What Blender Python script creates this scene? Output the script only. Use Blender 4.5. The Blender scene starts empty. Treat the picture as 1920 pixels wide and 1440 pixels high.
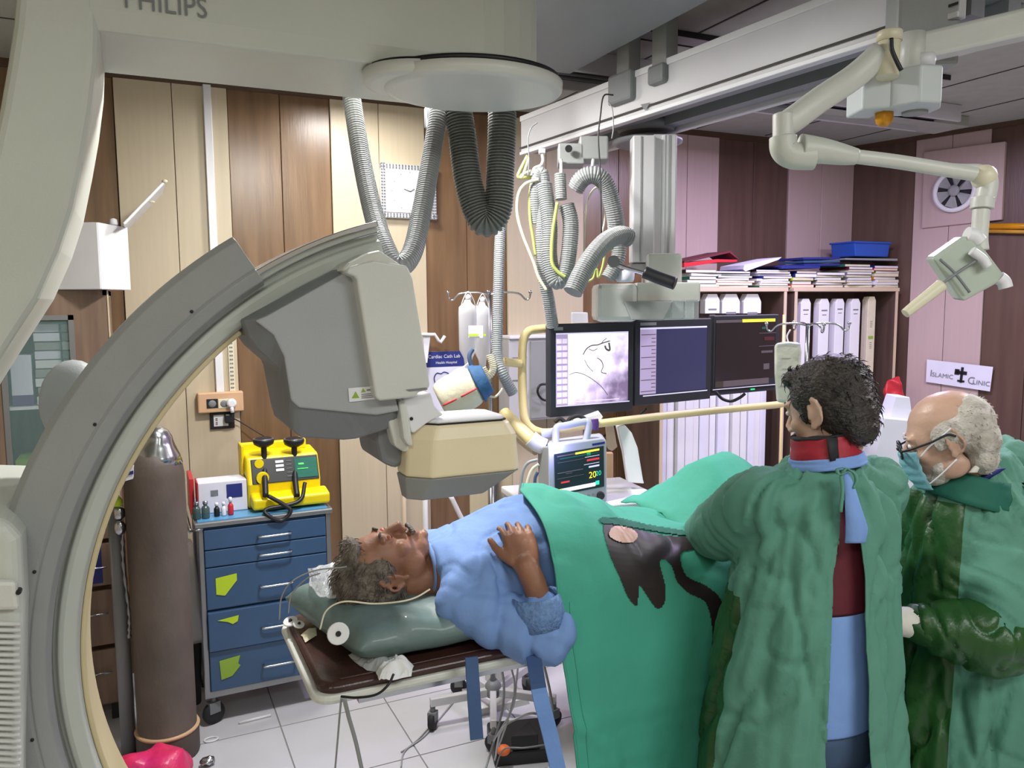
import bpy, bmesh, math, random
from mathutils import Vector, Matrix, noise
from mathutils.bvhtree import BVHTree
random.seed(7)
C = bpy.context.scene.collection
sc = bpy.context.scene
PI = math.pi
# ------------------------------------------------------------------ camera
FPX = 1500.0; YAW = math.radians(25.0); PITCH = math.radians(5.85); ROLL = math.radians(0.4); EYE = Vector((0, 0, 1.8))
camd = bpy.data.cameras.new('camera'); camo = bpy.data.objects.new('camera', camd); C.objects.link(camo)
camd.sensor_fit = 'HORIZONTAL'; camd.sensor_width = 36.0; camd.lens = 36.0 * FPX / 1920.0
camd.clip_start = 0.05; camd.clip_end = 60
FW = Vector((math.sin(YAW) * math.cos(PITCH), math.cos(YAW) * math.cos(PITCH), -math.sin(PITCH)))
RT0 = Vector((math.cos(YAW), -math.sin(YAW), 0)); UP0 = RT0.cross(FW)
RT = RT0 * math.cos(ROLL) - UP0 * math.sin(ROLL); UP = UP0 * math.cos(ROLL) + RT0 * math.sin(ROLL)
camo.matrix_world = Matrix(((RT.x, UP.x, -FW.x, EYE.x), (RT.y, UP.y, -FW.y, EYE.y), (RT.z, UP.z, -FW.z, EYE.z), (0, 0, 0, 1)))
sc.camera = camo
# ------------------------------------------------------------------ world, lamps, exposure
w = bpy.data.worlds.new('world'); sc.world = w; w.use_nodes = True
w.node_tree.nodes['Background'].inputs[0].default_value = (0.72, 0.76, 0.80, 1)
w.node_tree.nodes['Background'].inputs[1].default_value = 0.10
def area(name, loc, sx, sy, power, col, rot=(0, 0, 0)):
    l = bpy.data.lights.new(name, 'AREA'); l.shape = 'RECTANGLE'; l.size = sx; l.size_y = sy; l.energy = power; l.color = col
    o = bpy.data.objects.new(name, l); C.objects.link(o); o.location = loc; o.rotation_euler = rot; return o
area('ceiling_lamp_wall', (0.74, 2.55, 2.74), 0.22, 0.22, 24, (1.0, 0.985, 0.95))
area('ceiling_lamp_panelling', (1.02, 3.7, 2.80), 0.25, 0.2, 8, (1.0, 0.98, 0.95))
area('ceiling_lamp_left', (-0.5, -0.6, 2.84), 1.2, 0.6, 16, (0.97, 1.0, 0.92))
area('ceiling_lamp_right', (1.6, -0.5, 2.84), 1.2, 0.6, 22, (0.96, 1.0, 0.98))
area('violet_fill_corner', (3.2, 2.95, 2.76), 0.4, 0.4, 22, (0.76, 0.64, 1.0))  # added violet fill that gives the right panels their lavender glow
area('right_wall_fill', (3.7, 1.6, 2.84), 0.8, 0.5, 26, (0.95, 0.93, 1.0))  # extra neutral fill, added to brighten the right wall
area('ceiling_lamp_middle', (1.35, 2.35, 2.8), 0.3, 0.3, 10, (0.93, 0.97, 1.0))
sc.view_settings.view_transform = 'Standard'; sc.view_settings.look = 'None'; sc.view_settings.gamma = 1
sc.view_settings.exposure = 1.0; sc.view_settings.use_curve_mapping = False
# ------------------------------------------------------------------ pixel measuring (photo frame 1920x1440)
def ray(px, py): return FW + RT * ((px - 960) / FPX) - UP * ((py - 720) / FPX)
def AY(px, py, Y): d = ray(px, py); return EYE + d * (Y / d.y)
def AZ(px, py, z): d = ray(px, py); return EYE + d * ((z - EYE.z) / d.z)
def AD(px, py, dep): return EYE + ray(px, py) * dep
# ------------------------------------------------------------------ materials
def lin(c):
    return tuple((x / 255 / 12.92 if x / 255 <= .04045 else ((x / 255 + .055) / 1.055) ** 2.4) for x in c) + (1,)
def mat(name, col, rough=.5, metal=0, var=0, scale=8, bump=0, bscale=60, stretch=None, emit=0, alpha=1, trans=0, coat=0, col2=None):
    m = bpy.data.materials.new(name); m.use_nodes = True; nt = m.node_tree; b = nt.nodes['Principled BSDF']
    L = lin(col); b.inputs['Base Color'].default_value = L; b.inputs['Roughness'].default_value = rough; b.inputs['Metallic'].default_value = metal
    if alpha < 1: b.inputs['Alpha'].default_value = alpha
    if trans: b.inputs['Transmission Weight'].default_value = trans
    if coat: b.inputs['Coat Weight'].default_value = coat
    tc = nt.nodes.new('ShaderNodeTexCoord'); mp = nt.nodes.new('ShaderNodeMapping'); nt.links.new(tc.outputs['Object'], mp.inputs[0])
    if stretch: mp.inputs['Scale'].default_value = stretch
    if var or col2:
        n = nt.nodes.new('ShaderNodeTexNoise'); n.inputs['Scale'].default_value = scale; n.inputs['Detail'].default_value = 5
        nt.links.new(mp.outputs[0], n.inputs['Vector']); r = nt.nodes.new('ShaderNodeValToRGB'); nt.links.new(n.outputs['Fac'], r.inputs[0])
        k = var
        c2 = lin(col2) if col2 else tuple(min(1, x * (1 + k)) for x in L[:3]) + (1,)
        c1 = L if col2 else tuple(x * (1 - k) for x in L[:3]) + (1,)
        r.color_ramp.elements[0].position = .32; r.color_ramp.elements[1].position = .68
        r.color_ramp.elements[0].color = c1; r.color_ramp.elements[1].color = c2
        nt.links.new(r.outputs[0], b.inputs['Base Color'])
    if bump:
        n2 = nt.nodes.new('ShaderNodeTexNoise'); n2.inputs['Scale'].default_value = bscale; n2.inputs['Detail'].default_value = 4
        nt.links.new(mp.outputs[0], n2.inputs['Vector'])
        bp = nt.nodes.new('ShaderNodeBump'); bp.inputs['Strength'].default_value = bump; bp.inputs['Distance'].default_value = .01
        nt.links.new(n2.outputs['Fac'], bp.inputs['Height']); nt.links.new(bp.outputs[0], b.inputs['Normal'])
    if emit:
        b.inputs['Emission Color'].default_value = L; b.inputs['Emission Strength'].default_value = emit
    return m
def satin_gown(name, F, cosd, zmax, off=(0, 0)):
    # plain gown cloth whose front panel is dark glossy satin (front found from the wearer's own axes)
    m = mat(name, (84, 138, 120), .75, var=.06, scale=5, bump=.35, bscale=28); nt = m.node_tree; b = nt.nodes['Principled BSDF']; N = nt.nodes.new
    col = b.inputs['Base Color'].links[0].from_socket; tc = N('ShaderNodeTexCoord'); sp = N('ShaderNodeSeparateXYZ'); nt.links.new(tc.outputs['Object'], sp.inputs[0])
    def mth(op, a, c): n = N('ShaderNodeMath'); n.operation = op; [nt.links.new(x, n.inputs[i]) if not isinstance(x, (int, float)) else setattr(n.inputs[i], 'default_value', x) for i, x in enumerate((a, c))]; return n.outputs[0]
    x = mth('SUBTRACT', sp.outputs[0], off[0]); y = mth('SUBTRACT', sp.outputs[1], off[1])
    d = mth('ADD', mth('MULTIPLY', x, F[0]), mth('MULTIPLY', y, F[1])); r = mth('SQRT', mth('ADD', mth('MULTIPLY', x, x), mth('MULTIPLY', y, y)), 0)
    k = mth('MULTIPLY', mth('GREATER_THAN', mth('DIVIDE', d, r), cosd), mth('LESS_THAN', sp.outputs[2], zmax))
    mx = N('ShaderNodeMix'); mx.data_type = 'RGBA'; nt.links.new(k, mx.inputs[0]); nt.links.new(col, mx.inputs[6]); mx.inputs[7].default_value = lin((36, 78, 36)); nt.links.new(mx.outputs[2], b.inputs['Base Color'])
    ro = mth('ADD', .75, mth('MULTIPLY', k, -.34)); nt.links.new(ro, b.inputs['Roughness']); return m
def wood(name, c1, c2, rough=.35):
    m = mat(name, c1, rough, col2=c2, scale=2.2, stretch=(9, 9, .8), bump=.05, bscale=14)
    return m
M = {}
M['beige_panel'] = mat('beige_panel', (196, 182, 156), .42, var=.03, scale=3, stretch=(20, 20, .6))
M['beige_panel_lilac_lit'] = mat('beige_panel_lilac_lit', (186, 164, 160), .42, var=.03, scale=3, stretch=(20, 20, .6))  # right-hand copy of the beige, with the lilac light put into its colour
M['brown_panel'] = wood('brown_panel', (106, 80, 56), (128, 100, 72), .3)
M['brown_panel_dimmed'] = wood('brown_panel_dimmed', (86, 64, 56), (98, 76, 66), .35)  # right-hand copy of the brown, with the weaker light put into its colour
M['trim'] = mat('trim', (84, 62, 46), .5, var=.1)
M['ceiling'] = mat('ceiling', (168, 170, 160), .7, var=.05, scale=12, bump=.2, bscale=150)
M['seam'] = mat('seam', (60, 58, 54), .7)
M['cream'] = mat('cream', (200, 203, 194), .42, var=.03, scale=4, bump=.08, bscale=220)
M['cream2'] = mat('cream2', (208, 209, 203), .4, var=.02, bump=.05, bscale=200)
M['gray_shell'] = mat('gray_shell', (148, 150, 150), .5, var=.03, bump=.1, bscale=240)
M['gray_face'] = mat('gray_face', (164, 167, 170), .5, var=.02, bump=.1, bscale=240)
M['gray_dark'] = mat('gray_dark', (122, 125, 128), .5, var=.03, bump=.08, bscale=240)
M['light_rail'] = mat('light_rail', (186, 190, 184), .3, var=.02)
M['yellow_cream'] = mat('yellow_cream', (232, 218, 184), .38, var=.02, bump=.04, bscale=200)
M['arc_liner'] = mat('arc_liner', (205, 190, 152), .45, var=.08, scale=5)
M['white'] = mat('white', (228, 228, 232), .4, var=.02)
M['white_rough'] = mat('white_rough', (224, 224, 226), .8, var=.03)
M['paper'] = mat('paper', (222, 222, 236), .7, var=.03)
M['black'] = mat('black', (22, 22, 26), .45)
M['rubber'] = mat('rubber', (34, 34, 38), .7)
M['steel'] = mat('steel', (190, 192, 196), .22, metal=1)
M['steel_dull'] = mat('steel_dull', (150, 152, 156), .4, metal=.8)
M['alu'] = mat('alu', (206, 206, 210), .35, metal=.25)
M['bridge'] = mat('bridge', (206, 205, 210), .4, var=.02)
M['hose'] = mat('hose', (146, 148, 150), .45)
M['hose_dark'] = mat('hose_dark', (112, 115, 112), .5)
M['cable_cream'] = mat('cable_cream', (222, 216, 190), .4)
M['cable_green'] = mat('cable_green', (182, 190, 110), .4)
M['cable_gray'] = mat('cable_gray', (150, 152, 152), .45)
M['blue_cart'] = mat('blue_cart', (56, 86, 122), .35, var=.06, scale=6)
M['blue_cart_top'] = mat('blue_cart_top', (84, 146, 190), .3, var=.04)
M['yellow'] = mat('yellow', (240, 214, 10), .4, var=.04)
M['lime'] = mat('lime', (186, 214, 40), .6)
M['lime_dark'] = mat('lime_dark', (142, 176, 60), .6)
M['red'] = mat('red', (196, 40, 52), .4)
M['rust'] = mat('rust', (70, 60, 55), .62, col2=(94, 82, 75), scale=5, stretch=(1, 1, .6), bump=.15, bscale=60)
M['wood_cab'] = wood('wood_cab', (108, 86, 72), (140, 116, 98), .5)
M['shelf_edge'] = mat('shelf_edge', (206, 186, 160), .5)
M['shelf_in'] = wood('shelf_in', (78, 60, 52), (98, 78, 66), .6)
M['leather'] = mat('leather', (62, 38, 34), .3, var=.15, scale=3, bump=.1, bscale=120)
M['pillow'] = mat('pillow', (100, 120, 119), .5, var=.1, scale=4, bump=.3, bscale=20, coat=.1)
M['plastic_clear'] = mat('plastic_clear', (225, 228, 232), .12, bump=1, bscale=18, alpha=.34, coat=.6)
M['iv_clear'] = mat('iv_clear', (222, 220, 228), .15, alpha=.62)
M['gown'] = mat('gown', (84, 138, 120), .75, var=.06, scale=5, bump=.35, bscale=28)
M['gown_satin'] = mat('gown_satin', (36, 80, 34), .4, var=.18, scale=7, bump=.6, bscale=22)
M['drape'] = mat('drape', (66, 160, 138), .75, var=.07, scale=4, bump=.25, bscale=24)
M['blue_shirt'] = mat('blue_shirt', (116, 148, 204), .8, var=.05, scale=6, bump=.25, bscale=30)
M['blue_cuff'] = mat('blue_cuff', (104, 136, 184), .8, var=.2, scale=90, bump=.6, bscale=120)
M['scrubs'] = mat('scrubs', (122, 156, 216), .8, var=.06, scale=6, bump=.3, bscale=26)
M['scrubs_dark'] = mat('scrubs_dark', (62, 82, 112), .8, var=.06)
M['maroon'] = mat('maroon', (92, 26, 40), .7, var=.12, bump=.15)
M['collar_red'] = mat('collar_red', (160, 28, 48), .6, var=.1, bump=.2, bscale=40)
M['skin'] = mat('skin', (200, 166, 148), .5, var=.07, scale=14, bump=.1, bscale=120)
M['skin2'] = mat('skin2', (196, 158, 138), .42, var=.08, scale=12, bump=.1, bscale=120)
M['skin3'] = mat('skin3', (142, 98, 76), .5, var=.1, scale=16, bump=.12, bscale=120)
M['skin3_face'] = mat('skin3_face', (176, 104, 84), .5, var=.1, scale=12, bump=.12, bscale=120)
M['hair_black'] = mat('hair_black', (26, 23, 23), .42, col2=(62, 54, 48), scale=16, stretch=(1, 1, 2.2), bump=.9, bscale=80)
M['hair_gray'] = mat('hair_gray', (70, 62, 56), .6, col2=(126, 116, 106), scale=30, bump=.9, bscale=90)
M['hair_white'] = mat('hair_white', (168, 160, 150), .7, col2=(214, 208, 200), scale=26, bump=.7, bscale=100)
M['mask'] = mat('mask', (128, 184, 198), .7, var=.08, bump=.3, bscale=30)
M['glove'] = mat('glove', (226, 220, 212), .7, bump=.2, bscale=60)
M['strap'] = mat('strap', (108, 144, 204), .8, bump=.2)
M['strap_dark'] = mat('strap_dark', (64, 88, 132), .8, bump=.2)
M['dark_wet'] = mat('dark_wet', (44, 36, 38), .5, var=.15)
M['navy'] = mat('navy', (32, 44, 120), .6)
M['navy_cloth'] = mat('navy_cloth', (44, 86, 130), .75, bump=.4, bscale=40, var=.15)
M['cuff_beige'] = mat('cuff_beige', (216, 208, 184), .7, var=.04, bump=.2)
M['orange'] = mat('orange', (230, 110, 50), .5)
M['amber'] = mat('amber', (205, 140, 10), .3, var=.2)
M['gold'] = mat('gold', (188, 140, 50), .4, var=.2)
M['pink'] = mat('pink', (206, 40, 120), .35, var=.15, bump=.8, bscale=16, col2=(226, 50, 80), scale=5)
M['tube_yellow'] = mat('tube_yellow', (226, 206, 150), .4)
M['floor'] = mat('floor', (196, 196, 202), .3, var=.05, scale=3)
M['grout'] = mat('grout', (140, 138, 138), .7)
M['socket_wood'] = mat('socket_wood', (206, 168, 132), .5)
M['purple_tie'] = mat('purple_tie', (84, 50, 120), .5)
M['glass'] = mat('glass', (150, 180, 178), .08, alpha=.22)
M['teal_dark'] = mat('teal_dark', (28, 100, 84), .75, bump=.3, bscale=30)
M['lamp_glow'] = mat('lamp_glow', (255, 250, 240), emit=6)
# ------------------------------------------------------------------ mesh collecting
ORG = {}
def smoothpath(pts, n=8, closed=False):
    P = [Vector(p) for p in pts]; out = []
    N = len(P)
    if N < 3: 
        return [P[0].lerp(P[-1], i / n) for i in range(n + 1)]
    rng = range(N) if closed else range(N - 1)
    for i in rng:
        if closed: p0, p1, p2, p3 = P[i - 1], P[i], P[(i + 1) % N], P[(i + 2) % N]
        else: p0 = P[i - 1] if i else P[0] * 2 - P[1]; p1 = P[i]; p2 = P[i + 1]; p3 = P[i + 2] if i + 2 < N else P[-1] * 2 - P[-2]
        for k in range(n):
            t = k / n
            out.append(.5 * ((2 * p1) + (p2 - p0) * t + (2 * p0 - 5 * p1 + 4 * p2 - p3) * t * t + (3 * p1 - p0 - 3 * p2 + p3) * t ** 3))
    if not closed: out.append(P[-1].copy())
    return out
def resample(path, step):
    out = [path[0].copy()]; acc = 0
    for a, b in zip(path, path[1:]):
        d = (b - a).length
        if d < 1e-9: continue
        while acc + d >= step:
            t = (step - acc) / d; a = a.lerp(b, t); out.append(a.copy()); d = (b - a).length; acc = 0
            if d < 1e-9: break
        acc += d
    out.append(path[-1].copy())
    return out
class MB:
    def __init__(s): s.v = []; s.f = []; s.m = []; s.s = []
    def add(s, vs, fs, mi=0, sm=False):
        o = len(s.v); s.v += [Vector(v) for v in vs]
        for f in fs: s.f.append(tuple(i + o for i in f)); s.m.append(mi); s.s.append(sm)
        return s
    def box(s, a, b, mi=0):
        x0, x1 = sorted((a[0], b[0])); y0, y1 = sorted((a[1], b[1])); z0, z1 = sorted((a[2], b[2]))
        return s.add([(x0, y0, z0), (x1, y0, z0), (x1, y1, z0), (x0, y1, z0), (x0, y0, z1), (x1, y0, z1), (x1, y1, z1), (x0, y1, z1)],
              [(0, 3, 2, 1), (4, 5, 6, 7), (0, 1, 5, 4), (1, 2, 6, 5), (2, 3, 7, 6), (3, 0, 4, 7)], mi)
    def obox(s, c, X, Y, Z, mi=0):   # centre and three half-axis vectors
        c, X, Y, Z = map(Vector, (c, X, Y, Z))
        vs = [c + X * i + Y * j + Z * k for k in (-1, 1) for i, j in ((-1, -1), (1, -1), (1, 1), (-1, 1))]
        return s.add(vs, [(0, 3, 2, 1), (4, 5, 6, 7), (0, 1, 5, 4), (1, 2, 6, 5), (2, 3, 7, 6), (3, 0, 4, 7)], mi)
    def loft(s, rings, mi=0, caps=True, closed=True, sm=True):
        n = len(rings[0]); vs = [p for r in rings for p in r]; fs = []
        for i in range(len(rings) - 1):
            for j in range(n if closed else n - 1):
                k = (j + 1) % n; fs.append((i * n + j, i * n + k, (i + 1) * n + k, (i + 1) * n + j))
        s.add(vs, fs, mi, sm)
        if caps and closed:
            s.add(rings[0], [tuple(reversed(range(n)))], mi, False); s.add(rings[-1], [tuple(range(n))], mi, False)
        return s
    def tube(s, path, r, seg=10, mi=0, caps=True, flat=None, sm=True):
        P = [Vector(p) for p in path]; n = len(P); rings = []
        T0 = (P[1] - P[0]).normalized(); ref = Vector((0, 0, 1)) if abs(T0.z) < .9 else Vector((1, 0, 0))
        N = (ref - T0 * ref.dot(T0)).normalized()
        for i in range(n):
            T = (P[min(i + 1, n - 1)] - P[max(i - 1, 0)])
            T = T.normalized() if T.length > 1e-9 else T0
            N = N - T * N.dot(T); N = N.normalized() if N.length > 1e-6 else T.orthogonal().normalized()
            B = T.cross(N); rr = r(i / (n - 1)) if callable(r) else (r[i] if isinstance(r, (list, tuple)) else r)
            fb = flat or 1
            rings.append([P[i] + (N * math.cos(a) + B * math.sin(a) * fb) * rr for a in [2 * PI * k / seg for k in range(seg)]])
        return s.loft(rings, mi, caps, True, sm)
    def corr(s, pts, r, pitch=.0085, seg=14, mi=0, depth=.09):
        P = resample(smoothpath(pts, 12), pitch / 3); R = [r * (1 - (depth * 2 if i % 3 == 0 else 0)) for i in range(len(P))]
        return s.tube(P, R, seg, mi, sm=False)
    def lathe(s, base, prof, seg=24, axis='Z', mi=0, sm=True):
        base = Vector(base); rings = []
        ax = {'Z': (Vector((1, 0, 0)), Vector((0, 1, 0)), Vector((0, 0, 1))), 'Y': (Vector((0, 0, 1)), Vector((1, 0, 0)), Vector((0, 1, 0))), 'X': (Vector((0, 1, 0)), Vector((0, 0, 1)), Vector((1, 0, 0)))}
        if isinstance(axis, str): U, V, A = ax[axis]
        else: A = Vector(axis).normalized(); U = A.orthogonal().normalized(); V = A.cross(U)
        for r, h in prof: rings.append([base + A * h + (U * math.cos(t) + V * math.sin(t)) * max(r, 1e-4) for t in [2 * PI * k / seg for k in range(seg)]])
        return s.loft(rings, mi, True, True, sm)
    def prism(s, poly, y0, y1, mi=0, plane='XZ', poly2=None):
        def q(p, h):
            return {'XZ': (p[0], h, p[1]), 'XY': (p[0], p[1], h), 'YZ': (h, p[0], p[1])}[plane]
        poly2 = poly2 or poly; n = len(poly); vs = [q(p, y0) for p in poly] + [q(p, y1) for p in poly2]
        fs = [tuple(range(n)), tuple(range(2 * n - 1, n - 1, -1))] + [(i, i + n, (i + 1) % n + n, (i + 1) % n) for i in range(n)]
        return s.add(vs, fs, mi)
    def ell(s, c, r, seg=20, mi=0, M3=None):
        c = Vector(c); vs = []; rings = []
        for i in range(1, seg // 2):
            th = PI * i / (seg // 2); ring = []
            for j in range(seg):
                ph = 2 * PI * j / seg; p = Vector((r[0] * math.sin(th) * math.cos(ph), r[1] * math.sin(th) * math.sin(ph), r[2] * math.cos(th)))
                ring.append(c + (M3 @ p if M3 else p))
            rings.append(ring)
        tp = Vector((0, 0, r[2])); bt = -tp
        if M3: tp = M3 @ tp; bt = M3 @ bt
        o = len(s.v); s.loft(rings, mi, False)
        n = len(rings) * seg; s.v += [c + tp, c + bt]
        for j in range(seg):
            s.f.append((o + n, o + (j + 1) % seg, o + j)); s.m.append(mi); s.s.append(True)
            s.f.append((o + n + 1, o + n - seg + j, o + n - seg + (j + 1) % seg)); s.m.append(mi); s.s.append(True)
        return s
    def build(s, name, mats, parent=None, bevel=0, seg=2, solid=0, sub=0, origin=None, remesh=0, smoothit=0, tri=False):
        me = bpy.data.meshes.new(name)
        if parent is not None: org = ORG[parent.name]
        elif origin is not None: org = Vector(origin)
        else:
            xs = [v.x for v in s.v]; ys = [v.y for v in s.v]; zs = [v.z for v in s.v]
            org = Vector(((min(xs) + max(xs)) / 2, (min(ys) + max(ys)) / 2, min(zs)))
        me.from_pydata([v - org for v in s.v], [], s.f)
        if not isinstance(mats, (list, tuple)): mats = [mats]
        for m_ in mats: me.materials.append(M[m_])
        me.polygons.foreach_set('material_index', s.m); me.polygons.foreach_set('use_smooth', s.s)
        bm = bmesh.new(); bm.from_mesh(me); bmesh.ops.remove_doubles(bm, verts=bm.verts, dist=1e-5); bmesh.ops.recalc_face_normals(bm, faces=bm.faces); bm.to_mesh(me); bm.free()
        me.update()
        o = bpy.data.objects.new(name, me); C.objects.link(o); ORG[o.name] = org
        if parent is not None: o.parent = parent
        else: o.location = org
        if remesh:
            md = o.modifiers.new('r', 'REMESH'); md.mode = 'VOXEL'; md.voxel_size = remesh; md.use_smooth_shade = True
            if smoothit: md = o.modifiers.new('s', 'SMOOTH'); md.factor = .5; md.iterations = smoothit
            apply(o)
        if solid: md = o.modifiers.new('t', 'SOLIDIFY'); md.thickness = solid; md.offset = 0
        if bevel: md = o.modifiers.new('b', 'BEVEL'); md.width = bevel; md.segments = seg; md.limit_method = 'ANGLE'; md.angle_limit = .6
        if sub: md = o.modifiers.new('u', 'SUBSURF'); md.levels = sub; md.render_levels = sub
        return o
def apply(o):
    dg = bpy.context.evaluated_depsgraph_get(); me = bpy.data.meshes.new_from_object(o.evaluated_get(dg)); o.modifiers.clear(); old = o.data; o.data = me
    me.polygons.foreach_set('use_smooth', [True] * len(me.polygons)); return o
def tag(o, label=None, cat=None, group=None, kind=None):
    if label: o['label'] = label
    if cat: o['category'] = cat
    if group: o['group'] = group
    if kind: o['kind'] = kind
    return o
def thing(name, label, cat, loc, group=None):
    o = bpy.data.objects.new(name, None); C.objects.link(o); o.location = loc; o.empty_display_size = .05; ORG[o.name] = Vector(loc)
    return tag(o, label, cat, group)
def struct(mb, name, mats, **k): o = mb.build(name, mats, **k); o['kind'] = 'structure'; return o
def text_mb(txt, size, origin, ux, uy, depth=.001, font=None, align='LEFT'):
    cu = bpy.data.curves.new('t', 'FONT'); cu.body = txt; cu.size = size; cu.extrude = 0; cu.align_x = align; cu.resolution_u = 3
    o = bpy.data.objects.new('t', cu); C.objects.link(o); dg = bpy.context.evaluated_depsgraph_get(); dg.update()
    me = bpy.data.meshes.new_from_object(o.evaluated_get(dg)); ux = Vector(ux); uy = Vector(uy); nz = ux.cross(uy)
    mb = MB(); mb.add([Vector(origin) + ux * v.co.x + uy * v.co.y + nz * depth for v in me.vertices], [tuple(p.vertices) for p in me.polygons])
    bpy.data.objects.remove(o); bpy.data.curves.remove(cu); bpy.data.meshes.remove(me); return mb
def cyl(mb, a, b, r, seg=16, mi=0, sm=True): return mb.tube([a, Vector(a).lerp(Vector(b), .5), b], r, seg, mi, sm=sm)
def XZ(px, Y): return [(AY(x, y, Y).x, AY(x, y, Y).z) for x, y in px]
# ================================================================== room
ZC = 2.87; YB = 4.2
# back wall of alternating boards
edges = [-1.6, -1.05, -.55, -.05, .445, .94, 1.445, 1.93, 2.43, 2.93, 3.43, 4.02, 4.62]
mb = MB(); kinds = [0, 1, 0, 1] ; k = 1
# boards: brown left of -0.05, beige up to .445, and so on
brown = False
cols = {-1.6: 0, -1.05: 0, -.55: 1, -.05: 0, .445: 1, .94: 0, 1.445: 1, 1.93: 0, 2.43: 1, 2.93: 0, 3.43: 1, 4.02: 0}
for a, b in zip(edges, edges[1:]):
    mi = cols[a]; dpt = .012 if mi == 0 else 0
    if a >= 2.93: mi = {0: 2, 1: 3}[mi]
    h = (b - a) / 2
    for q in (a, a + h):
        mb.box((q + .0015, YB - dpt, 0), (q + h - .0015, YB + .05, ZC - .035), mi)
mb.box((-1.6, YB + .03, 0), (4.7, YB + .12, ZC), 4)
struct(mb, 'wall_back', ['beige_panel', 'brown_panel', 'beige_panel_lilac_lit', 'brown_panel_dimmed', 'seam'], bevel=.002, seg=1)
mb = MB(); mb.box((-1.6, YB - .012, ZC - .037), (4.62, YB + .05, ZC)); struct(mb, 'trim_1', 'trim')
# right wall, slightly turned
RP = Vector((4.62, 4.2, 0)); RU = Vector((.243, -.970, 0)).normalized(); RN = Vector((-RU.y, RU.x, 0)) * -1
if RN.x > 0: RN = -RN
def RW(px, py, off=0.0):     # point on the right wall (off = distance into the room)
    d = ray(px, py); P0 = RP + RN * off; t = (P0 - EYE).dot(RN) / d.dot(RN); return EYE + d * t
def rt(px, py): return (RW(px, py) - RP).dot(RU)
r1 = rt(1720, 262); r2 = rt(1862, 232); mb = MB()
def rslab(a, b, z0, z1, d, mi, mbx, back=.03):
    c = RP + RU * ((a + b) / 2) + RN * ((d - back) / 2); c.z = (z0 + z1) / 2
    mbx.obox(c, RU * (b - a) / 2, RN * (d + back) / 2, Vector((0, 0, (z1 - z0) / 2)), mi)
seq = [(0, r1, 1), (r1, (r1 + r2) / 2, 0), ((r1 + r2) / 2, r2, 0)]
x = r2; mi = 1
while x < 6.5:
    seq.append((x, x + .25, mi)); seq.append((x + .25, x + .5, mi)); x += .5; mi = 1 - mi
for a, b, mi in seq: rslab(a + .0015, b - .0015, 0, ZC - .02, .012 if mi == 0 else 0.002, mi, mb)
struct(mb, 'wall_right', ['beige_panel_lilac_lit', 'brown_panel_dimmed'], bevel=.002, seg=1)
mb = MB(); rslab(0, 6.5, ZC - .03, ZC, .02, 0, mb); struct(mb, 'trim_2', 'trim')
# ceiling boards and seams
mb = MB(); mb.box((-1.7, -2.2, ZC), (6.6, 4.4, ZC + .05)); struct(mb, 'ceiling', 'ceiling')
mb = MB()
for xx in (-.9, -.3, .3, .9, 1.5, 2.10, 2.70, 3.22, 3.77, 4.37): mb.box((xx - .004, -2.2, ZC - .003), (xx + .004, 4.15, ZC + .01))
for yy in (-.9, 0, .9, 1.85, 3.62): mb.box((-1.6, yy - .004, ZC - .003), (4.6, yy + .004, ZC + .01))
struct(mb, 'trim_3', 'seam')
# floor: tiles with grout
mb = MB(); mb.box((-1.7, -2.2, -.08), (6.6, 4.4, -.004)); mb2 = MB(); T = .4675
for i in range(-5, 14):
    for j in range(-6, 9):
        x0 = .47 + i * T; y0 = 3.375 + (j - 6) * T
        if x0 < 6.2 and y0 < 4.2 and y0 > -2.2: mb.box((x0 + .003, y0 + .003, -.006), (x0 + T - .003, y0 + T - .003, 0), 1)
struct(mb, 'floor', ['grout', 'floor'])
# walls out of view, to close the room
mb = MB(); mb.box((-1.7, -2.2, 0), (-1.6, 4.3, ZC)); struct(mb, 'wall_left', 'beige_panel')
mb = MB(); mb.box((-1.7, -2.3, 0), (6.6, -2.2, ZC)); struct(mb, 'wall_front', 'beige_panel')
# ------------------------------------------------------------------ ceiling rails and cross beams
t = thing('ceiling_rail', 'wide grey ceiling rail running above the swivel arm beside the panel seams', 'rail', (1.5, 1.5, 2.74))
mb = MB(); mb.box((1.18, .2, 2.76), (1.72, 3.08, ZC - .001)); mb.build('rail_cover', 'gray_dark', t, bevel=.01)
mb = MB(); mb.box((1.13, .2, 2.80), (1.18, 3.08, ZC - .001)); mb.build('edge_strip', 'gray_shell', t, bevel=.006)
for yy, lab in ((2.76, 'grey slotted cross track on the ceiling, nearest of the cross tracks'), (3.08, 'dark cross track on the ceiling behind the slotted one')):
    t = thing('cross_track', lab, 'track', (2.2, yy, 2.8))
    if yy < 3:
        mb = MB(); mb.box((1.73, yy - .05, ZC - .02), (3.6, yy + .045, ZC - .001)); mb.build('track_body', 'gray_shell', t, bevel=.002)
        mb = MB(); mb.box((1.73, yy - .055, ZC - .024), (3.6, yy - .05, ZC - .001)); mb.box((1.73, yy + .045, ZC - .024), (3.6, yy + .05, ZC - .001)); mb.build('slot', 'black', t)
    else:
        mb = MB(); mb.box((.2, yy, ZC - .09), (4.2, yy + .02, ZC - .001)); mb.box((.2, yy + .28, ZC - .09), (4.2, yy + .30, ZC - .001)); mb.build('side_lip', 'alu', t, bevel=.003)
        mb = MB(); mb.box((.2, yy + .02, ZC - .05), (4.2, yy + .28, ZC - .001)); mb.build('track_body', 'rubber', t, bevel=.003)
        mb = MB()
        for q in range(4): mb.box((.2, yy + .05 + q * .06, ZC - .058), (4.2, yy + .062 + q * .06, ZC - .05))
        mb.build('rib', 'gray_dark', t)
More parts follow.
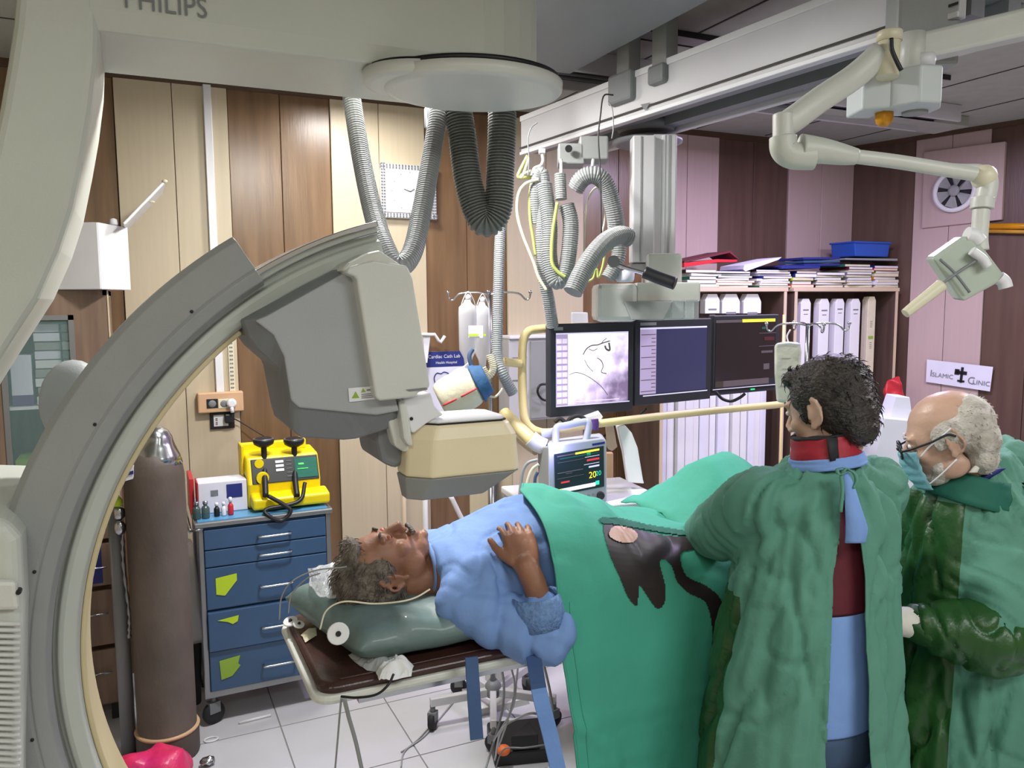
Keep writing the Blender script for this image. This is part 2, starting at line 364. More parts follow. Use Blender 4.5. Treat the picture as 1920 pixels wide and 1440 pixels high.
# bridge beam carrying the monitor column
t = thing('ceiling_bridge', 'white and grey bridge beam under the ceiling that carries the monitor column', 'beam', (1.9, 2.5, 2.52))
mb = MB(); L0 = (1.745, 3.62); L1 = (1.937, 1.44)
def bx(u, v, z0, z1, mi=0, m_=None):   # along the bridge: u0..u1 offsets across
    global L0, L1
    d = Vector((L1[0] - L0[0], L1[1] - L0[1], 0)).normalized(); n = Vector((-d.y, d.x, 0)); n = n if n.x > 0 else -n
    a = Vector((L0[0], L0[1], 0)); b = Vector((L1[0], L1[1], 0)); c = (a + b) / 2 + n * (u + v) / 2; c.z = (z0 + z1) / 2
    m_.obox(c, d * (b - a).length / 2, n * (v - u) / 2, Vector((0, 0, (z1 - z0) / 2)), mi)
mb = MB(); bx(0, .03, 2.515, 2.70, 0, mb); bx(.30, .33, 2.515, 2.70, 0, mb); bx(.03, .30, 2.655, 2.70, 0, mb); mb.build('beam_body', 'bridge', t, bevel=.004)
mb = MB(); bx(-.006, .0, 2.675, 2.70, 0, mb); bx(-.008, .0, 2.515, 2.53, 0, mb); mb.build('edge_strip', 'white', t, bevel=.002)
mb = MB(); bx(.03, .30, 2.60, 2.655, 0, mb); bx(.05, .11, 2.53, 2.60, 0, mb); bx(.22, .28, 2.53, 2.60, 0, mb); mb.build('inner_track', 'gray_dark', t)
mb = MB(); bx(-.0075, -.006, 2.545, 2.552, 0, mb); mb.build('groove_line', 'seam', t)
a = AD(1212, 200, 2.93)
mb = MB(); p = [RP]; b0 = Vector((1.86, 2.47, 2.585))
q = [AY(1201, 193, 2.30), AY(1218, 192, 2.30), AY(1209, 208, 2.30)]
dd = Vector((L1[0] - L0[0], L1[1] - L0[1], 0)).normalized(); nn = Vector((-dd.y, dd.x, 0)); nn = nn if nn.x > 0 else -nn
def onbridge(px, py, off=.009):
    d = ray(px, py); P0 = Vector((L0[0], L0[1], 0)) - nn * off; tt = (P0 - EYE).dot(nn) / d.dot(nn); return EYE + d * tt
mb.add([onbridge(1201, 196), onbridge(1219, 192), onbridge(1210, 208)], [(0, 1, 2)]); mb.build('triangle_mark', 'gray_dark', t)
# carriage clamps over the bridge
for px, py, lab in ((1178, 165, 'grey hanger block clamping the bridge beam near its middle'), (1246, 140, 'small grey hanger clip on top of the bridge beam, beside the larger block')):
    c = onbridge(px, py, -.02)
    t = thing('hanger_block', lab, 'bracket', (c.x, c.y, 2.6))
    s_ = 1 if px < 1200 else .6
    mb = MB(); mb.obox(Vector((c.x, c.y, 2.66 - .01)), dd * .075 * s_, nn * .05, Vector((0, 0, .06 * s_))); mb.build('clamp', 'gray_dark', t, bevel=.012)
    mb = MB(); mb.obox(Vector((c.x, c.y, 2.775)), dd * .04, nn * .03, Vector((0, 0, .095))); mb.build('stem', 'gray_shell', t, bevel=.004)
# far rail end for the pendant
t = thing('ceiling_track', 'second grey ceiling track running away beside the monitor column', 'track', (2.95, 2.4, 2.8))
mb = MB(); mb.box((2.62, .2, 2.80), (2.84, 3.06, ZC - .001)); mb.build('track_body', 'gray_shell', t, bevel=.006)
mb = MB(); mb.box((2.69, .2, 2.792), (2.77, 3.06, 2.80)); mb.build('slot', 'gray_dark', t)
t = thing('ceiling_beam', 'low light grey ceiling box above the corner behind the lamp pendant', 'beam', (3.6, 3.3, 2.8))
mb = MB(); mb.box((3.2, 3.25, 2.81), (4.5, 3.48, ZC - .001)); mb.build('beam_body', 'ceiling', t, bevel=.004)
# ================================================================== X-ray C-arm
CX, CZ = .76, 1.03
carm = thing('c_arm_machine', 'large grey and cream C-arm X-ray machine hanging over the patient table', 'x-ray machine', (.76, 1.95, 2.3))
def arcpt(r, a): return (CX + r * math.cos(a), CZ + r * math.sin(a))
def ring(mb, r0, r1, y0, y1, a0, a1, n=64, mi=0, prof=None):
    prof = prof or [(r0, y0), (r1, y0), (r1, y1), (r0, y1)]; rings = []
    for i in range(n + 1):
        a = math.radians(a0 + (a1 - a0) * i / n)
        rings.append([Vector((arcpt(r, a)[0], y, arcpt(r, a)[1])) for r, y in prof])
    mb.loft(rings, mi, True, True, False)
Y0 = 1.84
mb = MB(); ring(mb, 0, 0, 0, 0, 104.5, 250, prof=[(.905, Y0 + .02), (.912, Y0 + .005), (.935, Y0), (.945, Y0 + .004), (.95, Y0 + .02), (.958, Y0 + .02), (.962, Y0 + .004), (.985, Y0), (.99, Y0 + .01), (.99, Y0 + .2), (.905, Y0 + .2)])
mb.build('c_arc', 'light_rail', carm, bevel=.003)
mb = MB(); ring(mb, .893, .905, Y0 + .022, Y0 + .18, 128, 250); mb.build('arc_liner', 'arc_liner', carm, bevel=.004)
mb = MB(); ring(mb, .978, .99, Y0 - .012, Y0 + .21, 104.5, 122.6, n=40); ring(mb, .962, .966, Y0 - .004, Y0 + .01, 104.5, 122.6, n=40); mb.build('guide_rail', 'steel', carm, bevel=.003)
mb = MB(); ring(mb, 0, 0, 0, 0, 121.8, 236, prof=[(.955, Y0 - .012), (.965, Y0 - .03), (.99, Y0 - .034), (.993, Y0 - .03), (.996, Y0 - .034), (1.062, Y0 - .028), (1.075, Y0 - .015), (1.075, Y0 + .24), (.955, Y0 + .24)])
sl = mb.build('arc_sleeve', 'gray_shell', carm, bevel=.004)
mb = MB()
for a in (131, 148, 166, 186):
    c = arcpt(1.0, math.radians(a)); mb.lathe((c[0], Y0 - .036, c[1]), [(.001, 0), (.0035, .0), (.0035, .004)], 10, 'Y')
mb.build('screw', 'black', sl)
c = AY(140, 760, 2.1)
mb = MB(); mb.ell((c.x, 2.12, c.z), (.075, .05, .105), 24); mb.build('knob', 'gray_face', carm)
# lower housing at the left with ribbed cover
mb = MB(); P = XZ([(-160, 975), (10, 975), (38, 1010), (44, 1140), (38, 1440), (38, 1700), (-160, 1700)], 1.72)
mb.prism(P, 1.72, 2.3); hs = mb.build('drive_housing', 'cream', carm, bevel=.025, seg=4)
mb = MB(); P = XZ([(-160, 1090), (30, 1090), (36, 1145), (-160, 1150)], 1.70); mb.prism(P, 1.70, 1.72); mb.build('cover_lip', 'cream2', hs, bevel=.008)
mb = MB()
for i in range(24):
    a = AY(-150, 1168 + i * 11.3, 1.705); b = AY(38 + 1.5 * math.sin(i), 1170 + i * 11.6, 1.705)
    mb.tube([a, a.lerp(b, .5), b], .0042, 6)
mb.build('bellows_rib', 'cream2', hs)
mb = MB(); c = AY(36, 1107, 1.715); mb.lathe((c.x, 1.700, c.z), [(.004, 0), (.005, .004), (.005, .02)], 10, 'Y'); mb.build('screw', 'black', hs)
# swivel arm: beam over the table and curved descending limb
YF, YR = 1.84, 2.19
inner = XZ([(185, 55), (183, 120), (172, 210), (158, 290), (138, 390), (112, 470), (72, 560), (20, 640), (-40, 735), (-110, 850), (-190, 990)], YF)
outer = [(inner[i][0] - .33 - .05 * (i / 10), inner[i][1] + (-.0 if i < 7 else .0)) for i in range(len(inner))]
pz = 2.365
outx = XZ([(30, -30), (24, 40), (12, 120), (-2, 200), (-30, 330), (-70, 450), (-120, 560), (-190, 680), (-280, 830), (-380, 1000)], YF)
limb = inner[::-1] + [(inner[0][0], 2.70)] + [(outx[0][0], 2.70)] + outx
mb = MB(); mb.prism(limb, YF, YR)
mb.build('descending_limb', 'cream', carm, bevel=.02, seg=3)
# beam with round end, extruded in z from a plan outline
DX, DY, DR = .745, 2.0, .24
plan = [(-.06, YF + .001), (.70, YF)]
for i in range(13):
    a = -PI / 2 + PI * i / 12; plan.append((.79 + .215 * math.cos(a), (YF + YR) / 2 + (YR - YF) / 2 * math.sin(a)))
plan += [(.70, YR), (-.06, YR - .001)]
lo = [(x, y + (.035 if y < 2 else -.0)) for x, y in plan]
mb = MB(); rings = [[Vector((x, y, z)) for x, y in plan] for z in (2.68, 2.66, 2.385)] + [[Vector((x - (.012 if x > .8 else 0), (y - 2.015) * .93 + 2.015, 2.345)) for x, y in plan]]
mb.loft(rings, 0, True, True, False); beam = mb.build('swivel_beam', 'cream', carm, bevel=.006, seg=2)
a = AY(-40, 2, YF - .001)
o0 = AY(231, 14, YF)
mb = text_mb('PHILIPS', .058, (o0.x, YF - .002, o0.z), (.86, 0, 0), (0, 0, 1)); mb.build('maker_lettering', 'gray_dark', beam)
# rotation disc and smaller lobe under the beam
c = AZ(888, 178, 2.305)
mb = MB(); mb.lathe((c.x, c.y, 2.305), [(.20, 0), (.216, .003), (.223, .010), (.225, .030), (.20, .034), (.20, .05)], 56, sm=True)
for v in mb.v: v.y = c.y + (v.y - c.y) * .86
mb.build('rotation_disc', 'cream2', carm)
mb = MB(); mb.lathe((.63, 1.88, 2.311), [(.11, 0), (.122, .003), (.126, .010), (.126, .03)], 40); mb.build('disc_lobe', 'cream2', carm)
mb = MB(); mb.lathe((c.x, c.y, 2.338), [(.216, 0), (.216, .010)], 56)
for v in mb.v: v.y = c.y + (v.y - c.y) * .86
mb.lathe((.63, 1.88, 2.338), [(.118, 0), (.118, .010)], 40); mb.build('disc_gap', 'black', carm)
mb = MB(); mb.box((.2, 1.86, 2.62), (1.0, 2.17, 2.86)); mb.build('ceiling_carriage', 'gray_dark', carm, bevel=.02)
# ---- detector housing on the arc
FY = 1.76
fo = XZ([(478, 601), (500, 592), (660, 503), (672, 512), (748, 770), (705, 778), (560, 764), (545, 750), (532, 668), (512, 628)], FY)
bk = XZ([(452, 598), (475, 588), (662, 488), (690, 490), (765, 772), (735, 800), (655, 824), (556, 818), (543, 800), (522, 690), (470, 645)], FY + .05)
# resample both outlines to the same count by angle
def reang(poly, n=44):
    cx = sum(p[0] for p in poly) / len(poly); cz = sum(p[1] for p in poly) / len(poly); out = []
    for k in range(n):
        a = 2 * PI * k / n; dx, dz = math.cos(a), math.sin(a); best = 0
        for i in range(len(poly)):
            p, q = poly[i], poly[(i + 1) % len(poly)]; ex, ez = q[0] - p[0], q[1] - p[1]; den = dx * ez - dz * ex
            if abs(den) < 1e-9: continue
            t = ((p[0] - cx) * ez - (p[1] - cz) * ex) / den; u = ((p[0] - cx) * dz - (p[1] - cz) * dx) / den
            if t > best and -1e-6 <= u <= 1 + 1e-6: best = t
        out.append((cx + dx * best, cz + dz * best))
    return out
fo_, bk_ = reang(fo), reang(bk)
hsg = None
mb = MB(); rings = [[Vector((x, FY + .002, z)) for x, z in fo_], [Vector((x, FY + .035, z)) for x, z in bk_], [Vector((x, FY + .30, z)) for x, z in bk_]]
mb.loft(rings, 0, True, True, False); hsg = mb.build('detector_housing', 'gray_dark', carm, bevel=.004)
mb = MB(); mb.prism([(x, z) for x, z in fo], FY - .006, FY + .004); mb.build('front_cover', 'gray_face', hsg, bevel=.004)
pn = XZ([(648, 512), (655, 500), (700, 488), (764, 498), (774, 520), (807, 722), (803, 731), (784, 736), (781, 745), (712, 752), (704, 745), (668, 520)], FY - .045)
pb = [(x, z) for x, z in pn]
mb = MB(); mb.prism(pn, FY - .045, FY + .25); mb.build('side_panel', 'cream2', carm, bevel=.012, seg=3)
mb = MB(); P = XZ([(762, 731), (768, 734), (803, 731), (800, 727)], FY - .05); mb.prism(P, FY - .047, FY - .044); mb.build('panel_seam', 'gray_dark', hsg)
mb = MB(); P = XZ([(653, 728), (703, 724), (706, 748), (655, 754)], FY - .009); mb.prism(P, FY - .0095, FY - .006); lb = mb.build('warning_label', 'white', hsg)
mb = MB(); P = XZ([(660, 747), (667, 734), (674, 746)], FY - .011); mb.prism(P, FY - .0105, FY - .0095); P = XZ([(677, 736), (681, 728), (686, 735)], FY - .011); mb.prism(P, FY - .0105, FY - .0095); mb.build('warning_triangle', 'lime_dark', lb)
mb = MB()
for i in range(3): P = XZ([(678, 739 + i * 3.4), (701, 737 + i * 3.4), (701, 738.4 + i * 3.4), (678, 740.4 + i * 3.4)], FY - .011); mb.prism(P, FY - .0105, FY - .0095)
P = XZ([(688, 730), (700, 729), (700, 732), (688, 733)], FY - .011); mb.prism(P, FY - .0105, FY - .0095)
mb.build('label_lines', 'gray_dark', lb)
# top cap where the hoses enter
P = XZ([(640, 508), (655, 492), (690, 474), (712, 468), (738, 486), (770, 508), (770, 530), (690, 520)], FY - .03); mb = MB(); mb.prism(P, FY - .03, FY + .24); mb.build('arc_end_cap', 'cream2', carm, bevel=.008)
# brackets
P = XZ([(706, 790), (745, 775), (790, 850), (744, 880), (716, 868), (708, 830)], FY + .06); mb = MB(); mb.prism(P, FY + .06, FY + .26); mb.build('lower_bracket', 'gray_dark', carm, bevel=.012)
for nm, L, yy in (('carriage_flange', [(727, 785), (745, 781), (762, 828), (772, 846), (757, 848), (740, 836)], FY + .02), ('carriage_flange', [(748, 752), (762, 750), (773, 820), (776, 838), (764, 835), (757, 822)], FY - .01)):
    mb = MB(); mb.prism(XZ(L, yy), yy, yy + .06); mb.build(nm, 'cream2', carm, bevel=.006)
P = XZ([(756, 750), (808, 736), (815, 760), (832, 778), (810, 788), (796, 797), (778, 811), (772, 812), (768, 800)], FY + .0); mb = MB(); mb.prism(P, FY + .0, FY + .05); pl = mb.build('mounting_plate', 'white', carm, bevel=.004)
c = AY(771, 785, FY); mb = MB(); mb.lathe((c.x, FY - .003, c.z), [(.004, 0), (.004, .005)], 12, 'Y'); mb.build('screw', 'black', pl)
# image detector: chamfered cream box with white lid and grey underside
BX0, BX1, BY0, BY1 = .560, .822, 1.735, 1.90
def octo(x0, x1, y0, y1, c, z): return [Vector(p) for p in ((x0 + c, y0, z), (x1 - c * .35, y0, z), (x1, y0 + c * .35, z), (x1, y1 - c * .35, z), (x1 - c * .35, y1, z), (x0 + c, y1, z), (x0, y1 - c, z), (x0, y0 + c, z))]
zt, zb = 1.515, 1.392
det = None
mb = MB(); mb.loft([octo(BX0 + .012, BX1 - .012, BY0 + .01, BY1, .05, zt), octo(BX0, BX1 + .006, BY0, BY1, .05, zb + .09), octo(BX0 - .008, BX1 + .012, BY0 - .005, BY1, .05, zb)], 0, True, True, False)
det = mb.build('image_detector', 'yellow_cream', carm, bevel=.008, seg=3)
mb = MB(); mb.loft([octo(BX0 - .009, BX1 + .011, BY0 - .005, BY1, .05, zb), octo(BX0 + .0, BX1 - .07, BY0 + .035, BY1 - .03, .03, zb - .058)], 0, True, True, False); mb.build('detector_underside', 'gray_shell', det, bevel=.004)
mb = MB(); mb.loft([octo(BX0 + .010, BX1 - .0105, BY0 + .008, BY1, .05, zt - .014), octo(BX0 + .010, BX1 - .0105, BY0 + .008, BY1, .05, zt - .0125)], 0, True, True, False); mb.build('seam_line', 'gray_shell', det)
mb = MB(); mb.loft([octo(BX0 + .02, BX1 - .02, BY0 + .018, BY1 - .01, .045, zt), octo(BX0 + .02, BX1 - .02, BY0 + .018, BY1 - .01, .045, zt + .010), octo(BX0 + .03, BX1 - .03, BY0 + .03, BY1 - .02, .04, zt + .013)], 0, True, True, False); mb.build('detector_lid', 'white', det, bevel=.004)
mb = MB(); mb.loft([octo(BX0 + .017, BX1 - .016, BY0 + .014, BY1 - .005, .048, zt - .001), octo(BX0 + .017, BX1 - .016, BY0 + .014, BY1 - .005, .048, zt + .003)], 0, True, True, False); mb.build('lid_gasket', 'black', det)
# ---- hoses hanging from the swivel arm
def hose(name, label, pts, r, m_, group=None, pitch=.0085, dep=.09, extra=None):
    mb = MB(); mb.corr(pts, r, pitch, 14, 0, dep); o = mb.build(name, m_); return tag(o, label, 'hose', group)
def DL(L, d=None): return [AD(p[0], p[1], p[2] if len(p) > 2 else d) for p in L]
hose('corrugated_hose', 'light grey corrugated hose looping in front of the wall clock', DL([(655, 150, 2.35), (662, 200, 2.35), (678, 300, 2.28), (700, 400, 2.15), (722, 465, 2.04), (745, 500, 2.0), (772, 475, 2.05), (790, 400, 2.15), (808, 300, 2.25), (822, 215, 2.3), (826, 185, 2.3)]), .027, 'hose')
hose('corrugated_hose', 'dark grey corrugated hose hanging in a tight loop below the round disc', DL([(856, 190, 2.3), (866, 250, 2.3), (878, 340, 2.3), (898, 405, 2.3), (916, 418, 2.3), (934, 390, 2.3), (938, 320, 2.3), (941, 250, 2.3), (942, 190, 2.3)]), .041, 'hose_dark')
t = thing('hose_clamp', 'short grey clamp on the looped hose just below the round disc', 'clamp', AD(815, 225, 2.42)[:])
mb = MB(); c = AD(818, 222, 2.42); mb.tube([c + Vector((0, 0, .03)), c, c - Vector((0, 0, .03))], .036, 16); mb.build('collar', 'gray_dark', t, bevel=.003)
mb = MB(); mb.obox(AD(803, 220, 2.40), RT * .006, FW * .006, UP * .03); mb.build('clip', 'white', t)
# ================================================================== patient table
TZ = .93; TY0, TY1 = 1.72, 2.2; TX0, TX1 = .315, 2.3
tb = thing('patient_table', 'narrow X-ray patient table with dark brown pad and cream metal edge', 'table', (1.6, 1.96, 0))
def rrect(x0, x1, y0, y1, r, z, n=6):
    out = []
    for cx, cy, a0 in ((x1 - r, y0 + r, -PI / 2), (x1 - r, y1 - r, 0), (x0 + r, y1 - r, PI / 2), (x0 + r, y0 + r, PI)):
        for i in range(n + 1): a = a0 + PI / 2 * i / n; out.append(Vector((cx + r * math.cos(a), cy + r * math.sin(a), z)))
    return out
mb = MB(); mb.loft([rrect(TX0, TX1, TY0, TY1, .045, TZ - .024), rrect(TX0 - .004, TX1, TY0 - .003, TY1 + .003, .05, TZ - .014), rrect(TX0, TX1, TY0, TY1, .045, TZ - .004)], 0, True, True, False); mb.build('table_edge', 'cream2', tb, bevel=.003)
mb = MB(); mb.loft([rrect(TX0 + .014, TX1, TY0 + .008, TY1 - .014, .042, TZ - .006), rrect(TX0 + .010, TX1, TY0 + .004, TY1 - .010, .045, TZ + .010), rrect(TX0 + .022, TX1, TY0 + .016, TY1 - .022, .038, TZ + .02)], 0, True, True, False); mb.build('pad', 'leather', tb, bevel=.004)
mb = MB(); mb.tube(smoothpath([(TX0 + .07, TY0 + .03, TZ + .019), (TX0 + .1, TY0 + .024, TZ + .021), (TX0 + .5, TY0 + .026, TZ + .021), (TX0 + 1.2, TY0 + .026, TZ + .021)], 8), .0025, 6); mb.build('piping', 'leather', tb)
mb = MB(); mb.box((1.50, 1.80, .04), (2.05, 2.14, TZ - .03)); mb.build('pedestal', 'cream2', tb, bevel=.03)
mb = MB(); mb.box((1.20, 1.70, .0), (2.2, 2.2, .05)); mb.build('base_plate', 'cream2', tb, bevel=.015)
mb = MB(); mb.box((.42, TY0 + .03, TZ - .05), (2.0, TY0 + .05, TZ - .035)); mb.box((.42, TY1 - .05, TZ - .05), (2.0, TY1 - .03, TZ - .035)); mb.build('side_rail', 'steel', tb)
# straps hanging from the near edge
def strap(label, L, d, w_, mats, split=None):
    pts = smoothpath(DL(L, d), 8); rings = []; n = len(pts)
    for i, p in enumerate(pts): rings.append([p - Vector((w_ / 2, 0, 0)), p + Vector((w_ / 2, -.004, 0)), p + Vector((w_ / 2, .0, 0)), p + Vector((-w_ / 2, .004, 0))])
    mb = MB(); mb.loft(rings, 0, True, True, False)
    if split:
        for i in range(len(mb.f)):
            zc = sum(mb.v[j].z for j in mb.f[i]) / len(mb.f[i]); mb.m[i] = 1 if zc > split else 0
    return tag(mb.build('strap', mats), label, 'strap')
strap('short dark blue cloth strap hanging under the table edge near the pillow', [(884, 1232, 1.87), (888, 1300, 1.84), (894, 1386, 1.84)], 1.80, .030, ['strap_dark'])
strap('longer light blue cloth strap hanging beside the green drape', [(1000, 1228, 1.92), (1012, 1300), (1032, 1380), (1050, 1460), (1070, 1560)], 1.80, .036, ['strap', 'strap_dark'], .93)
# pillow
rx, ry, rz = .155, .19, .055
mb = MB()
pc = Vector((.548, 1.955, TZ + .078)); rings = []
N = 26
for i in range(N + 1):
    u = -1 + 2 * i / N; row = []
    for j in range(N + 1):
        v = -1 + 2 * j / N
        e = max(0, (1 - abs(u) ** 4)) * max(0, (1 - abs(v) ** 4)); h = .050 * e ** .40 + .004
        head = math.exp(-(((u - .1) / .5) ** 2 + ((v) / .45) ** 2)) * .012
        wr = noise.noise(Vector((u * 2.4, v * 2.4, 0))) * .010
        row.append((pc.x + u * .175 - .05 * v, pc.y + v * .215, pc.z, h, head, wr))
    rings.append(row)
vs = []; fs = []
for top in (1, 0):
    for i in range(N + 1):
        for j in range(N + 1):
            x, y, z, h, hd, wr = rings[i][j]; vs.append((x, y, z + (h - hd + wr if top else -h + wr * .2)))
n1 = N + 1
for t_ in (0, 1):
    for i in range(N):
        for j in range(N):
            a = t_ * n1 * n1 + i * n1 + j; fs.append((a, a + 1, a + n1 + 1, a + n1) if t_ == 0 else (a, a + n1, a + n1 + 1, a + 1))
for i in range(N):
    for (p, q) in (((i, 0), (i + 1, 0)), ((i, N), (i + 1, N)), ((0, i), (0, i + 1)), ((N, i), (N, i + 1))):
        a = p[0] * n1 + p[1]; b = q[0] * n1 + q[1]; fs.append((a, b, b + n1 * n1, a + n1 * n1))
mb.add(vs, fs, 0, True)
tag(mb.build('pillow', 'pillow', sub=1), 'grey green pillow in clear plastic under the head of the patient', 'pillow')
# crumpled plastic film lying on the pillow end and beside it
def crumple(L, z, amp, seed, name, mats, label, cat, Y=None, thick=.0, solid=.0015):
    P = [AZ(x, y, z) for x, y in L]; cx = sum((p for p in P), Vector()) / len(P); vs = [cx + Vector((0, 0, amp))]; R = 9
    n = 40; out = []
    per = P + [P[0]]
    tot = []
    for a, b in zip(per, per[1:]): 
        for k in range(6): tot.append(a.lerp(b, k / 6))
    n = len(tot)
    for r in range(1, R + 1):
        for k, p in enumerate(tot):
            q = cx.lerp(p, r / R); nn_ = noise.noise(q * 22 + Vector((seed, 0, 0))) ; n2 = abs(noise.noise(q * 45 + Vector((0, seed, 0))))
            q = q + Vector((nn_ * .008, nn_ * .008, amp * (1 - (r / R) ** 2) + abs(nn_) * amp * .9 - n2 * amp * .6 + .001)); q.z = max(q.z, z + .001); vs.append(q)
    fs = [(0, 1 + k, 1 + (k + 1) % n) for k in range(n)]
    for r in range(R - 1):
        for k in range(n): a = 1 + r * n + k; b = 1 + r * n + (k + 1) % n; fs.append((a, a + n, b + n, b))
    mb = MB(); mb.add(vs, fs, 0, False); return tag(mb.build(name, mats, solid=solid), label, cat)
crumple([(652, 1232), (690, 1210), (740, 1205), (762, 1222), (745, 1245), (712, 1262), (688, 1258)], TZ + .023, .022, 3, 'plastic_wrap', 'plastic_clear', 'crumpled clear plastic film on the brown pad below the pillow', 'plastic film')
crumple([(706, 1262), (722, 1248), (742, 1236), (758, 1248), (776, 1250), (772, 1268), (738, 1276), (712, 1276)], TZ + .023, .028, 8, 'tissue', 'white_rough', 'crumpled white tissue on the near edge of the table', 'tissue')
crumple([(578, 1068), (630, 1060), (648, 1110), (630, 1124), (600, 1120), (580, 1100)], TZ + .135, .018, 5, 'plastic_sheet', 'plastic_clear', 'shiny clear plastic sheet wrapped over the pillow top corner', 'plastic film')
# cable from the tissue to below the table, cables below the head end
def cable(label, L, r, m_, d=None, group=None, name='cable'):
    mb = MB(); mb.tube(smoothpath(DL(L, d), 10), r, 8); return tag(mb.build(name, m_), label, 'cable', group)
cable('black cable looping below the table edge from the tissue', [(738, 1264, 1.70), (728, 1284, 1.68), (706, 1302, 1.68), (670, 1308, 1.69), (640, 1306, 1.71)], .0028, 'black')
cable('grey cord dropping straight down from the table corner', [(640, 1308, 1.75), (637, 1340, 1.8), (632, 1400, 1.9), (626, 1470, 2.0)], .0024, 'cable_gray')
cable('thicker grey strap cord slanting down from the table corner', [(645, 1308, 1.75), (654, 1345, 1.8), (668, 1395, 1.85), (684, 1470, 1.9)], .005, 'cable_gray')
cable('thin clear tube arching over the head end of the pillow', [(524, 1162, 1.98), (528, 1120, 1.98), (548, 1090, 1.95), (590, 1070, 1.93), (640, 1064, 1.93), (650, 1062, 1.93)], .0018, 'cable_gray')
cable('thin clear tube arching inside the outer one beside the pillow', [(541, 1150, 1.97), (547, 1115, 1.97), (575, 1085, 1.93), (600, 1075, 1.91)], .0018, 'cable_gray')
# electrode pads and wrappers on the pad
def pad(px, py, z, nrm, r, label, Y=None):
    c = AY(px, py, Y) if Y else AZ(px, py, z); n_ = Vector(nrm).normalized(); t = thing('electrode_pad', label, 'electrode', c[:], 'electrode pads')
    mb = MB(); mb.lathe(c, [(r * .9, 0), (r, .001), (r * .92, .004)], 20, n_); mb.build('foam', 'white_rough', t)
    mb = MB(); mb.lathe(c + n_ * .0045, [(r * .26, 0), (r * .2, .004)], 12, n_); mb.build('snap', 'black', t)
pad(634, 1188, TZ + .060, (-.1, -1, .25), .025, 'white round electrode pad with black centre on the pillow side', 1.722)
pad(641, 1066, TZ + .155, (-.6, -.5, .5), .022, 'white round electrode pad beside the hair')
pad(545, 1166, TZ + .03, (-.2, -.3, 1), .02, 'white electrode pad at the outer table corner')
pad(560, 1172, TZ + .03, (.2, -.3, 1), .016, 'white electrode pad between the corner one and the pillow')
crumple([(564, 1192), (578, 1180), (592, 1180), (594, 1192), (572, 1206)], TZ + .023, .008, 11, 'foil_wrapper', 'cuff_beige', 'small torn yellowish foil wrapper on the brown pad', 'wrapper')
cable('thin cream tube from behind the ear across the pillow edge', [(806, 1105, 1.82), (780, 1120, 1.80), (750, 1128, 1.79), (700, 1132, 1.80), (645, 1128, 1.80), (612, 1145, 1.80), (600, 1180, 1.80)], .002, 'cable_cream')
# ================================================================== things along the back wall
WY = YB - .012
# white cable duct
t = thing('cable_duct', 'white plastic cable duct running down the left part of the panelled wall to the sockets', 'duct', (.36, WY, 1.4))
mb = MB(); p0 = AY(383, 152, WY); p1 = AY(413, 742, WY)
mb.box((.335, WY - .02, 1.27), (.372, WY, 2.84)); mb.build('duct_body', 'white', t, bevel=.003)
mb = MB(); mb.box((.3365, WY - .0225, 1.27), (.3375, WY - .019, 2.84)); mb.build('duct_seam', 'cable_gray', t)
# perforated beige strip next to it
a = AY(428, 670, WY); b = AY(441, 735, WY)
t = thing('perforated_strip', 'beige perforated plastic strip above the wooden socket box', 'strip', (a.x, WY, b.z))
mb = MB(); mb.box((a.x, WY - .012, b.z - .01), (b.x, WY, a.z + .25)); mb.build('strip_body', 'cable_cream', t)
mb = MB()
for i in range(14): mb.box((a.x + .005, WY - .0135, b.z + .02 * i), (a.x + .012, WY - .0115, b.z + .02 * i + .008)); mb.box((b.x - .012, WY - .0135, b.z + .02 * i), (b.x - .005, WY - .0115, b.z + .02 * i + .008))
mb.build('slots', 'gray_dark', t)
# socket boxes
a = AY(370, 742, WY - .04); b = AY(457, 770, WY - .04)
t = thing('socket_box', 'wood coloured socket box on the wall with two outlets and a white round plug', 'socket', ((a.x + b.x) / 2, WY, b.z))
mb = MB(); mb.box((a.x, WY - .05, b.z), (b.x, WY, a.z + .012)); mb.build('box_body', 'socket_wood', t, bevel=.006)
for px in (398, 420):
    c = AY(px, 757, WY - .05); mb = MB(); mb.box((c.x - .026, c.y - .003, c.z - .022), (c.x + .026, c.y, c.z + .024)); so = mb.build('outlet', 'cable_cream' if px > 400 else 'black', t, bevel=.002)
    mb = MB(); mb.lathe((c.x, c.y - .004, c.z), [(.006, 0), (.017, 0), (.019, .003)], 18, 'Y'); mb.build('outlet_ring', 'gray_dark', so)
c = AY(434, 756, WY - .06); mb = MB(); mb.lathe((c.x, c.y - .02, c.z), [(.014, 0), (.023, .006), (.024, .03)], 20, 'Y'); mb.tube([c + Vector((0, -.01, -.015)), c + Vector((0, -.012, -.03)), c + Vector((.002, -.012, -.045))], .009, 10); mb.build('white_plug', 'white', t)
a = AY(394, 775, WY - .03); b = AY(441, 803, WY - .03)
t = thing('socket_plate', 'black framed wall socket with a black plug, below the wooden socket box', 'socket', ((a.x + b.x) / 2, WY, b.z))
mb = MB(); mb.box((a.x, WY - .016, b.z), (b.x, WY, a.z)); mb.build('frame', 'black', t, bevel=.003)
mb = MB(); mb.box((a.x + .016, WY - .019, b.z + .014), (b.x - .03, WY - .015, a.z - .012)); pl = mb.build('insert', 'white', t)
mb = MB()
for k in (0, 1): mb.box((a.x + .024, WY - .021, b.z + .03 + k * .02), (a.x + .034, WY - .018, b.z + .034 + k * .02)); mb.box((a.x + .024, WY - .021, b.z + .022 + k * .02), (a.x + .034, WY - .018, b.z + .025 + k * .02))
mb.build('pin_holes', 'black', pl)
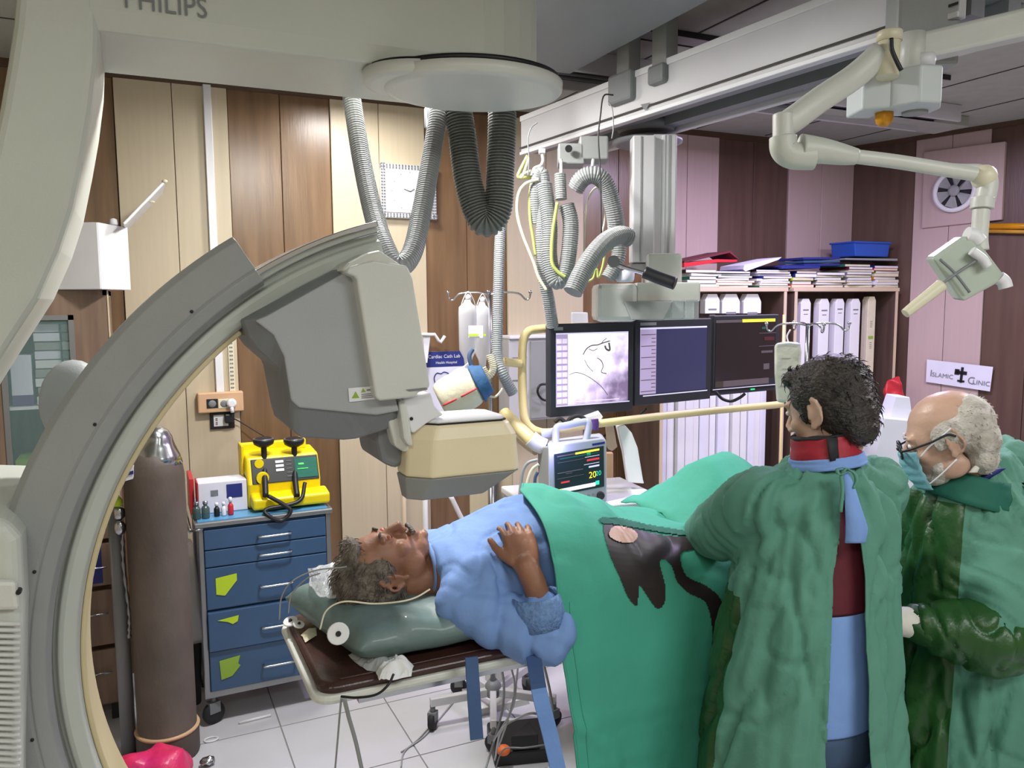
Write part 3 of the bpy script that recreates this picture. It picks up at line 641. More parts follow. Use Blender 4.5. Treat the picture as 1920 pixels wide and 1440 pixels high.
c = AY(433, 785, WY - .04); mb = MB(); mb.box((c.x - .03, WY - .055, c.z - .02), (c.x + .012, WY - .015, c.z + .025)); mb.build('black_plug', 'black', t, bevel=.006)
tag(MB().tube(smoothpath([c + Vector((.012, 0, 0)), AY(452, 792, WY - .03), AY(490, 815, WY - .06), AY(520, 835, WY - .15), AY(535, 850, WY - .3)], 8), .003, 6).build('power_cord', 'black'), 'black power cord from the wall socket to the yellow defibrillator', 'cord')
# wall clock
a = AY(716, 306, WY - .02); b = AY(818, 412, WY - .02)
t = thing('wall_clock', 'square white wall clock with beaded silver frame behind the light grey hose', 'clock', ((a.x + b.x) / 2, WY, b.z))
x0, x1, z0, z1 = a.x - .012, b.x - .0, b.z, a.z
mb = MB(); mb.box((x0, WY - .03, z0), (x1, WY, z1)); mb.build('case', 'alu', t, bevel=.004)
mb = MB(); mb.box((x0 + .028, WY - .034, z0 + .03), (x1 - .028, WY - .029, z1 - .03)); dl = mb.build('dial', 'white', t)
mb = MB()
n = 18
for i in range(n + 1):
    for zz in (z0 + .007, z0 + .02, z1 - .007, z1 - .02): mb.box((x0 + (x1 - x0) * i / n - .003, WY - .034, zz - .0045), (x0 + (x1 - x0) * i / n + .003, WY - .029, zz + .0045))
    for xx in (x0 + .007, x0 + .02, x1 - .007, x1 - .02): mb.box((xx - .0045, WY - .034, z0 + (z1 - z0) * i / n - .003), (xx + .0045, WY - .029, z0 + (z1 - z0) * i / n + .003))
mb.build('beading', 'steel_dull', t)
cc = Vector(((x0 + x1) / 2 + .005, WY - .036, (z0 + z1) / 2))
for dx, dz, r in ((-.034, .012, .0025), (.022, .014, .003)):
    mb = MB(); mb.tube([cc, cc + Vector((dx, 0, dz)) * .5, cc + Vector((dx, 0, dz))], r, 6); mb.build('clock_hand', 'gray_dark', t)
mb = MB()
for i in range(12):
    a_ = PI * i / 6; mb.box((cc.x + .10 * math.sin(a_) - .003, WY - .0355, cc.z + .10 * math.cos(a_) - .003), (cc.x + .10 * math.sin(a_) + .003, WY - .034, cc.z + .10 * math.cos(a_) + .003))
mb.build('hour_marks', 'cable_gray', dl)
# wall cabinet at the left with glass door and drawers
cx0, cx1, cy = -1.05, -.105, 3.72; ct = 1.86
t = thing('storage_cabinet', 'tall brown wood-grain cabinet with glass upper door and drawers below', 'cabinet', ((cx0 + cx1) / 2, 3.95, 0))
mb = MB()
mb.box((cx0, cy, .09), (cx0 + .02, WY - .01, ct)); mb.box((cx1 - .02, cy, .09), (cx1, WY - .01, ct)); mb.box((cx0, cy, ct - .02), (cx1, WY - .01, ct)); mb.box((cx0, WY - .03, .09), (cx1, WY - .01, ct)); mb.box((cx0, cy, .09), (cx1, WY - .01, .11)); mb.box((cx0 + .02, cy + .02, 1.0), (cx1 - .02, WY - .03, 1.02))
mb.box((cx0 + .02, cy, ct - .1), (cx1 - .02, cy + .02, ct - .02)); mb.box((cx1 - .13, cy, 1.02), (cx1 - .02, cy + .018, ct - .1)); mb.box((cx0 + .02, cy, 1.02), (-.50, cy + .018, ct - .1))
cab = mb.build('cabinet_body', 'wood_cab', t)
mb = MB(); mb.box((cx1 - .004, cy - .004, .09), (cx1 + .002, cy, ct)); mb.build('edge_band', 'shelf_edge', t)
mb = MB(); mb.box((-.50, cy + .02, 1.38), (cx1 - .13, WY - .04, 1.392)); mb.build('glass_shelf', 'white', t)
mb = MB()
for a_, b_ in (((-.50, cy - .004, 1.02), (-.48, cy + .01, ct - .1)), ((cx1 - .15, cy - .004, 1.02), (cx1 - .13, cy + .01, ct - .1)), ((-.5, cy - .004, ct - .12), (cx1 - .13, cy + .01, ct - .1))): mb.box(a_, b_)
fr = mb.build('glass_door', 'steel_dull', t)
mb = MB(); mb.box((-.48, cy + .001, 1.02), (cx1 - .15, cy + .005, ct - .12)); mb.build('glass_pane', 'glass', fr)
for i, (z0, z1) in enumerate(((.82, .985), (.62, .80), (.36, .60), (.10, .34))):
    mb = MB(); mb.box((-.60, cy - .016, z0), (cx1 - .012, cy, z1)); dr = mb.build('drawer', 'wood_cab', t, bevel=.003)
    mb = MB(); zz = z1 - .1; mb.tube([(-.34, cy - .035, zz), (-.25, cy - .035, zz + .002), (-.17, cy - .035, zz + .004)], .004, 8); mb.build('handle', 'steel', dr)
a = AY(178, 1095, cy - .02); mb = MB(); mb.box((a.x - .05, cy - .018, a.z), (a.x + .03, cy - .0165, a.z + .16)); mb.build('blue_sticker', 'navy', t)
mb = MB()
for x_ in (cx0 + .05, cx1 - .06): mb.box((x_ - .02, cy + .04, 0), (x_ + .02, cy + .08, .09)); mb.box((x_ - .02, 4.08, 0), (x_ + .02, 4.12, .09))
mb.build('feet', 'rubber', t)
# contents of the glass cabinet
rnd = random.Random(3)
def box_thing(name, label, cat, a, b, m_, group=None, stripe=None, bevel=.002):
    t = MB().box(a, b).build(name, m_, bevel=bevel); return tag(t, label, cat, group)
for col in range(2):
    for k in range(9):
        z0 = 1.395 + k * .037 if col == 0 else 1.395 + k * .037
        x0 = -.385 + col * .10 + rnd.uniform(-.004, .004)
        if z0 + .03 > 1.73: continue
        box_thing('flat_carton', 'thin pale carton lying in the stacks on the upper cabinet shelf behind glass', 'box', (x0, cy + .04 + rnd.uniform(0, .01), z0), (x0 + .094, cy + .28, z0 + .033), rnd.choice(['paper', 'white_rough', 'cable_gray']), 'flat cartons in the glass cabinet')
for k in range(6):
    z0 = 1.022 + .03 * k; box_thing('flat_carton', 'thin cream carton in the lower stack of the cabinet behind glass', 'box', (-.36, cy + .04, z0), (-.27, cy + .25, z0 + .027), 'cuff_beige', 'lower flat cartons in the glass cabinet')
t = thing('dispenser_box', 'white box with purple base standing behind the cabinet glass', 'box', (-.45, cy + .1, 1.395))
MB().box((-.475, cy + .05, 1.435), (-.40, cy + .2, 1.60)).build('carton', 'paper', t, bevel=.003); MB().box((-.476, cy + .049, 1.393), (-.399, cy + .201, 1.437)).build('purple_base', 'purple_tie', t, bevel=.003)
box_thing('yellow_file', 'yellow green file on the lowest part of the glass cabinet', 'file', (-.48, cy + .05, 1.022), (-.40, cy + .25, 1.17), 'lime_dark')
# white box with open lid on top of the cabinet
bx0, bx1, bz = -.42, -.045, ct + .002
t = thing('open_box', 'white steel box with its lid raised, on top of the wood-grain cabinet', 'box', (-.23, 3.85, bz))
mb = MB(); h = .265
Q_ = [Vector((-.125, 3.62, bz)), Vector((-.02, 3.83, bz)), Vector((-.335, 4.01, bz)), Vector((-.44, 3.80, bz))]
for i in range(4):
    p, q = Q_[i], Q_[(i + 1) % 4]; d_ = (q - p) / 2; mb.obox((p + q) / 2 + Vector((0, 0, h / 2)), d_, d_.cross(Vector((0, 0, 1))).normalized() * .003, Vector((0, 0, h / 2)))
mb.add(Q_ + [p + Vector((0, 0, .004)) for p in Q_], [(0, 1, 2, 3), (7, 6, 5, 4)]); mb.build('body', 'white', t, bevel=.003)
mb = MB(); A_ = Vector((-.03, 3.66, bz + h)); B_ = AY(309, 340, 3.72); dv = (B_ - A_)
mb.obox(A_ + dv / 2 + Vector((0, .177, 0)), dv / 2, Vector((0, .177, 0)), Vector((dv.z, 0, -dv.x)).normalized() * .006); mb.build('lid', 'white', t, bevel=.004)
mb = MB(); mb.ell(B_, (.012, .012, .008), 10); mb.ell(A_ + dv * .55 + Vector((.02, 0, -.006)), (.012, .008, .005), 10); mb.build('lid_catch', 'cable_cream', t)
t = thing('spray_bottle', 'small blue bottle with white cap standing in the open white box', 'bottle', (-.09, 3.78, bz + .006))
c = AY(214, 412, 3.78); c.x = -.07; MB().lathe((c.x, 3.78, bz + .006), [(.022, 0), (.024, .01), (.024, .24), (.014, .262)], 18).build('bottle_body', 'navy', t); MB().lathe((c.x, 3.78, bz + .268), [(.015, 0), (.017, .006), (.014, .025), (.004, .03)], 18).build('cap', 'white', t)
# oxygen cylinder
ccx, ccy = .03, 3.36
t = thing('gas_cylinder', 'tall rust brown gas cylinder with foil wrapped top standing beside the blue cart', 'gas cylinder', (ccx, ccy, 0))
mb = MB(); mb.lathe((ccx, ccy, 0), [(.112, 0), (.118, .01), (.118, .10), (.117, .11), (.110, .115), (.110, 1.14), (.102, 1.19), (.085, 1.225), (.05, 1.25)], 40); mb.build('cylinder_body', 'rust', t)
mb = MB(); mb.lathe((ccx, ccy, .108), [(.119, 0), (.122, .006), (.119, .012)], 40); mb.build('foot_ring', 'socket_wood', t)
mb = MB()
prof = [(.095, 1.185), (.088, 1.22), (.07, 1.255), (.062, 1.275), (.06, 1.29), (.048, 1.315), (.028, 1.33), (.006, 1.335)]
mb.lathe((ccx + .01, ccy, 0), prof, 30)
for i, v in enumerate(mb.v): v += Vector((noise.noise(v * 30), noise.noise(v * 30 + Vector((9, 0, 0))), 0)) * .008
mb.build('foil_cap', 'steel', t)
mb = MB(); mb.obox((ccx - .10, ccy - .05, 1.165), (.035, -.01, .01), (.006, .02, 0), (0, 0, .025)); mb.build('blue_white_tag', 'paper', t); 
mb = MB(); mb.obox((ccx - .10, ccy - .052, 1.165), (.034, -.01, .01), (.006, .021, 0), (0, 0, .006)); mb.build('tag_stripe', 'navy', t)
t = thing('regulator_pipe', 'dark pipe with small silver regulator standing left of the rusty cylinder', 'pipe', (-.12, 3.42, 0))
cyl(MB(), (-.115, 3.42, 0.0), (-.115, 3.42, 1.02), .028).build('pipe', 'gray_dark', t)
mb = MB(); mb.lathe((-.10, 3.36, .98), [(.012, 0), (.02, .01), (.02, .04), (.01, .05)], 14); mb.ell((-.10, 3.35, .95), (.022, .02, .03), 12); mb.build('regulator', 'steel', t)
mb = MB(); mb.lathe((-.105, 3.36, 1.035), [(.018, 0), (.02, .02), (.008, .04)], 14); mb.build('yellow_knob', 'lime', t)
mb = MB(); mb.tube(smoothpath([(-.09, 3.37, .94), (-.095, 3.37, .8), (-.085, 3.37, .6), (-.09, 3.37, .5)], 10), lambda u: .006 + .003 * math.sin(u * 60), 8); mb.build('chain_links', 'steel_dull', t)
# pink bag on the floor
mb = MB(); mb.ell((-.02, 3.12, .075), (.13, .10, .085), 34)
mb.ell((-.10, 3.10, .05), (.09, .08, .05), 26)
for v in mb.v: v += Vector((noise.noise(v * 14), noise.noise(v * 14 + Vector((5, 0, 0))), noise.noise(v * 14 + Vector((0, 7, 0))) )) * .035; v.z = max(v.z, .002)
tag(mb.build('plastic_bag', 'pink', remesh=.008, smoothit=2), 'crumpled bright pink plastic bag on the floor by the gas cylinder', 'bag')
# debris on the floor
def ringlet(px, py, label, r=.018):
    c = AZ(px, py, 0); mb = MB(); P_ = [c + Vector((r * 1.5 * math.cos(a), r * math.sin(a), .004)) for a in [2 * PI * k / 20 for k in range(21)]]; mb.tube(P_, .004, 6, caps=False); tag(mb.build('washer', 'white'), label, 'ring')
ringlet(396, 1388, 'small white plastic ring on the floor right of the gas cylinder')
c = AZ(389, 1436, 0); mb = MB(); mb.ell((c.x, c.y, .014), (.03, .02, .014), 14)
for v in mb.v: v += Vector((0, 0, abs(noise.noise(v * 60)) * .02)); v.z = max(v.z, .001)
tag(mb.build('foil_scrap', 'steel'), 'crumpled silver foil scrap on the floor near the bottom edge', 'foil scrap')
a = AZ(448, 1358, 0); b = AZ(508, 1343, 0); mb = MB(); mb.tube([a + Vector((0, 0, .006)), a.lerp(b, .5) + Vector((0, 0, .006)), b + Vector((0, 0, .006))], .006, 8); tag(mb.build('plastic_stick', 'white'), 'thin white plastic stick on the floor in front of the blue cart', 'stick')
# bag with papers hanging between cylinder and cart
t = thing('hanging_bag', 'clear plastic bag with papers hanging between the gas cylinder and the blue cart', 'bag', (.165, 3.62, .3))
mb = MB(); P = [AY(x, y, 3.62) for x, y in ((345, 1130), (372, 1140), (385, 1195), (352, 1208))]; mb.add([p for p in P] + [p + Vector((0, .03, 0)) for p in P], [(0, 1, 2, 3), (7, 6, 5, 4), (0, 4, 5, 1), (1, 5, 6, 2), (2, 6, 7, 3), (3, 7, 4, 0)]); mb.build('papers', 'white_rough', t, bevel=.004)
mb = MB(); P = [AY(x, y, 3.60) for x, y in ((346, 1015), (362, 1018), (378, 1135), (384, 1205), (350, 1212), (340, 1130))]; n_ = len(P); mb.add(P + [p + Vector((0, .07, 0)) for p in P], [tuple(range(n_)), tuple(range(2 * n_ - 1, n_ - 1, -1))] + [(i, (i + 1) % n_, (i + 1) % n_ + n_, i + n_) for i in range(n_)]); mb.build('film', 'plastic_clear', t, bevel=.01)
mb = MB(); P = [AY(x, y, 3.66) for x, y in ((352, 1215), (378, 1205), (378, 1320), (356, 1330))]; mb.add([p for p in P] + [p + Vector((0, .05, 0)) for p in P], [(0, 1, 2, 3), (7, 6, 5, 4), (0, 4, 5, 1), (1, 5, 6, 2), (2, 6, 7, 3), (3, 7, 4, 0)]); mb.build('dark_bag', 'rubber', t, bevel=.01)
# ---------------------------------------------------------------- blue drawer cart
kx0, kx1, ky0, ky1 = .185, .735, 3.50, 3.93; kt = .895; kb = .13
t = thing('drawer_cart', 'blue steel drawer cart on casters against the panelled wall', 'cart', ((kx0 + kx1) / 2, 3.7, 0))
mb = MB(); mb.box((kx0 + .012, ky0 + .015, kb + .02), (kx1 - .012, ky1 - .01, kt - .02)); mb.build('cart_body', 'blue_cart', t)
mb = MB()
for x in (kx0, kx1 - .02):
    for y in (ky0, ky1 - .02): mb.box((x, y, kb), (x + .02, y + .02, kt - .015))
mb.box((kx0, ky0, kb), (kx1, ky1, kb + .025)); mb.build('frame', 'steel_dull', t, bevel=.003)
mb = MB(); mb.box((kx0 - .015, ky0 - .012, kt - .022), (kx1 + .01, ky1, kt)); mb.build('top_rim', 'steel_dull', t, bevel=.005)
mb = MB(); mb.box((kx0, ky0 + .0, kt), (kx1 - .01, ky1 - .015, kt + .004)); mb.build('blue_top', 'blue_cart_top', t)
mb = MB(); mb.tube([(kx0 - .03, ky0, kt - .035), (kx0 - .03, ky0 + .2, kt - .035), (kx0 - .03, ky1 - .05, kt - .035)], .008, 8); mb.tube([(kx0 - .035, ky0 - .004, kt - .03), (kx0, ky0 - .004, kt - .028), (kx0 + .02, ky0 - .004, kt - .026)], .006, 8); mb.build('side_rail', 'steel', t)
zs = [(.775, .86, 0), (.70, .77, 0), (.515, .695, 0), (.335, .505, 0), (.155, .33, 0)]
for i, (z0, z1, _) in enumerate(zs):
    mb = MB(); mb.box((kx0 + .022, ky0 - .004 - (.012 if i == 3 else 0), z0), (kx1 - .022, ky0 + .02, z1)); dr = mb.build('drawer', 'blue_cart', t, bevel=.003)
    xm = (kx0 + kx1) / 2 + .03; zz = z0 + (z1 - z0) * (.42 if i != 4 else .45); y_ = ky0 - .004
    mb = MB(); mb.tube(smoothpath([(xm - .065, y_, zz), (xm - .065, y_ - .025, zz), (xm, y_ - .028, zz), (xm + .065, y_ - .025, zz), (xm + .065, y_, zz)], 5), .0048, 8); mb.build('handle', 'steel', dr)
    if i >= 2:
        lx = kx0 + .06; m_ = 'lime' if i < 4 else 'lime_dark'; y_ = ky0 - .006 - (.012 if i == 3 else 0)
        L = {2: [(0, -.035), (0, .035), (.085, .045), (.085, .015), (.035, -.045)], 3: [(.0, .02), (.085, .03), (.08, .005), (.06, -.005), (.04, .008)], 4: [(0, .035), (.085, .045), (.075, .01), (.085, -.0), (.05, -.04), (.005, -.05)]}[i]
        zc = (z0 + z1) / 2 + (.03 if i == 3 else .01); mb = MB(); mb.prism([(lx + a_, zc + b_) for a_, b_ in L], y_ - .0015, y_, 0); mb.build('sticky_label', m_, dr)
def caster(parent, x, y, r=.045, m2='rubber', ang=0, top=.13):
    d = Vector((math.cos(ang), math.sin(ang), 0)); p = d.cross(Vector((0, 0, 1)))
    mb = MB(); mb.lathe(Vector((x, y, r)) - p * .014, [(r * .5, 0), (r * .95, .002), (r, .008), (r, .02), (r * .95, .026), (r * .5, .028)], 22, p); wh = mb.build('caster', m2, parent)
    mb = MB(); mb.obox(Vector((x, y, r * 1.55)) , d * r * .5, p * .018, Vector((0, 0, r * .5))); mb.lathe(Vector((x, y, r * 1.9)), [(.012, 0), (.012, top - r * 1.9)], 10); mb.build('caster_fork', 'gray_dark', wh)
for x, y, a_ in ((kx0 + .03, ky0 + .03, .4), (kx1 - .03, ky0 + .03, .2), (kx0 + .03, ky1 - .04, 0), (kx1 - .03, ky1 - .04, 0)): caster(t, x, y, .048, 'rubber', a_, kb)
# defibrillator
dy = 3.60
def DX_(px, py, Y=None): return AY(px, py, Y or dy)
z0 = kt + .005
t = thing('defibrillator', 'yellow defibrillator with black front panel and two paddles on the blue cart', 'defibrillator', (.56, 3.7, z0))
a = DX_(466, 945); b = DX_(600, 850)
x0, x1 = a.x - .0, b.x
zt_ = b.z + .01
mb = MB(); mb.prism([(dy, z0 + .11), (dy + .05, zt_ - .01), (dy + .22, zt_), (dy + .22, z0), (dy + .02, z0)], x0, x1, 0, 'YZ'); bd = mb.build('shell', 'yellow', t, bevel=.012, seg=3)
mb = MB(); mb.prism([(dy - .07, z0 + .01), (dy - .075, z0 + .06), (dy + .02, z0 + .075), (dy + .05, z0 + .01)], x0 + .01, x1 + .025, 0, 'YZ'); mb.build('paddle_tray', 'yellow', t, bevel=.012, seg=3)
mb = MB(); mb.prism([(dy - .004, z0 + .112), (dy + .042, zt_ - .022), (dy + .06, zt_ - .02), (dy + .03, z0 + .11)], x0 + .02, x1 - .006, 0, 'YZ'); fp = mb.build('front_panel', 'black', t, bevel=.003)
def fpt(u, v, off=.003):
    X = x0 + .02 + (x1 - .026 - x0) * u; return Vector((X, dy - .004 + .046 * v - off, z0 + .112 + (zt_ - .022 - z0 - .112) * v))
def fquad(u0, v0, u1, v1, nm, m_, par, off=.0035):
    mb = MB(); P = [fpt(u0, v0, off), fpt(u1, v0, off), fpt(u1, v1, off), fpt(u0, v1, off)]; mb.add(P + [p + Vector((0, .003, 0)) for p in P], [(0, 1, 2, 3), (7, 6, 5, 4), (0, 4, 5, 1), (1, 5, 6, 2), (2, 6, 7, 3), (3, 7, 4, 0)]); return mb.build(nm, m_, par)
scr = fquad(.64, .12, .98, .92, 'screen', 'teal_dark', fp)
M['led_green'] = mat('led_green', (70, 210, 90), emit=.6)
fquad(.70, .66, .78, .72, 'screen_trace', 'led_green', scr, .006); fquad(.68, .48, .84, .5, 'screen_trace', 'led_green', scr, .006)
for k in range(3): fquad(.36, .80 - k * .17, .48, .90 - k * .17, 'key', 'white', fp)
for k in range(5): fquad(.52, .85 - k * .16, .60, .87 - k * .16, 'key_line', 'gray_dark', fp)
c = fpt(.15, .25); MB().lathe(c + Vector((0, -.012, 0)), [(.026, 0), (.028, .012)], 22, 'Y').build('selector_knob', 'yellow', fp); c = fpt(.12, .84); MB().lathe(c + Vector((0, -.006, 0)), [(.02, 0), (.02, .006)], 18, 'Y').build('yellow_button', 'yellow', fp)
mb = MB(); mb.box((x0 - .012, dy + .10, z0 + .02), (x0, dy + .22, zt_ + .035)); mb.box((x0 - .012, dy + .19, zt_ - .005), (x1 - .05, dy + .22, zt_ + .03)); mb.box((x1 - .08, dy + .14, zt_ - .005), (x1 - .035, dy + .22, zt_ + .04)); mb.build('carry_handle', 'yellow', t, bevel=.008)
for px in (494, 551):
    p = AY(px, 826, dy + .06); q = AY(px + 2, 870, dy + .05)
    mb = MB(); mb.lathe(p - Vector((0, 0, .028)), [(.022, 0), (.042, .012), (.046, .024), (.046, .034), (.03, .042)], 26); pd = mb.build('paddle', 'black', t)
    mb = MB(); mb.lathe(p + Vector((0, 0, .0065)), [(.044, 0), (.044, .003)], 26); mb.build('paddle_plate', 'steel_dull', pd)
    mb = MB(); mb.tube(smoothpath([p - Vector((0, 0, .02)), q, AY(px + 2, 890, dy + .01), AY(px + 3, 905, dy - .03), AY(px + (4 if px < 520 else 6), 930, dy - .08)], 6), .013, 10); mb.build('paddle_grip', 'black', pd)
mb = MB(); mb.tube(smoothpath([AY(503, 930, dy - .09), AY(530, 945, dy - .1), AY(545, 958, dy - .11), AY(528, 976, dy - .115), AY(505, 968, dy - .115), AY(500, 955, dy - .1), AY(560, 940, dy - .09), AY(572, 905, dy - .05)], 8), .009, 8); mb.build('paddle_cable', 'black', t)
# boxes and bottles on the cart
a = AY(372, 955, 3.62); b = AY(440, 897, 3.62)
t = thing('carton', 'white and blue carton with red side on the left of the blue cart top', 'box', (.28, 3.7, z0))
MB().box((.20, 3.62, z0), (.40, 3.74, z0 + .135)).build('carton_body', 'paper', t, bevel=.003)
MB().box((.315, 3.618, z0 + .06), (.38, 3.621, z0 + .12)).build('blue_print', 'navy', t); MB().box((.195, 3.622, z0 + .0), (.2, 3.74, z0 + .137)).build('red_side', 'red', t); MB().box((.25, 3.618, z0 + .075), (.28, 3.621, z0 + .10)).build('grey_print', 'gray_dark', t)
box_thing('red_folder', 'narrow red folder standing upright beside the white carton on the cart', 'folder', (.168, 3.66, kt - .0), (.186, 3.86, z0 + .15), 'red')
t = thing('tissue_box', 'stack of small white cartons between the printed carton and the defibrillator', 'box', (.43, 3.72, z0)); 
MB().box((.405, 3.67, z0), (.452, 3.78, z0 + .14)).build('carton_body', 'white_rough', t, bevel=.004)
for k in range(3): MB().box((.40 + .004 * k, 3.68, z0 + .141 + k * .013), (.45 - .003 * k, 3.76, z0 + .153 + k * .013)).build('packet', 'white', t, bevel=.003)
def bottle(label, px, py, Y, r, h, m_, capm, caph=.012):
    c = AY(px, py, Y); c.z = z0; t = thing('bottle', label, 'bottle', c[:]); mb = MB(); mb.lathe(c, [(r * .9, 0), (r, .004), (r, h * .7), (r * .8, h * .82), (r * .45, h * .9), (r * .45, h)], 18); mb.build('bottle_body', m_, t)
    MB().lathe(c + Vector((0, 0, h)), [(r * .6, 0), (r * .6, caph), (r * .3, caph + .002)], 14).build('cap', capm, t)
M['glass_dark'] = mat('glass_dark', (70, 92, 88), .15, alpha=.8)
bottle('small dark glass vial, leftmost in front of the white carton', 368, 950, 3.55, .017, .06, 'glass_dark', 'steel')
bottle('second dark glass vial beside the leftmost one on the cart', 385, 950, 3.55, .017, .06, 'glass_dark', 'steel')
bottle('small black and white vial between the dark vials and the red bottle', 406, 948, 3.56, .012, .045, 'black', 'white')
bottle('tiny white bottle left of the red bottle on the cart', 419, 946, 3.56, .011, .045, 'white', 'white')
bottle('small red bottle with white cap on the cart before the printed carton', 432, 944, 3.56, .012, .055, 'red', 'white', .02)
# ---------------------------------------------------------------- grey metal wall box and bracket
a = AY(952, 632, WY - .2)
bz0, bz1 = 1.13, 1.60
X0, X1 = AY(952, 700, 4.06).x, AY(1075, 700, 4.06).x
t = thing('wall_box', 'light grey metal box on the wall behind the cream pipe frame', 'wall box', ((X0 + X1) / 2, 4.1, bz0))
MB().box((X0, 4.04, bz0), (X1, WY, bz1)).build('box_body', 'alu', t, bevel=.004); MB().box((X0 + .13, 4.03, bz0 + .01), (X1 - .005, 4.042, bz1 - .02)).build('door', 'cable_gray', t, bevel=.003); MB().box((X0 - .004, 4.02, bz1 - .004), (X1 + .004, WY, bz1 + .012)).build('lid', 'white', t, bevel=.003)
mb = MB(); mb.box((X0 + .02, 4.036, 1.49), (X0 + .11, 4.041, 1.492)); mb.box((X0 + .03, 4.036, 1.46), (X0 + .05, 4.041, 1.463)); mb.box((X0 + .02, 4.036, 1.36), (X0 + .09, 4.041, 1.366)); mb.build('vent_slot', 'gray_dark', t)
tag(MB().tube(smoothpath([AY(x, y, 3.99) for x, y in ((1030, 720), (1013, 722), (1008, 735), (1016, 748), (1030, 752))], 6), .007, 8).build('cable', 'black'), 'short black cable loop in front of the grey metal wall box', 'cable')
t = thing('wall_bracket', 'white bent steel hook bracket on the brown panel behind the C-arm', 'bracket', AY(815, 640, 4.1)[:])
mb = MB(); L = [AY(x, y, 4.08) for x, y in ((790, 627), (815, 627), (822, 638), (826, 642), (834, 630))]; mb.tube(L, .009, 8); mb.build('hook', 'white', t); MB().prism([(AY(x, y, 4.1).x, AY(x, y, 4.1).z) for x, y in ((792, 628), (806, 628), (800, 680), (796, 680))], 4.09, WY).build('plate', 'white', t)
# poster
a = AY(802, 660, WY - .004); b = AY(872, 772, WY - .004)
t = thing('poster', 'white poster with blue heading about the cath lab, partly behind the beige cuff bag', 'poster', ((a.x + b.x) / 2, WY, b.z))
MB().box((a.x - .01, WY - .003, b.z), (b.x + .02, WY, a.z)).build('sheet', 'paper', t)
MB().box((a.x - .01, WY - .0045, a.z - .085), (b.x + .02, WY - .003, a.z)).build('blue_heading', 'navy', t)
text_mb('Cardiac Cath Lab', .027, (a.x - .0, WY - .0048, a.z - .036), (1, 0, 0), (0, 0, 1)).build('heading_text', 'white', t)
text_mb('Health Hospital', .02, (a.x + .045, WY - .0048, a.z - .068), (1, 0, 0), (0, 0, 1)).build('heading_text', 'white', t)
c = Vector((a.x + .085, WY - .005, a.z - .145)); mb = MB()
mb.tube(smoothpath([c + Vector((dx, 0, dz)) for dx, dz in ((-.045, -.03), (-.05, 0), (-.035, .025), (-.01, .022), (.01, .03), (.035, .02), (.045, 0), (.03, -.02), (.0, -.02), (-.02, -.01))], 6), .003, 6); mb.build('heart_emblem', 'navy', t)
# ---------------------------------------------------------------- two tall shelves
def shelf(name, label, x0, x1, y0, y1, h, boards):
    t = thing(name, label, 'shelf', ((x0 + x1) / 2, (y0 + y1) / 2, 0))
    mb = MB(); mb.box((x0, y0, 0), (x0 + .022, y1, h)); mb.box((x1 - .022, y0, 0), (x1, y1, h)); mb.build('side_panels', 'shelf_in', t)
    for e, (u0, u1) in enumerate(((x0, x0 + .022), (x1 - .022, x1))): MB().box((u0, y0 - .004, 0), (u1, y0, h)).build('edge_band', 'shelf_edge', t)
    MB().box((x0 - .01, y0 - .006, h - .002), (x1 + .01, y1, h + .022)).build('top_board', 'shelf_edge', t, bevel=.003)
    MB().box((x0 + .022, y1 - .01, 0), (x1 - .022, y1, h)).build('back_panel', 'shelf_in', t)
    for z in boards: MB().box((x0 + .022, y0 + .004, z), (x1 - .022, y1 - .012, z + .02)).build('board', 'shelf_in', t)
    return t
SY = 3.80
XL0, XL1 = AY(1235, 915, SY).x, AY(1475, 545, SY).x; XR0, XR1 = AY(1490, 545, SY).x, AY(1684, 540, SY).x
SH = 1.855
shelf('open_shelf', 'left open wooden shelf filled with white catheter cartons', XL0, XL1, SY, 4.15, SH, [.64])
shelf('open_shelf', 'right open wooden shelf with tall hanging white cartons', XR0, XR1, SY, 4.15, SH, [.3])
# short cartons hanging near the top of the left shelf
def carton(label, px0, px1, py0, py1, Y, group, marks=True, taper=True, m_='white', name='catheter_carton'):
    a = AY(px0, py1, Y); b = AY(px1, py0, Y); t = thing(name, label, 'box', ((a.x + b.x) / 2, Y, a.z), group)
    x0, x1, z0, z1 = a.x, b.x, a.z, b.z; w_ = x1 - x0
    poly = [(x0, z0), (x1, z0), (x1, z1 - w_ * .35), (x1 - w_ * .2, z1), (x0 + w_ * .2, z1), (x0, z1 - w_ * .35)] if taper else [(x0, z0), (x1, z0), (x1, z1), (x0, z1)]
    MB().prism(poly, Y, Y + .05).build('carton_body', m_, t, bevel=.003)
    if marks:
        mb = MB(); zz = z1 - w_ * .9; mb.box((x0 + w_ * .22, Y - .001, zz), (x1 - w_ * .22, Y, zz + w_ * .1)); mb.box((x0 + w_ * .3, Y - .001, zz - w_ * .3), (x1 - w_ * .3, Y, zz - w_ * .24))
        mb.build('print', 'gray_dark', t)
    return t
g = 'short white cartons at the top of the left shelf'
for (p0, p1), q in zip(((1322, 1350), (1354, 1388), (1394, 1428)), ('leftmost', 'middle', 'rightmost')): carton('short white carton at the top of the left shelf, ' + q + ' of three', p0, p1, 551, 588, SY + .03, g)
g = 'tall white cartons hanging in the right shelf'
wd = ['leftmost', 'second from the left', 'third from the left', 'fourth from the left']
for k, (p0, p1, pb) in enumerate(((1494, 1521, 840), (1528, 1556, 835), (1558, 1584, 830), (1586, 1614, 850))): carton('tall white catheter carton in the right shelf, ' + wd[k] + ' of the row', p0, p1, 560, pb, SY + .04, g)
t5 = carton('tall clear wrapped carton with a green mark, rightmost in the right shelf', 1617, 1643, 556, 850, SY + .05, None, marks=False, m_='cuff_beige')
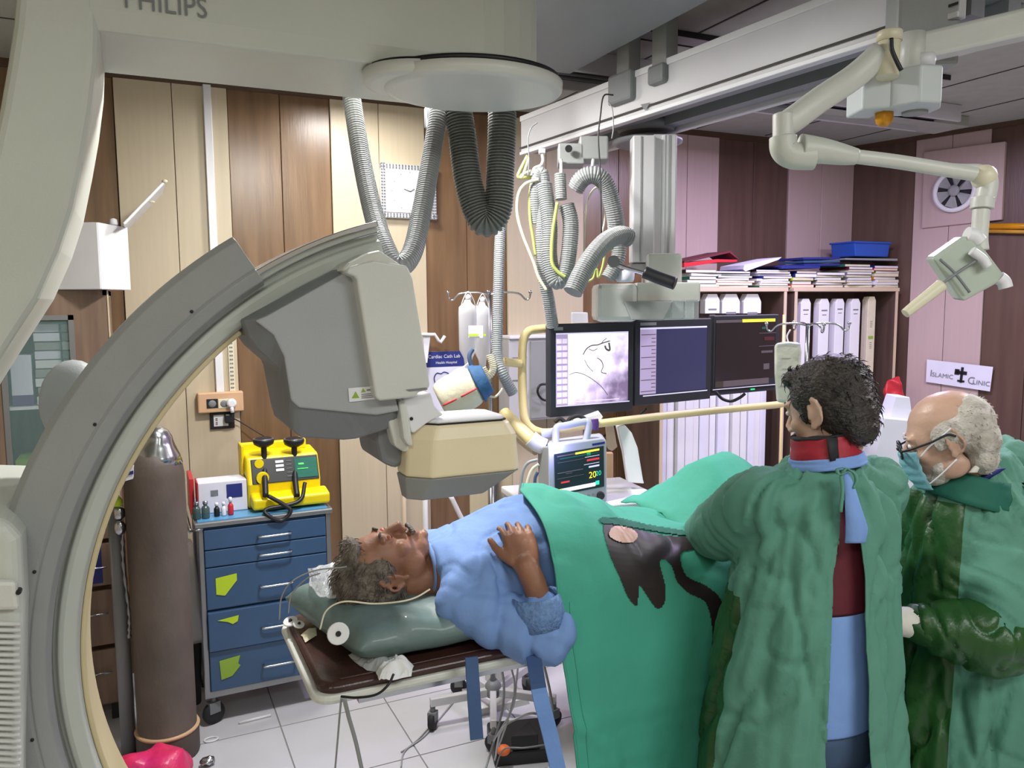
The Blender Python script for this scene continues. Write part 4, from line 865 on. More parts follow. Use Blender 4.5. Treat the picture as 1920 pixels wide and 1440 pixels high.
a = AY(1632, 630, SY + .05); mb = MB(); mb.box((a.x - .02, SY + .0485, a.z - .02), (a.x + .025, SY + .05, a.z + .0)); mb.build('green_mark', 'lime_dark', t5)
mb = MB()
for k in range(8): mb.box((a.x - .008, SY + .0485, a.z + .06 + k * .012 - (.19 if k > 3 else 0)), (a.x + .014, SY + .05, a.z + .063 + k * .012 - (.19 if k > 3 else 0)))
mb.build('print', 'gray_dark', t5)
# lower row of tall cartons on the left shelf
x = XL0 + .03; k = 0; rnd = random.Random(5)
while x < XL0 + .80:
    w_ = rnd.uniform(.045, .062); zt_2 = 1.30 + rnd.uniform(-.02, .06)
    t = thing('tall_carton', 'narrow white catheter carton standing in the packed lower row of the left shelf', 'box', (x + w_ / 2, SY + .1, .662), 'white cartons in the lower row of the left shelf')
    y_ = SY + rnd.uniform(.01, .05)
    MB().box((x, y_, .662), (x + w_ - .004, y_ + .22, zt_2 if x > XL0 + .1 else 1.3)).build('carton_body', rnd.choice(['white', 'white_rough', 'paper']), t, bevel=.003)
    x += w_; k += 1
# stacks of books and folders on the shelf tops
rnd = random.Random(11)
stk = [  # px centre, px width, py bottom, py top, colours, description
    (1305, 66, 541, 500, ['black', 'gray_dark', 'teal_dark', 'paper', 'black'], 'leftmost stack'),
    (1360, 84, 541, 503, ['shelf_edge', 'cuff_beige', 'socket_wood', 'paper', 'teal_dark', 'paper', 'navy'], 'second stack'),
    (1437, 72, 541, 500, ['teal_dark', 'cuff_beige', 'paper', 'white', 'navy', 'paper', 'paper', 'black'], 'third stack'),
    (1490, 50, 541, 503, ['orange', 'gray_dark', 'lime', 'navy', 'navy'], 'fourth stack over the gap'),
    (1540, 66, 539, 503, ['black', 'cable_gray', 'cuff_beige', 'gray_dark', 'lime_dark', 'cable_gray'], 'fifth stack'),
    (1593, 60, 539, 488, ['gray_dark', 'cuff_beige', 'cable_gray', 'paper', 'cable_gray', 'gray_dark', 'cuff_beige', 'maroon', 'teal_dark'], 'sixth stack'),
    (1645, 56, 539, 487, ['cuff_beige', 'paper', 'white', 'amber', 'cuff_beige', 'lime_dark', 'pink', 'navy'], 'rightmost stack')]
ztop = SH + .022
for px, pw, pb, pt, cols_, desc in stk:
    c = AY(px, pb, SY + .1); hw = pw / FPX * AY(px, pb, SY).length * .5; H_ = (pb - pt) / FPX * 4.3; n_ = len(cols_) ; z = ztop; hh = H_ / n_
    for k, m_ in enumerate(cols_):
        h_ = hh * rnd.uniform(.8, 1.15); dx = rnd.uniform(-.02, .02); ww = hw * rnd.uniform(.88, 1.0); an = rnd.uniform(-.06, .06)
        c_ = Vector((c.x + dx, SY + .15 + rnd.uniform(-.01, .01), z + h_ / 2)); X_ = Vector((math.cos(an), math.sin(an), 0)); Y_ = Vector((-math.sin(an), math.cos(an), 0))
        pos = 'lying at the bottom' if k == 0 else ('on top' if k == n_ - 1 else 'number %d up' % (k + 1))
        cname = {'black': 'black', 'gray_dark': 'grey', 'teal_dark': 'dark green', 'paper': 'white', 'shelf_edge': 'tan', 'cuff_beige': 'cream', 'socket_wood': 'light brown', 'navy': 'dark blue', 'white': 'white', 'orange': 'orange', 'lime': 'lime green', 'cable_gray': 'pale grey', 'lime_dark': 'olive green', 'maroon': 'maroon', 'amber': 'amber', 'pink': 'pink'}[m_]
        t = thing('folder', cname + ' file ' + pos + ' in the ' + desc + ' on the shelves', 'file', (c_.x, c_.y, z), 'files stacked on the shelf tops')
        MB().obox(c_, X_ * ww, Y_ * .12, Vector((0, 0, h_ / 2 - .0006))).build('cover', m_, t)
        MB().obox(c_ - Y_ * .002, X_ * (ww - .003), Y_ * .1205, Vector((0, 0, max(.0012, h_ / 2 - .0025)))).build('page_block', 'white_rough' if k % 2 else 'cuff_beige', t)
        z += h_
def slab(name, label, L, Y, dep, th, m_, cat='folder'):
    P = [AY(x, y, Y) for x, y in L]; mb = MB(); n_ = len(P); mb.add(P + [p + Vector((0, dep, 0)) for p in P], [tuple(range(n_)), tuple(range(2 * n_ - 1, n_ - 1, -1))] + [(i, (i + 1) % n_, (i + 1) % n_ + n_, i + n_) for i in range(n_)]); return tag(mb.build(name, m_, bevel=.001), label, cat)
slab('red_folder', 'bright red folder lying on the leftmost file stack of the shelves', [(1283, 493), (1345, 486), (1382, 487), (1382, 491), (1345, 492), (1283, 501)], SY + .02, .22, 0, 'red')
slab('red_folder', 'dark red folder propped up like a tent over the bright red one', [(1283, 489), (1370, 470), (1386, 486), (1384, 486), (1368, 474), (1283, 493)], SY + .03, .22, 0, 'maroon')
slab('lilac_folder', 'pale lilac folder slanting up on the third file stack', [(1394, 505), (1396, 497), (1466, 482), (1460, 487), (1398, 509)], SY + .02, .22, 0, 'paper')
slab('blue_folder', 'long dark blue folder lying across the gap between the shelves', [(1464, 500), (1470, 497), (1538, 499), (1538, 503), (1466, 504)], SY + .0, .24, 0, 'navy')
for k in range(3): slab('blue_folder', ['lowest', 'middle', 'top'][k] + ' of the three blue folders on the right shelf stacks', [(1508 - k, 499 - k * 6), (1575, 498 - k * 6), (1575, 494 - k * 6), (1508 - k, 494.5 - k * 6)], SY + .03, .22, 0, ['navy', 'blue_cart', 'navy'][k])
a = AY(1592, 481, SY + .1); b = AY(1660, 455, SY + .1); t = thing('blue_basket', 'blue plastic basket on top of the right shelf stacks', 'basket', ((a.x + b.x) / 2, SY + .15, a.z)); M['basket_blue'] = mat('basket_blue', (38, 84, 178), .4)
MB().prism([(a.x + .015, a.z), (b.x - .015, a.z), (b.x, b.z), (a.x, b.z)], SY + .06, SY + .26).build('basket_body', 'basket_blue', t, bevel=.006); MB().prism([(a.x - .004, b.z - .012), (b.x + .004, b.z - .012), (b.x + .004, b.z), (a.x - .004, b.z)], SY + .05, SY + .27).build('rim', 'basket_blue', t, bevel=.003)
slab('grey_tray', 'thin pale grey tray edge sticking out over the rightmost stack', [(1585, 484), (1683, 485), (1683, 489), (1585, 487)], SY + .04, .2, 0, 'cable_gray', 'tray')
# tan pole between shelves, red bag, papers
t = MB().tube([AY(1470, 590, SY - .1), Vector((AY(1470, 590, SY - .1).x, SY - .1, .9)), Vector((AY(1470, 590, SY - .1).x, SY - .1, 0))], .008, 8).build('cream_pole', 'tube_yellow'); tag(t, 'thin cream pole in front of the left shelf edge', 'pole')
mb = MB(); c = AY(1677, 738, SY - .09)
mb.ell(c, (.07, .05, .125), 34)
for v in mb.v: v += Vector((noise.noise(v * 16), noise.noise(v * 16 + Vector((5, 0, 0))), noise.noise(v * 16 + Vector((0, 7, 0))))) * .035
tag(mb.build('red_bag', 'red', remesh=.008, smoothit=1), 'crumpled translucent red bag hanging at the right shelf corner', 'bag')
# open tall box of pale sheets
def slabD(name, label, L, d, dep, m_, cat):
    P = [AD(x, y, d) for x, y in L]; n_ = len(P); mb = MB(); mb.add(P + [p + Vector((FW.x, FW.y, 0)) * dep for p in P], [tuple(range(n_)), tuple(range(2 * n_ - 1, n_ - 1, -1))] + [(i, (i + 1) % n_, (i + 1) % n_ + n_, i + n_) for i in range(n_)]); return tag(mb.build(name, m_, bevel=.003), label, cat)
slabD('tall_carton', 'tall pale cardboard box leaning between the two doctors', [(1660, 784), (1725, 790), (1760, 900), (1760, 1100), (1600, 1100), (1636, 880)], 3.3, .12, 'paper', 'box')
slabD('paper_stack', 'small pale carton standing on the leaning cardboard box', [(1682, 743), (1706, 745), (1712, 790), (1668, 784)], 3.35, .1, 'paper', 'box')
# ================================================================== right wall things
def rw_poly(L, off, th, name, m_, par=None, bevel=0):
    P = [RW(x, y, off) for x, y in L]; n_ = len(P); mb = MB(); mb.add(P + [p - RN * th for p in P], [tuple(range(n_)), tuple(range(2 * n_ - 1, n_ - 1, -1))] + [(i, (i + 1) % n_, (i + 1) % n_ + n_, i + n_) for i in range(n_)]); return mb.build(name, m_, par, bevel=bevel)
t = thing('exhaust_fan', 'round white exhaust fan with grey blades on a square board high on the right wall', 'fan', RW(1800, 420)[:])
rw_poly([(1732, 285), (1885, 265), (1878, 412), (1728, 428)], .03, .03, 'mounting_board', 'beige_panel_lilac_lit', t, .003)
c = RW(1791, 358, .032); Vv = Vector((0, 0, 1)); rr_ = (RW(1760, 358, .03) - RW(1826, 358, .03)).length / 2 * 1.0
def lathe_rw(c, prof, name, m_, par, seg=36): mb = MB(); mb.lathe(c, prof, seg, RN); return mb.build(name, m_, par)
R0 = .135
lathe_rw(c, [(R0 * .80, 0), (R0 * .82, .03), (R0, .02), (R0, 0)], 'fan_ring', 'white', t)
lathe_rw(c, [(R0 * .8, .0), (R0 * .8, .003)], 'fan_opening', 'rubber', t)
for k in range(6):
    a0 = 2 * PI * k / 6 + .35; mb = MB(); P = []
    for rr2, da in ((.03, -.3), (.105, -.36), (.108, .12), (.108, .38), (.03, .3)):
        P.append(c + (RU * math.cos(a0 + da) + Vv * math.sin(a0 + da)) * rr2 + RN * (.008 + .008 * (da < 0)))
    mb.add(P + [p + RN * .002 for p in P], [tuple(range(5)), tuple(range(9, 4, -1))] + [(i, (i + 1) % 5, (i + 1) % 5 + 5, i + 5) for i in range(5)]); mb.build('fan_blade', 'cable_gray', t)
lathe_rw(c + RN * .015, [(.035, 0), (.035, .012), (.02, .018)], 'fan_hub', 'cable_gray', t, 20)
t = thing('gold_rod', 'gold curtain rod fixed on the brown part of the right wall', 'rod', RW(1890, 430)[:])
mb = MB(); a = RW(1846, 424, .05); b = RW(1990, 424, .05); mb.tube([a, a.lerp(b, .5), b], .018, 12); mb.build('rod', 'amber', t)
mb = MB(); a = RW(1845, 433, .04); b = RW(1990, 436, .04); mb.tube([a, a.lerp(b, .5), b], .012, 8); mb.build('lower_rail', 'gold', t)
# hanging clinic sign, tilted sheet
t = thing('clinic_sign', 'tilted white paper sign reading Islamic Clinic above the grey haired doctor', 'sign', RW(1800, 730)[:])
L = [(1738, 674), (1862, 688), (1856, 734), (1736, 716)]; rw_poly(L, .03, .002, 'sheet', 'paper', t)
o = RW(1748, 705, .033); u = (RW(1852, 719, .033) - o); u_n = u.normalized(); v_n = RN.cross(u_n); v_n = v_n if v_n.z > 0 else -v_n
def sgn(txt, px, py, size): o = RW(px, py, .034); text_mb(txt, size, o, u_n, v_n, 0).build('lettering', 'gray_dark', t)
sgn('I', 1743, 705, .062); sgn('SLAMIC', 1747, 705.5, .04); sgn('C', 1813, 719, .066); sgn('LINIC', 1823, 720, .042)
o = RW(1803, 703, .034)
mb = MB(); mb.obox(o, u_n * .008, v_n * .05, RN * .0004); mb.obox(o + v_n * .014 - u_n * .004, u_n * .034, v_n * .011, RN * .0004); mb.obox(o + v_n * .016 - u_n * .03, u_n * .014, v_n * .018, RN * .0004); mb.obox(o - v_n * .04, u_n * .022, v_n * .006, RN * .0004); mb.build('cross_emblem', 'black', t)
# sanitiser dispenser and white bottle
M['blue_liquid'] = mat('blue_liquid', (70, 180, 240), .2, emit=.5)
d0 = 3.0
t = thing('soap_dispenser', 'white dispenser with light blue liquid behind the grey haired doctor', 'dispenser', AD(1870, 890, d0)[:])
def slabP(L, d, dep, name, m_, par, bevel=.004):
    P = [AD(x, y, d) for x, y in L]; n_ = len(P); mb = MB(); mb.add(P + [p + Vector((FW.x, FW.y, 0)) * dep for p in P], [tuple(range(n_)), tuple(range(2 * n_ - 1, n_ - 1, -1))] + [(i, (i + 1) % n_, (i + 1) % n_ + n_, i + n_) for i in range(n_)]); return mb.build(name, m_, par, bevel=bevel, seg=3)
slabP([(1852, 818), (1889, 818), (1892, 824), (1884, 875), (1850, 880), (1848, 860)], d0, .1, 'housing', 'white', t, .012)
slabP([(1848, 846), (1868, 847), (1868, 868), (1850, 866)], d0 - .004, .01, 'liquid_window', 'blue_liquid', t, .002)
slabP([(1870, 832), (1881, 832), (1880, 858), (1870, 858)], d0 - .004, .01, 'grey_panel', 'cable_gray', t, .002)
t = thing('white_bottle', 'ribbed white plastic bottle beside the blue liquid dispenser', 'bottle', AD(1901, 905, d0)[:])
c = AD(1901, 904, d0); mb = MB(); mb.lathe(c, [(.010, 0), (.02, .012), (.026, .02), (.028, .045), (.025, .05), (.028, .055), (.028, .08), (.025, .085), (.028, .09), (.027, .12), (.022, .137), (.008, .14)], 24); mb.build('bottle_body', 'white', t)
t = thing('equipment_stand', 'steel stand holding the dispenser and bottle behind the grey haired doctor', 'stand', (AD(1880, 900, d0 + .05).x, AD(1880, 900, d0 + .05).y, 0))
c = AD(1880, 900, d0 + .06); mb = MB(); mb.tube([(c.x, c.y, .0), (c.x, c.y, .6), (c.x, c.y, c.z + .02)], .015, 10); mb.build('post', 'steel_dull', t); mb = MB(); a = AD(1845, 902, d0 + .03); b = AD(1925, 908, d0 + .03); mb.obox((a + b) / 2 + Vector((0, 0, -.005)), (b - a) / 2, Vector((FW.x, FW.y, 0)) * .07, Vector((0, 0, .006))); mb.build('shelf', 'steel_dull', t)
mb = MB(); mb.lathe((c.x, c.y, 0), [(.18, 0), (.18, .02), (.03, .035)], 24); mb.build('base', 'steel_dull', t)
cable('dark cable curling from the dispenser behind the doctor', [(1872, 890), (1885, 885), (1895, 870), (1893, 895)], .003, 'black', d0 - .03)
# ================================================================== surgical lamp pendant (upper right)
t = thing('examination_lamp', 'white jointed examination lamp arm hanging from the ceiling pendant', 'lamp', AD(1665, 130, 1.92)[:])
D = 1.92; KD = 1.92 / 2.25
a = AD(1668, 62, D); b = AD(1664, 145, D); mb = MB(); mb.tube([a, a.lerp(b, .5), b], .0255, 20); mb.build('pivot_tube', 'cable_cream', t)
mb = MB(); c = AD(1668, 70, D); mb.lathe(c + Vector((0, 0, .0)), [(.029, -.010), (.029, .012), (.026, .015)], 20); mb.build('collar', 'cable_cream', t)
def armt(L, d, r, name, m_, par=t, seg=18, flat=None):
    r0_ = r; r = (lambda u: r0_(u) * KD) if callable(r0_) else r0_ * KD
    mb = MB(); mb.tube(smoothpath([AD(p[0], p[1], p[2] if len(p) > 2 else d) for p in L], 8), r, seg, flat=flat); return mb.build(name, m_, par)
armt([(1652, 100, D), (1600, 145, D), (1540, 185, D - .02), (1490, 222, D - .03), (1472, 234, D - .03)], D, .036, 'upper_arm', 'cream2', flat=.62)
armt([(1469, 215), (1469, 240), (1469, 262)], D - .03, .029, 'elbow_tube', 'cream2')
armt([(1468, 258), (1470, 280), (1484, 291), (1505, 293), (1525, 293)], D - .03, .037, 'elbow', 'cream')
armt([(1500, 280), (1540, 283), (1580, 290), (1606, 294)], D - .03, lambda u: .042 - .02 * u, 'lower_arm_cover', 'cream')
armt([(1600, 293), (1680, 303), (1760, 316), (1842, 329)], D - .03, .0195, 'lower_arm', 'cream2')
armt([(1752, 312, D), (1800, 315, D), (1836, 316, D), (1850, 325, D)], D, .012, 'brace_bar', 'cream2')
mb = MB(); c = AD(1845, 332, D - .03); mb.ell(c, (.029, .029, .029), 18); mb.build('knuckle', 'cable_cream', t)
armt([(1848, 325), (1852, 345), (1848, 370), (1843, 385)], D - .03, .026, 'drop_joint', 'cream2')
armt([(1843, 372), (1842, 380), (1841, 392)], D - .03, .030, 'joint_ring', 'cream2')
armt([(1840, 392), (1838, 420), (1836, 448), (1838, 470)], D - .03, .022, 'drop_tube', 'cream2')
# lamp head
hc = AD(1812, 505, D - .05); fwd = (RT * -.55 - UP * .75 + FW * -.35).normalized(); sx = (RT * .80 - UP * .48).normalized(); sx = (sx - fwd * sx.dot(fwd)).normalized(); sy = fwd.cross(sx)
P0 = [AD(x, y, D - .05) for x, y in ((1748, 484), (1808, 442), (1832, 446), (1884, 515), (1878, 528), (1808, 566), (1800, 560))]
n_ = len(P0); mb = MB(); mb.add(P0 + [p + FW * .05 + UP * .008 + RT * .006 for p in P0], [tuple(range(n_)), tuple(range(2 * n_ - 1, n_ - 1, -1))] + [(i, (i + 1) % n_, (i + 1) % n_ + n_, i + n_) for i in range(n_)]); M['lamp_glass'] = mat('lamp_glass', (176, 186, 174), .25, var=.04)
lh = mb.build('lamp_head', 'lamp_glass', t, bevel=.008, seg=3)
armt([(1762, 486), (1790, 512), (1818, 548)], D - .065, .004, 'frame_bar', 'gray_dark', lh, 8); armt([(1766, 532), (1800, 508), (1840, 482)], D - .065, .004, 'frame_bar', 'gray_dark', lh, 8)
armt([(1812, 440), (1826, 444), (1836, 455)], D - .04, .022, 'yoke', 'white', t); armt([(1872, 520), (1882, 528), (1886, 540)], D - .04, .018, 'yoke_end', 'white', t)
armt([(1822, 470), (1842, 485), (1852, 500)], D - .07, .012, 'yoke_clip', 'white', lh)
armt([(1766, 534), (1738, 556), (1712, 576), (1697, 588)], D - .08, lambda u: .017 - .004 * u, 'sterile_handle', 'cable_cream', t)
# pendant box and horizontal boom
t = thing('ceiling_pendant', 'light grey ceiling pendant box with an amber dome and white boom', 'pendant', AD(1700, 200, 1.96)[:])
d1 = 1.96
def prismD(L, d, dep, name, m_, par, bevel=.004, L2=None):
    P = [AD(x, y, d) for x, y in L]; Q = [AD(x, y, d + dep) for x, y in (L2 or L)]; n_ = len(P); mb = MB(); mb.add(P + Q, [tuple(range(n_)), tuple(range(2 * n_ - 1, n_ - 1, -1))] + [(i, (i + 1) % n_, (i + 1) % n_ + n_, i + n_) for i in range(n_)]); return mb.build(name, m_, par, bevel=bevel, seg=3)
c = AD(1697, 200, d1 + .08); zt_3 = AD(1697, 136, d1).z; zb3 = AD(1697, 204, d1).z
M['pendant_gray'] = mat('pendant_gray', (196, 202, 204), .45)
dirv = Vector((RT.x, RT.y, 0)).normalized(); dpv = Vector((FW.x, FW.y, 0)).normalized()
for nm, xl, xr, dd_ in (('left_housing', 1618, 1666, .0), ('right_housing', 1670, 1773, -.02)):
    a = AD(xl, 170, d1 + dd_); b = AD(xr, 170, d1 + dd_); mid = (a + b) / 2; mid.z = (zt_3 + zb3) / 2; w2 = (b - a).length / 2
    mb = MB(); X_ = dirv * w2; hz = (zt_3 - zb3) / 2
    if nm == 'right_housing':
        pl_ = [(-w2, 0), (-w2 * .3, -.05), (w2 * .55, -.04), (w2, .02), (w2, .10), (-w2, .10)]
    else: pl_ = [(-w2, 0), (w2, -.02), (w2, .10), (-w2, .10)]
    rings = [[Vector((mid.x, mid.y, z)) + dirv * u + dpv * v for u, v in pl_] for z in (zb3, zt_3)]; mb.loft(rings, 0, True, True, False); hb = mb.build(nm, 'pendant_gray', t, bevel=.006, seg=3)
c = AD(1716, 196, d1 + .03); mb = MB(); mb.lathe((c.x, c.y, zb3 - .006), [(.030, 0), (.030, .008)], 22); mb.build('round_socket', 'gray_shell', t)
c = AD(1658, 212, d1 + .04); mb = MB(); mb.lathe((c.x, c.y, zb3), [(.0215, .002), (.0215, -.014), (.018, -.026), (.010, -.033), (.002, -.035)], 22); mb.build('amber_dome', 'amber', t)
a = AD(1710, 98, d1 + .05); mb = MB(); mb.tube([Vector((a.x, a.y, zt_3 - .005)), Vector((a.x, a.y, a.z)), Vector((a.x, a.y, AD(1710, 64, d1 + .05).z))], .030, 20); mb.build('boom_pivot', 'cream2', t)
P = [AD(x, y, d1 + .05 + e) for x, y, e in ((1708, 64, 0), (1925, 12, -.05), (2050, -20, -.08), (2050, 38, -.08), (1925, 66, -.05), (1716, 113, 0))]; n_ = len(P); mb = MB(); Q = [p + dpv * .08 for p in P]; mb.add(P + Q, [tuple(range(n_)), tuple(range(2 * n_ - 1, n_ - 1, -1))] + [(i, (i + 1) % n_, (i + 1) % n_ + n_, i + n_) for i in range(n_)]); mb.build('boom', 'cream2', t, bevel=.01, seg=3)
mb = MB(); a = AD(1733, 110, d1 + .04); mb.lathe((a.x, a.y, a.z - .02), [(.025, 0), (.027, .016), (.025, .03)], 18); mb.build('boom_joint', 'white', t)
mb = MB(); a = AD(1728, 60, d1 + .14); mb.obox(Vector((a.x, a.y, (AD(1728, 128, d1 + .14).z + ZC) / 2)), dirv * .082, dpv * .04, Vector((0, 0, (ZC - AD(1728, 128, d1 + .14).z) / 2))); mb.build('drop_column', 'gray_shell', t, bevel=.01)
armt([(1671, 72), (1672, 92), (1680, 112), (1690, 132)], D - .04, .006, 'black_cable', 'black', t)
# ================================================================== ceiling monitor bank
t = thing('monitor_suspension', 'cream ceiling suspension column and pipe frame carrying the screens', 'monitor mount', (2.02, 2.9, 1.85))
cc = AZ(1228, 250, 2.5)
mb = MB()
d0 = 3.12
def vcol(x0, x1, ytop, ybot, d, dep, name, m_, par, bevel=.006):
    a = AD(x0, 400, d); b = AD(x1, 400, d); zt_ = AD((x0 + x1) / 2, ytop, d).z; zb_ = AD((x0 + x1) / 2, ybot, d).z; n2 = Vector((FW.x, FW.y, 0)).normalized()
    c = (a + b) / 2; c.z = (zt_ + zb_) / 2; X_ = (b - a) / 2; X_.z = 0
    mb = MB(); mb.obox(c + n2 * dep / 2, X_, n2 * dep / 2, Vector((0, 0, (zt_ - zb_) / 2))); return mb.build(name, m_, par, bevel=bevel)
vcol(1186, 1228, 256, 492, d0, .09, 'column_profile', 'bridge', t); vcol(1224, 1268, 254, 480, d0 + .03, .1, 'column_profile', 'alu', t)
vcol(1240, 1246, 256, 480, d0 + .026, .01, 'column_groove', 'white', t, .001); vcol(1252, 1256, 256, 480, d0 + .026, .01, 'column_groove', 'cable_gray', t, .001); vcol(1200, 1203, 258, 490, d0 - .004, .01, 'column_groove', 'cable_gray', t, .001)
mb = MB(); mb.lathe((cc.x + .03, cc.y + .1, 2.47), [(.13, 0), (.15, .008), (.15, .02), (.10, .035)], 36); mb.build('top_flange', 'gray_dark', t)
mb = MB(); mb.lathe((cc.x + .03, cc.y + .1, 2.52), [(.12, 0), (.13, .02), (.13, .04)], 36); mb.build('bearing', 'gray_dark', t)
vcol(1216, 1281, 474, 534, d0 - .05, .16, 'gear_box', 'cream2', t, .01)
vcol(1184, 1214, 494, 512, d0 - .0, .1, 'steel_bracket', 'steel_dull', t, .002)
# cross head (cream)
vcol(1119, 1198, 531, 604, d0 - .1, .2, 'arm_head', 'cream2', t, .02); vcol(1196, 1316, 529, 566, d0 - .09, .2, 'arm_head', 'cream2', t, .006); vcol(1205, 1305, 566, 600, d0 - .02, .15, 'arm_head', 'cream', t, .006)
P = [AD(x, y, d0 - .094) for x, y in ((1170, 565), (1262, 565), (1245, 600), (1185, 600))]; mb = MB(); mb.add(P + [p + Vector((FW.x, FW.y, 0)) * .04 for p in P], [(0, 1, 2, 3), (7, 6, 5, 4), (0, 4, 5, 1), (1, 5, 6, 2), (2, 6, 7, 3), (3, 7, 4, 0)]); mb.build('shade_bracket', 'gray_shell', t, bevel=.003)
for x0, x1 in ((1262, 1285), (1288, 1314)): vcol(x0, x1, 562, 598, d0 - .11, .03, 'clear_bag', 'plastic_clear', t, .004)
# cream pipe frame
def pipe(L, r, name='pipe_frame', m_='tube_yellow', par=t): mb = MB(); mb.tube(smoothpath([AD(*p) for p in L], 8), r, 14); return mb.build(name, m_, par)
pipe([(1150, 612, 3.25), (1060, 614, 3.2), (1010, 617, 3.16), (990, 622, 3.14), (981, 640, 3.13), (979, 680, 3.12), (980, 740, 3.1), (984, 785, 3.08), (996, 803, 3.07), (1015, 811, 3.07), (1035, 811, 3.07)], .017)
pipe([(978, 682, 3.1), (958, 680, 3.08), (945, 678, 3.06)], .016, 'side_handle')
pipe([(1030, 811, 3.07), (1080, 801, 3.1), (1110, 796, 3.13), (1250, 779, 3.3), (1400, 764, 3.5), (1455, 759, 3.58), (1472, 755, 3.6)], .016)
pipe([(1112, 786, 3.12), (1113, 795, 3.12), (1112, 806, 3.12)], .021, 'purple_tie', 'purple_tie')
# the three screens
def screen(label, L, corner_d, name='flat_monitor'):
    # L: four corner pixels TL TR BR BL ; corner_d: depths left, right
    dl, dr = corner_d; P = [AD(*L[0], dl), AD(*L[1], dr), AD(*L[2], dr), AD(*L[3], dl)]
    o = P[3]; ux = (P[2] - P[3]); uy = (P[0] - P[3]); uy = Vector((0, 0, uy.length)); ux.z = 0; nrm = ux.cross(uy).normalized()
    t = thing(name, label, 'monitor', ((P[2] + P[3]) / 2)[:])
    def q(u0, v0, u1, v1, off, th, nm, m_, par, bevel=0):
        mb = MB(); c = o + ux * (u0 + u1) / 2 + uy * (v0 + v1) / 2 + nrm * (off - th / 2); mb.obox(c, ux * (u1 - u0) / 2, uy * (v1 - v0) / 2, nrm * th / 2); return mb.build(nm, m_, par, bevel=bevel)
    q(0, 0, 1, 1, 0, .035, 'casing', 'screen_bezel', t, .005); q(.15, .15, .85, .85, -.035, .03, 'rear_cover', 'cream2', t, .01)
    return t, q, o, ux, uy, nrm
M['screen_bezel'] = mat('screen_bezel', (46, 48, 58), .45)
M['scr_white'] = mat('scr_white', (244, 236, 252), emit=.5); M['scr_lilac'] = mat('scr_lilac', (176, 158, 196), emit=.28); M['scr_icon'] = mat('scr_icon', (222, 208, 240), emit=.36)
M['scr_dark'] = mat('scr_dark', (52, 52, 86), .3, emit=.28); M['scr_off'] = mat('scr_off', (44, 36, 40), .25, emit=.1); M['scr_line'] = mat('scr_line', (208, 204, 234), emit=.35)
M['scr_gray'] = mat('scr_gray', (96, 84, 92), emit=.15); M['scr_red'] = mat('scr_red', (190, 50, 60), emit=.5); M['scr_green'] = mat('scr_green', (50, 190, 110), emit=.6); M['scr_yellow'] = mat('scr_yellow', (226, 208, 60), emit=.7)
M['scr_vessel'] = mat('scr_vessel', (70, 58, 76), .4, emit=.2); M['scr_teal'] = mat('scr_teal', (50, 190, 160), emit=.6); M['scr_bg'] = mat('scr_bg', (34, 44, 50), .3, emit=.15)
# x-ray picture: cloudy grey-lilac image, bright at the upper left
def xray_mat():
    m = bpy.data.materials.new('xray_image'); m.use_nodes = True; nt = m.node_tree; b = nt.nodes['Principled BSDF']; tc = nt.nodes.new('ShaderNodeTexCoord'); n = nt.nodes.new('ShaderNodeTexNoise'); n.inputs['Scale'].default_value = 15; n.inputs['Detail'].default_value = 4
    nt.links.new(tc.outputs['Object'], n.inputs['Vector']); sp = nt.nodes.new('ShaderNodeSeparateXYZ'); nt.links.new(tc.outputs['Generated'], sp.inputs[0])
    a = nt.nodes.new('ShaderNodeMath'); a.operation = 'MULTIPLY_ADD'; nt.links.new(sp.outputs[2], a.inputs[0]); a.inputs[1].default_value = .55; nt.links.new(n.outputs['Fac'], a.inputs[2])
    s = nt.nodes.new('ShaderNodeMath'); s.operation = 'MULTIPLY_ADD'; nt.links.new(sp.outputs[0], s.inputs[0]); s.inputs[1].default_value = -.5; nt.links.new(a.outputs[0], s.inputs[2])
    r = nt.nodes.new('ShaderNodeValToRGB'); nt.links.new(s.outputs[0], r.inputs[0]); r.color_ramp.elements[0].position = .1; r.color_ramp.elements[0].color = lin((120, 100, 136)); r.color_ramp.elements[1].position = .62; r.color_ramp.elements[1].color = lin((255, 250, 255)); e = r.color_ramp.elements.new(.38); e.color = lin((206, 186, 222))
    nt.links.new(r.outputs[0], b.inputs['Base Color']); nt.links.new(r.outputs[0], b.inputs['Emission Color']); b.inputs['Emission Strength'].default_value = .42; return m
M['xray'] = xray_mat()
s1, q, o, ux, uy, nz = screen('lit monitor showing a grey lilac X-ray angiogram, leftmost of the screens', [(1025, 608), (1184, 600), (1187, 762), (1031, 783)], (3.12, 3.3))
im = q(.205, .12, .93, .885, .0015, .003, 'xray_image', 'xray', s1); tb_ = q(.07, .12, .205, .885, .0015, .003, 'toolbar', 'scr_lilac', s1)
q(.07, .885, .93, .90, .002, .003, 'title_strip', 'scr_line', s1); q(.07, .108, .95, .118, .002, .003, 'status_strip', 'scr_line', s1); q(.3, .145, .82, .153, .003, .002, 'caption_line', 'scr_icon', s1); q(.05, .93, .15, .965, .001, .002, 'maker_plate', 'cable_gray', s1)
for r_ in range(10):
    for c_ in range(2): q(.08 + c_ * .062, .14 + r_ * .072, .132 + c_ * .062, .19 + r_ * .072, .003, .002, 'icon', 'scr_icon', tb_)
def vessel(L, r, par=im, m_='scr_vessel'): mb = MB(); mb.tube(smoothpath([o + ux * u + uy * v + nz * .0022 for u, v in L], 8), r, 6); mb.build('vessel', m_, par)
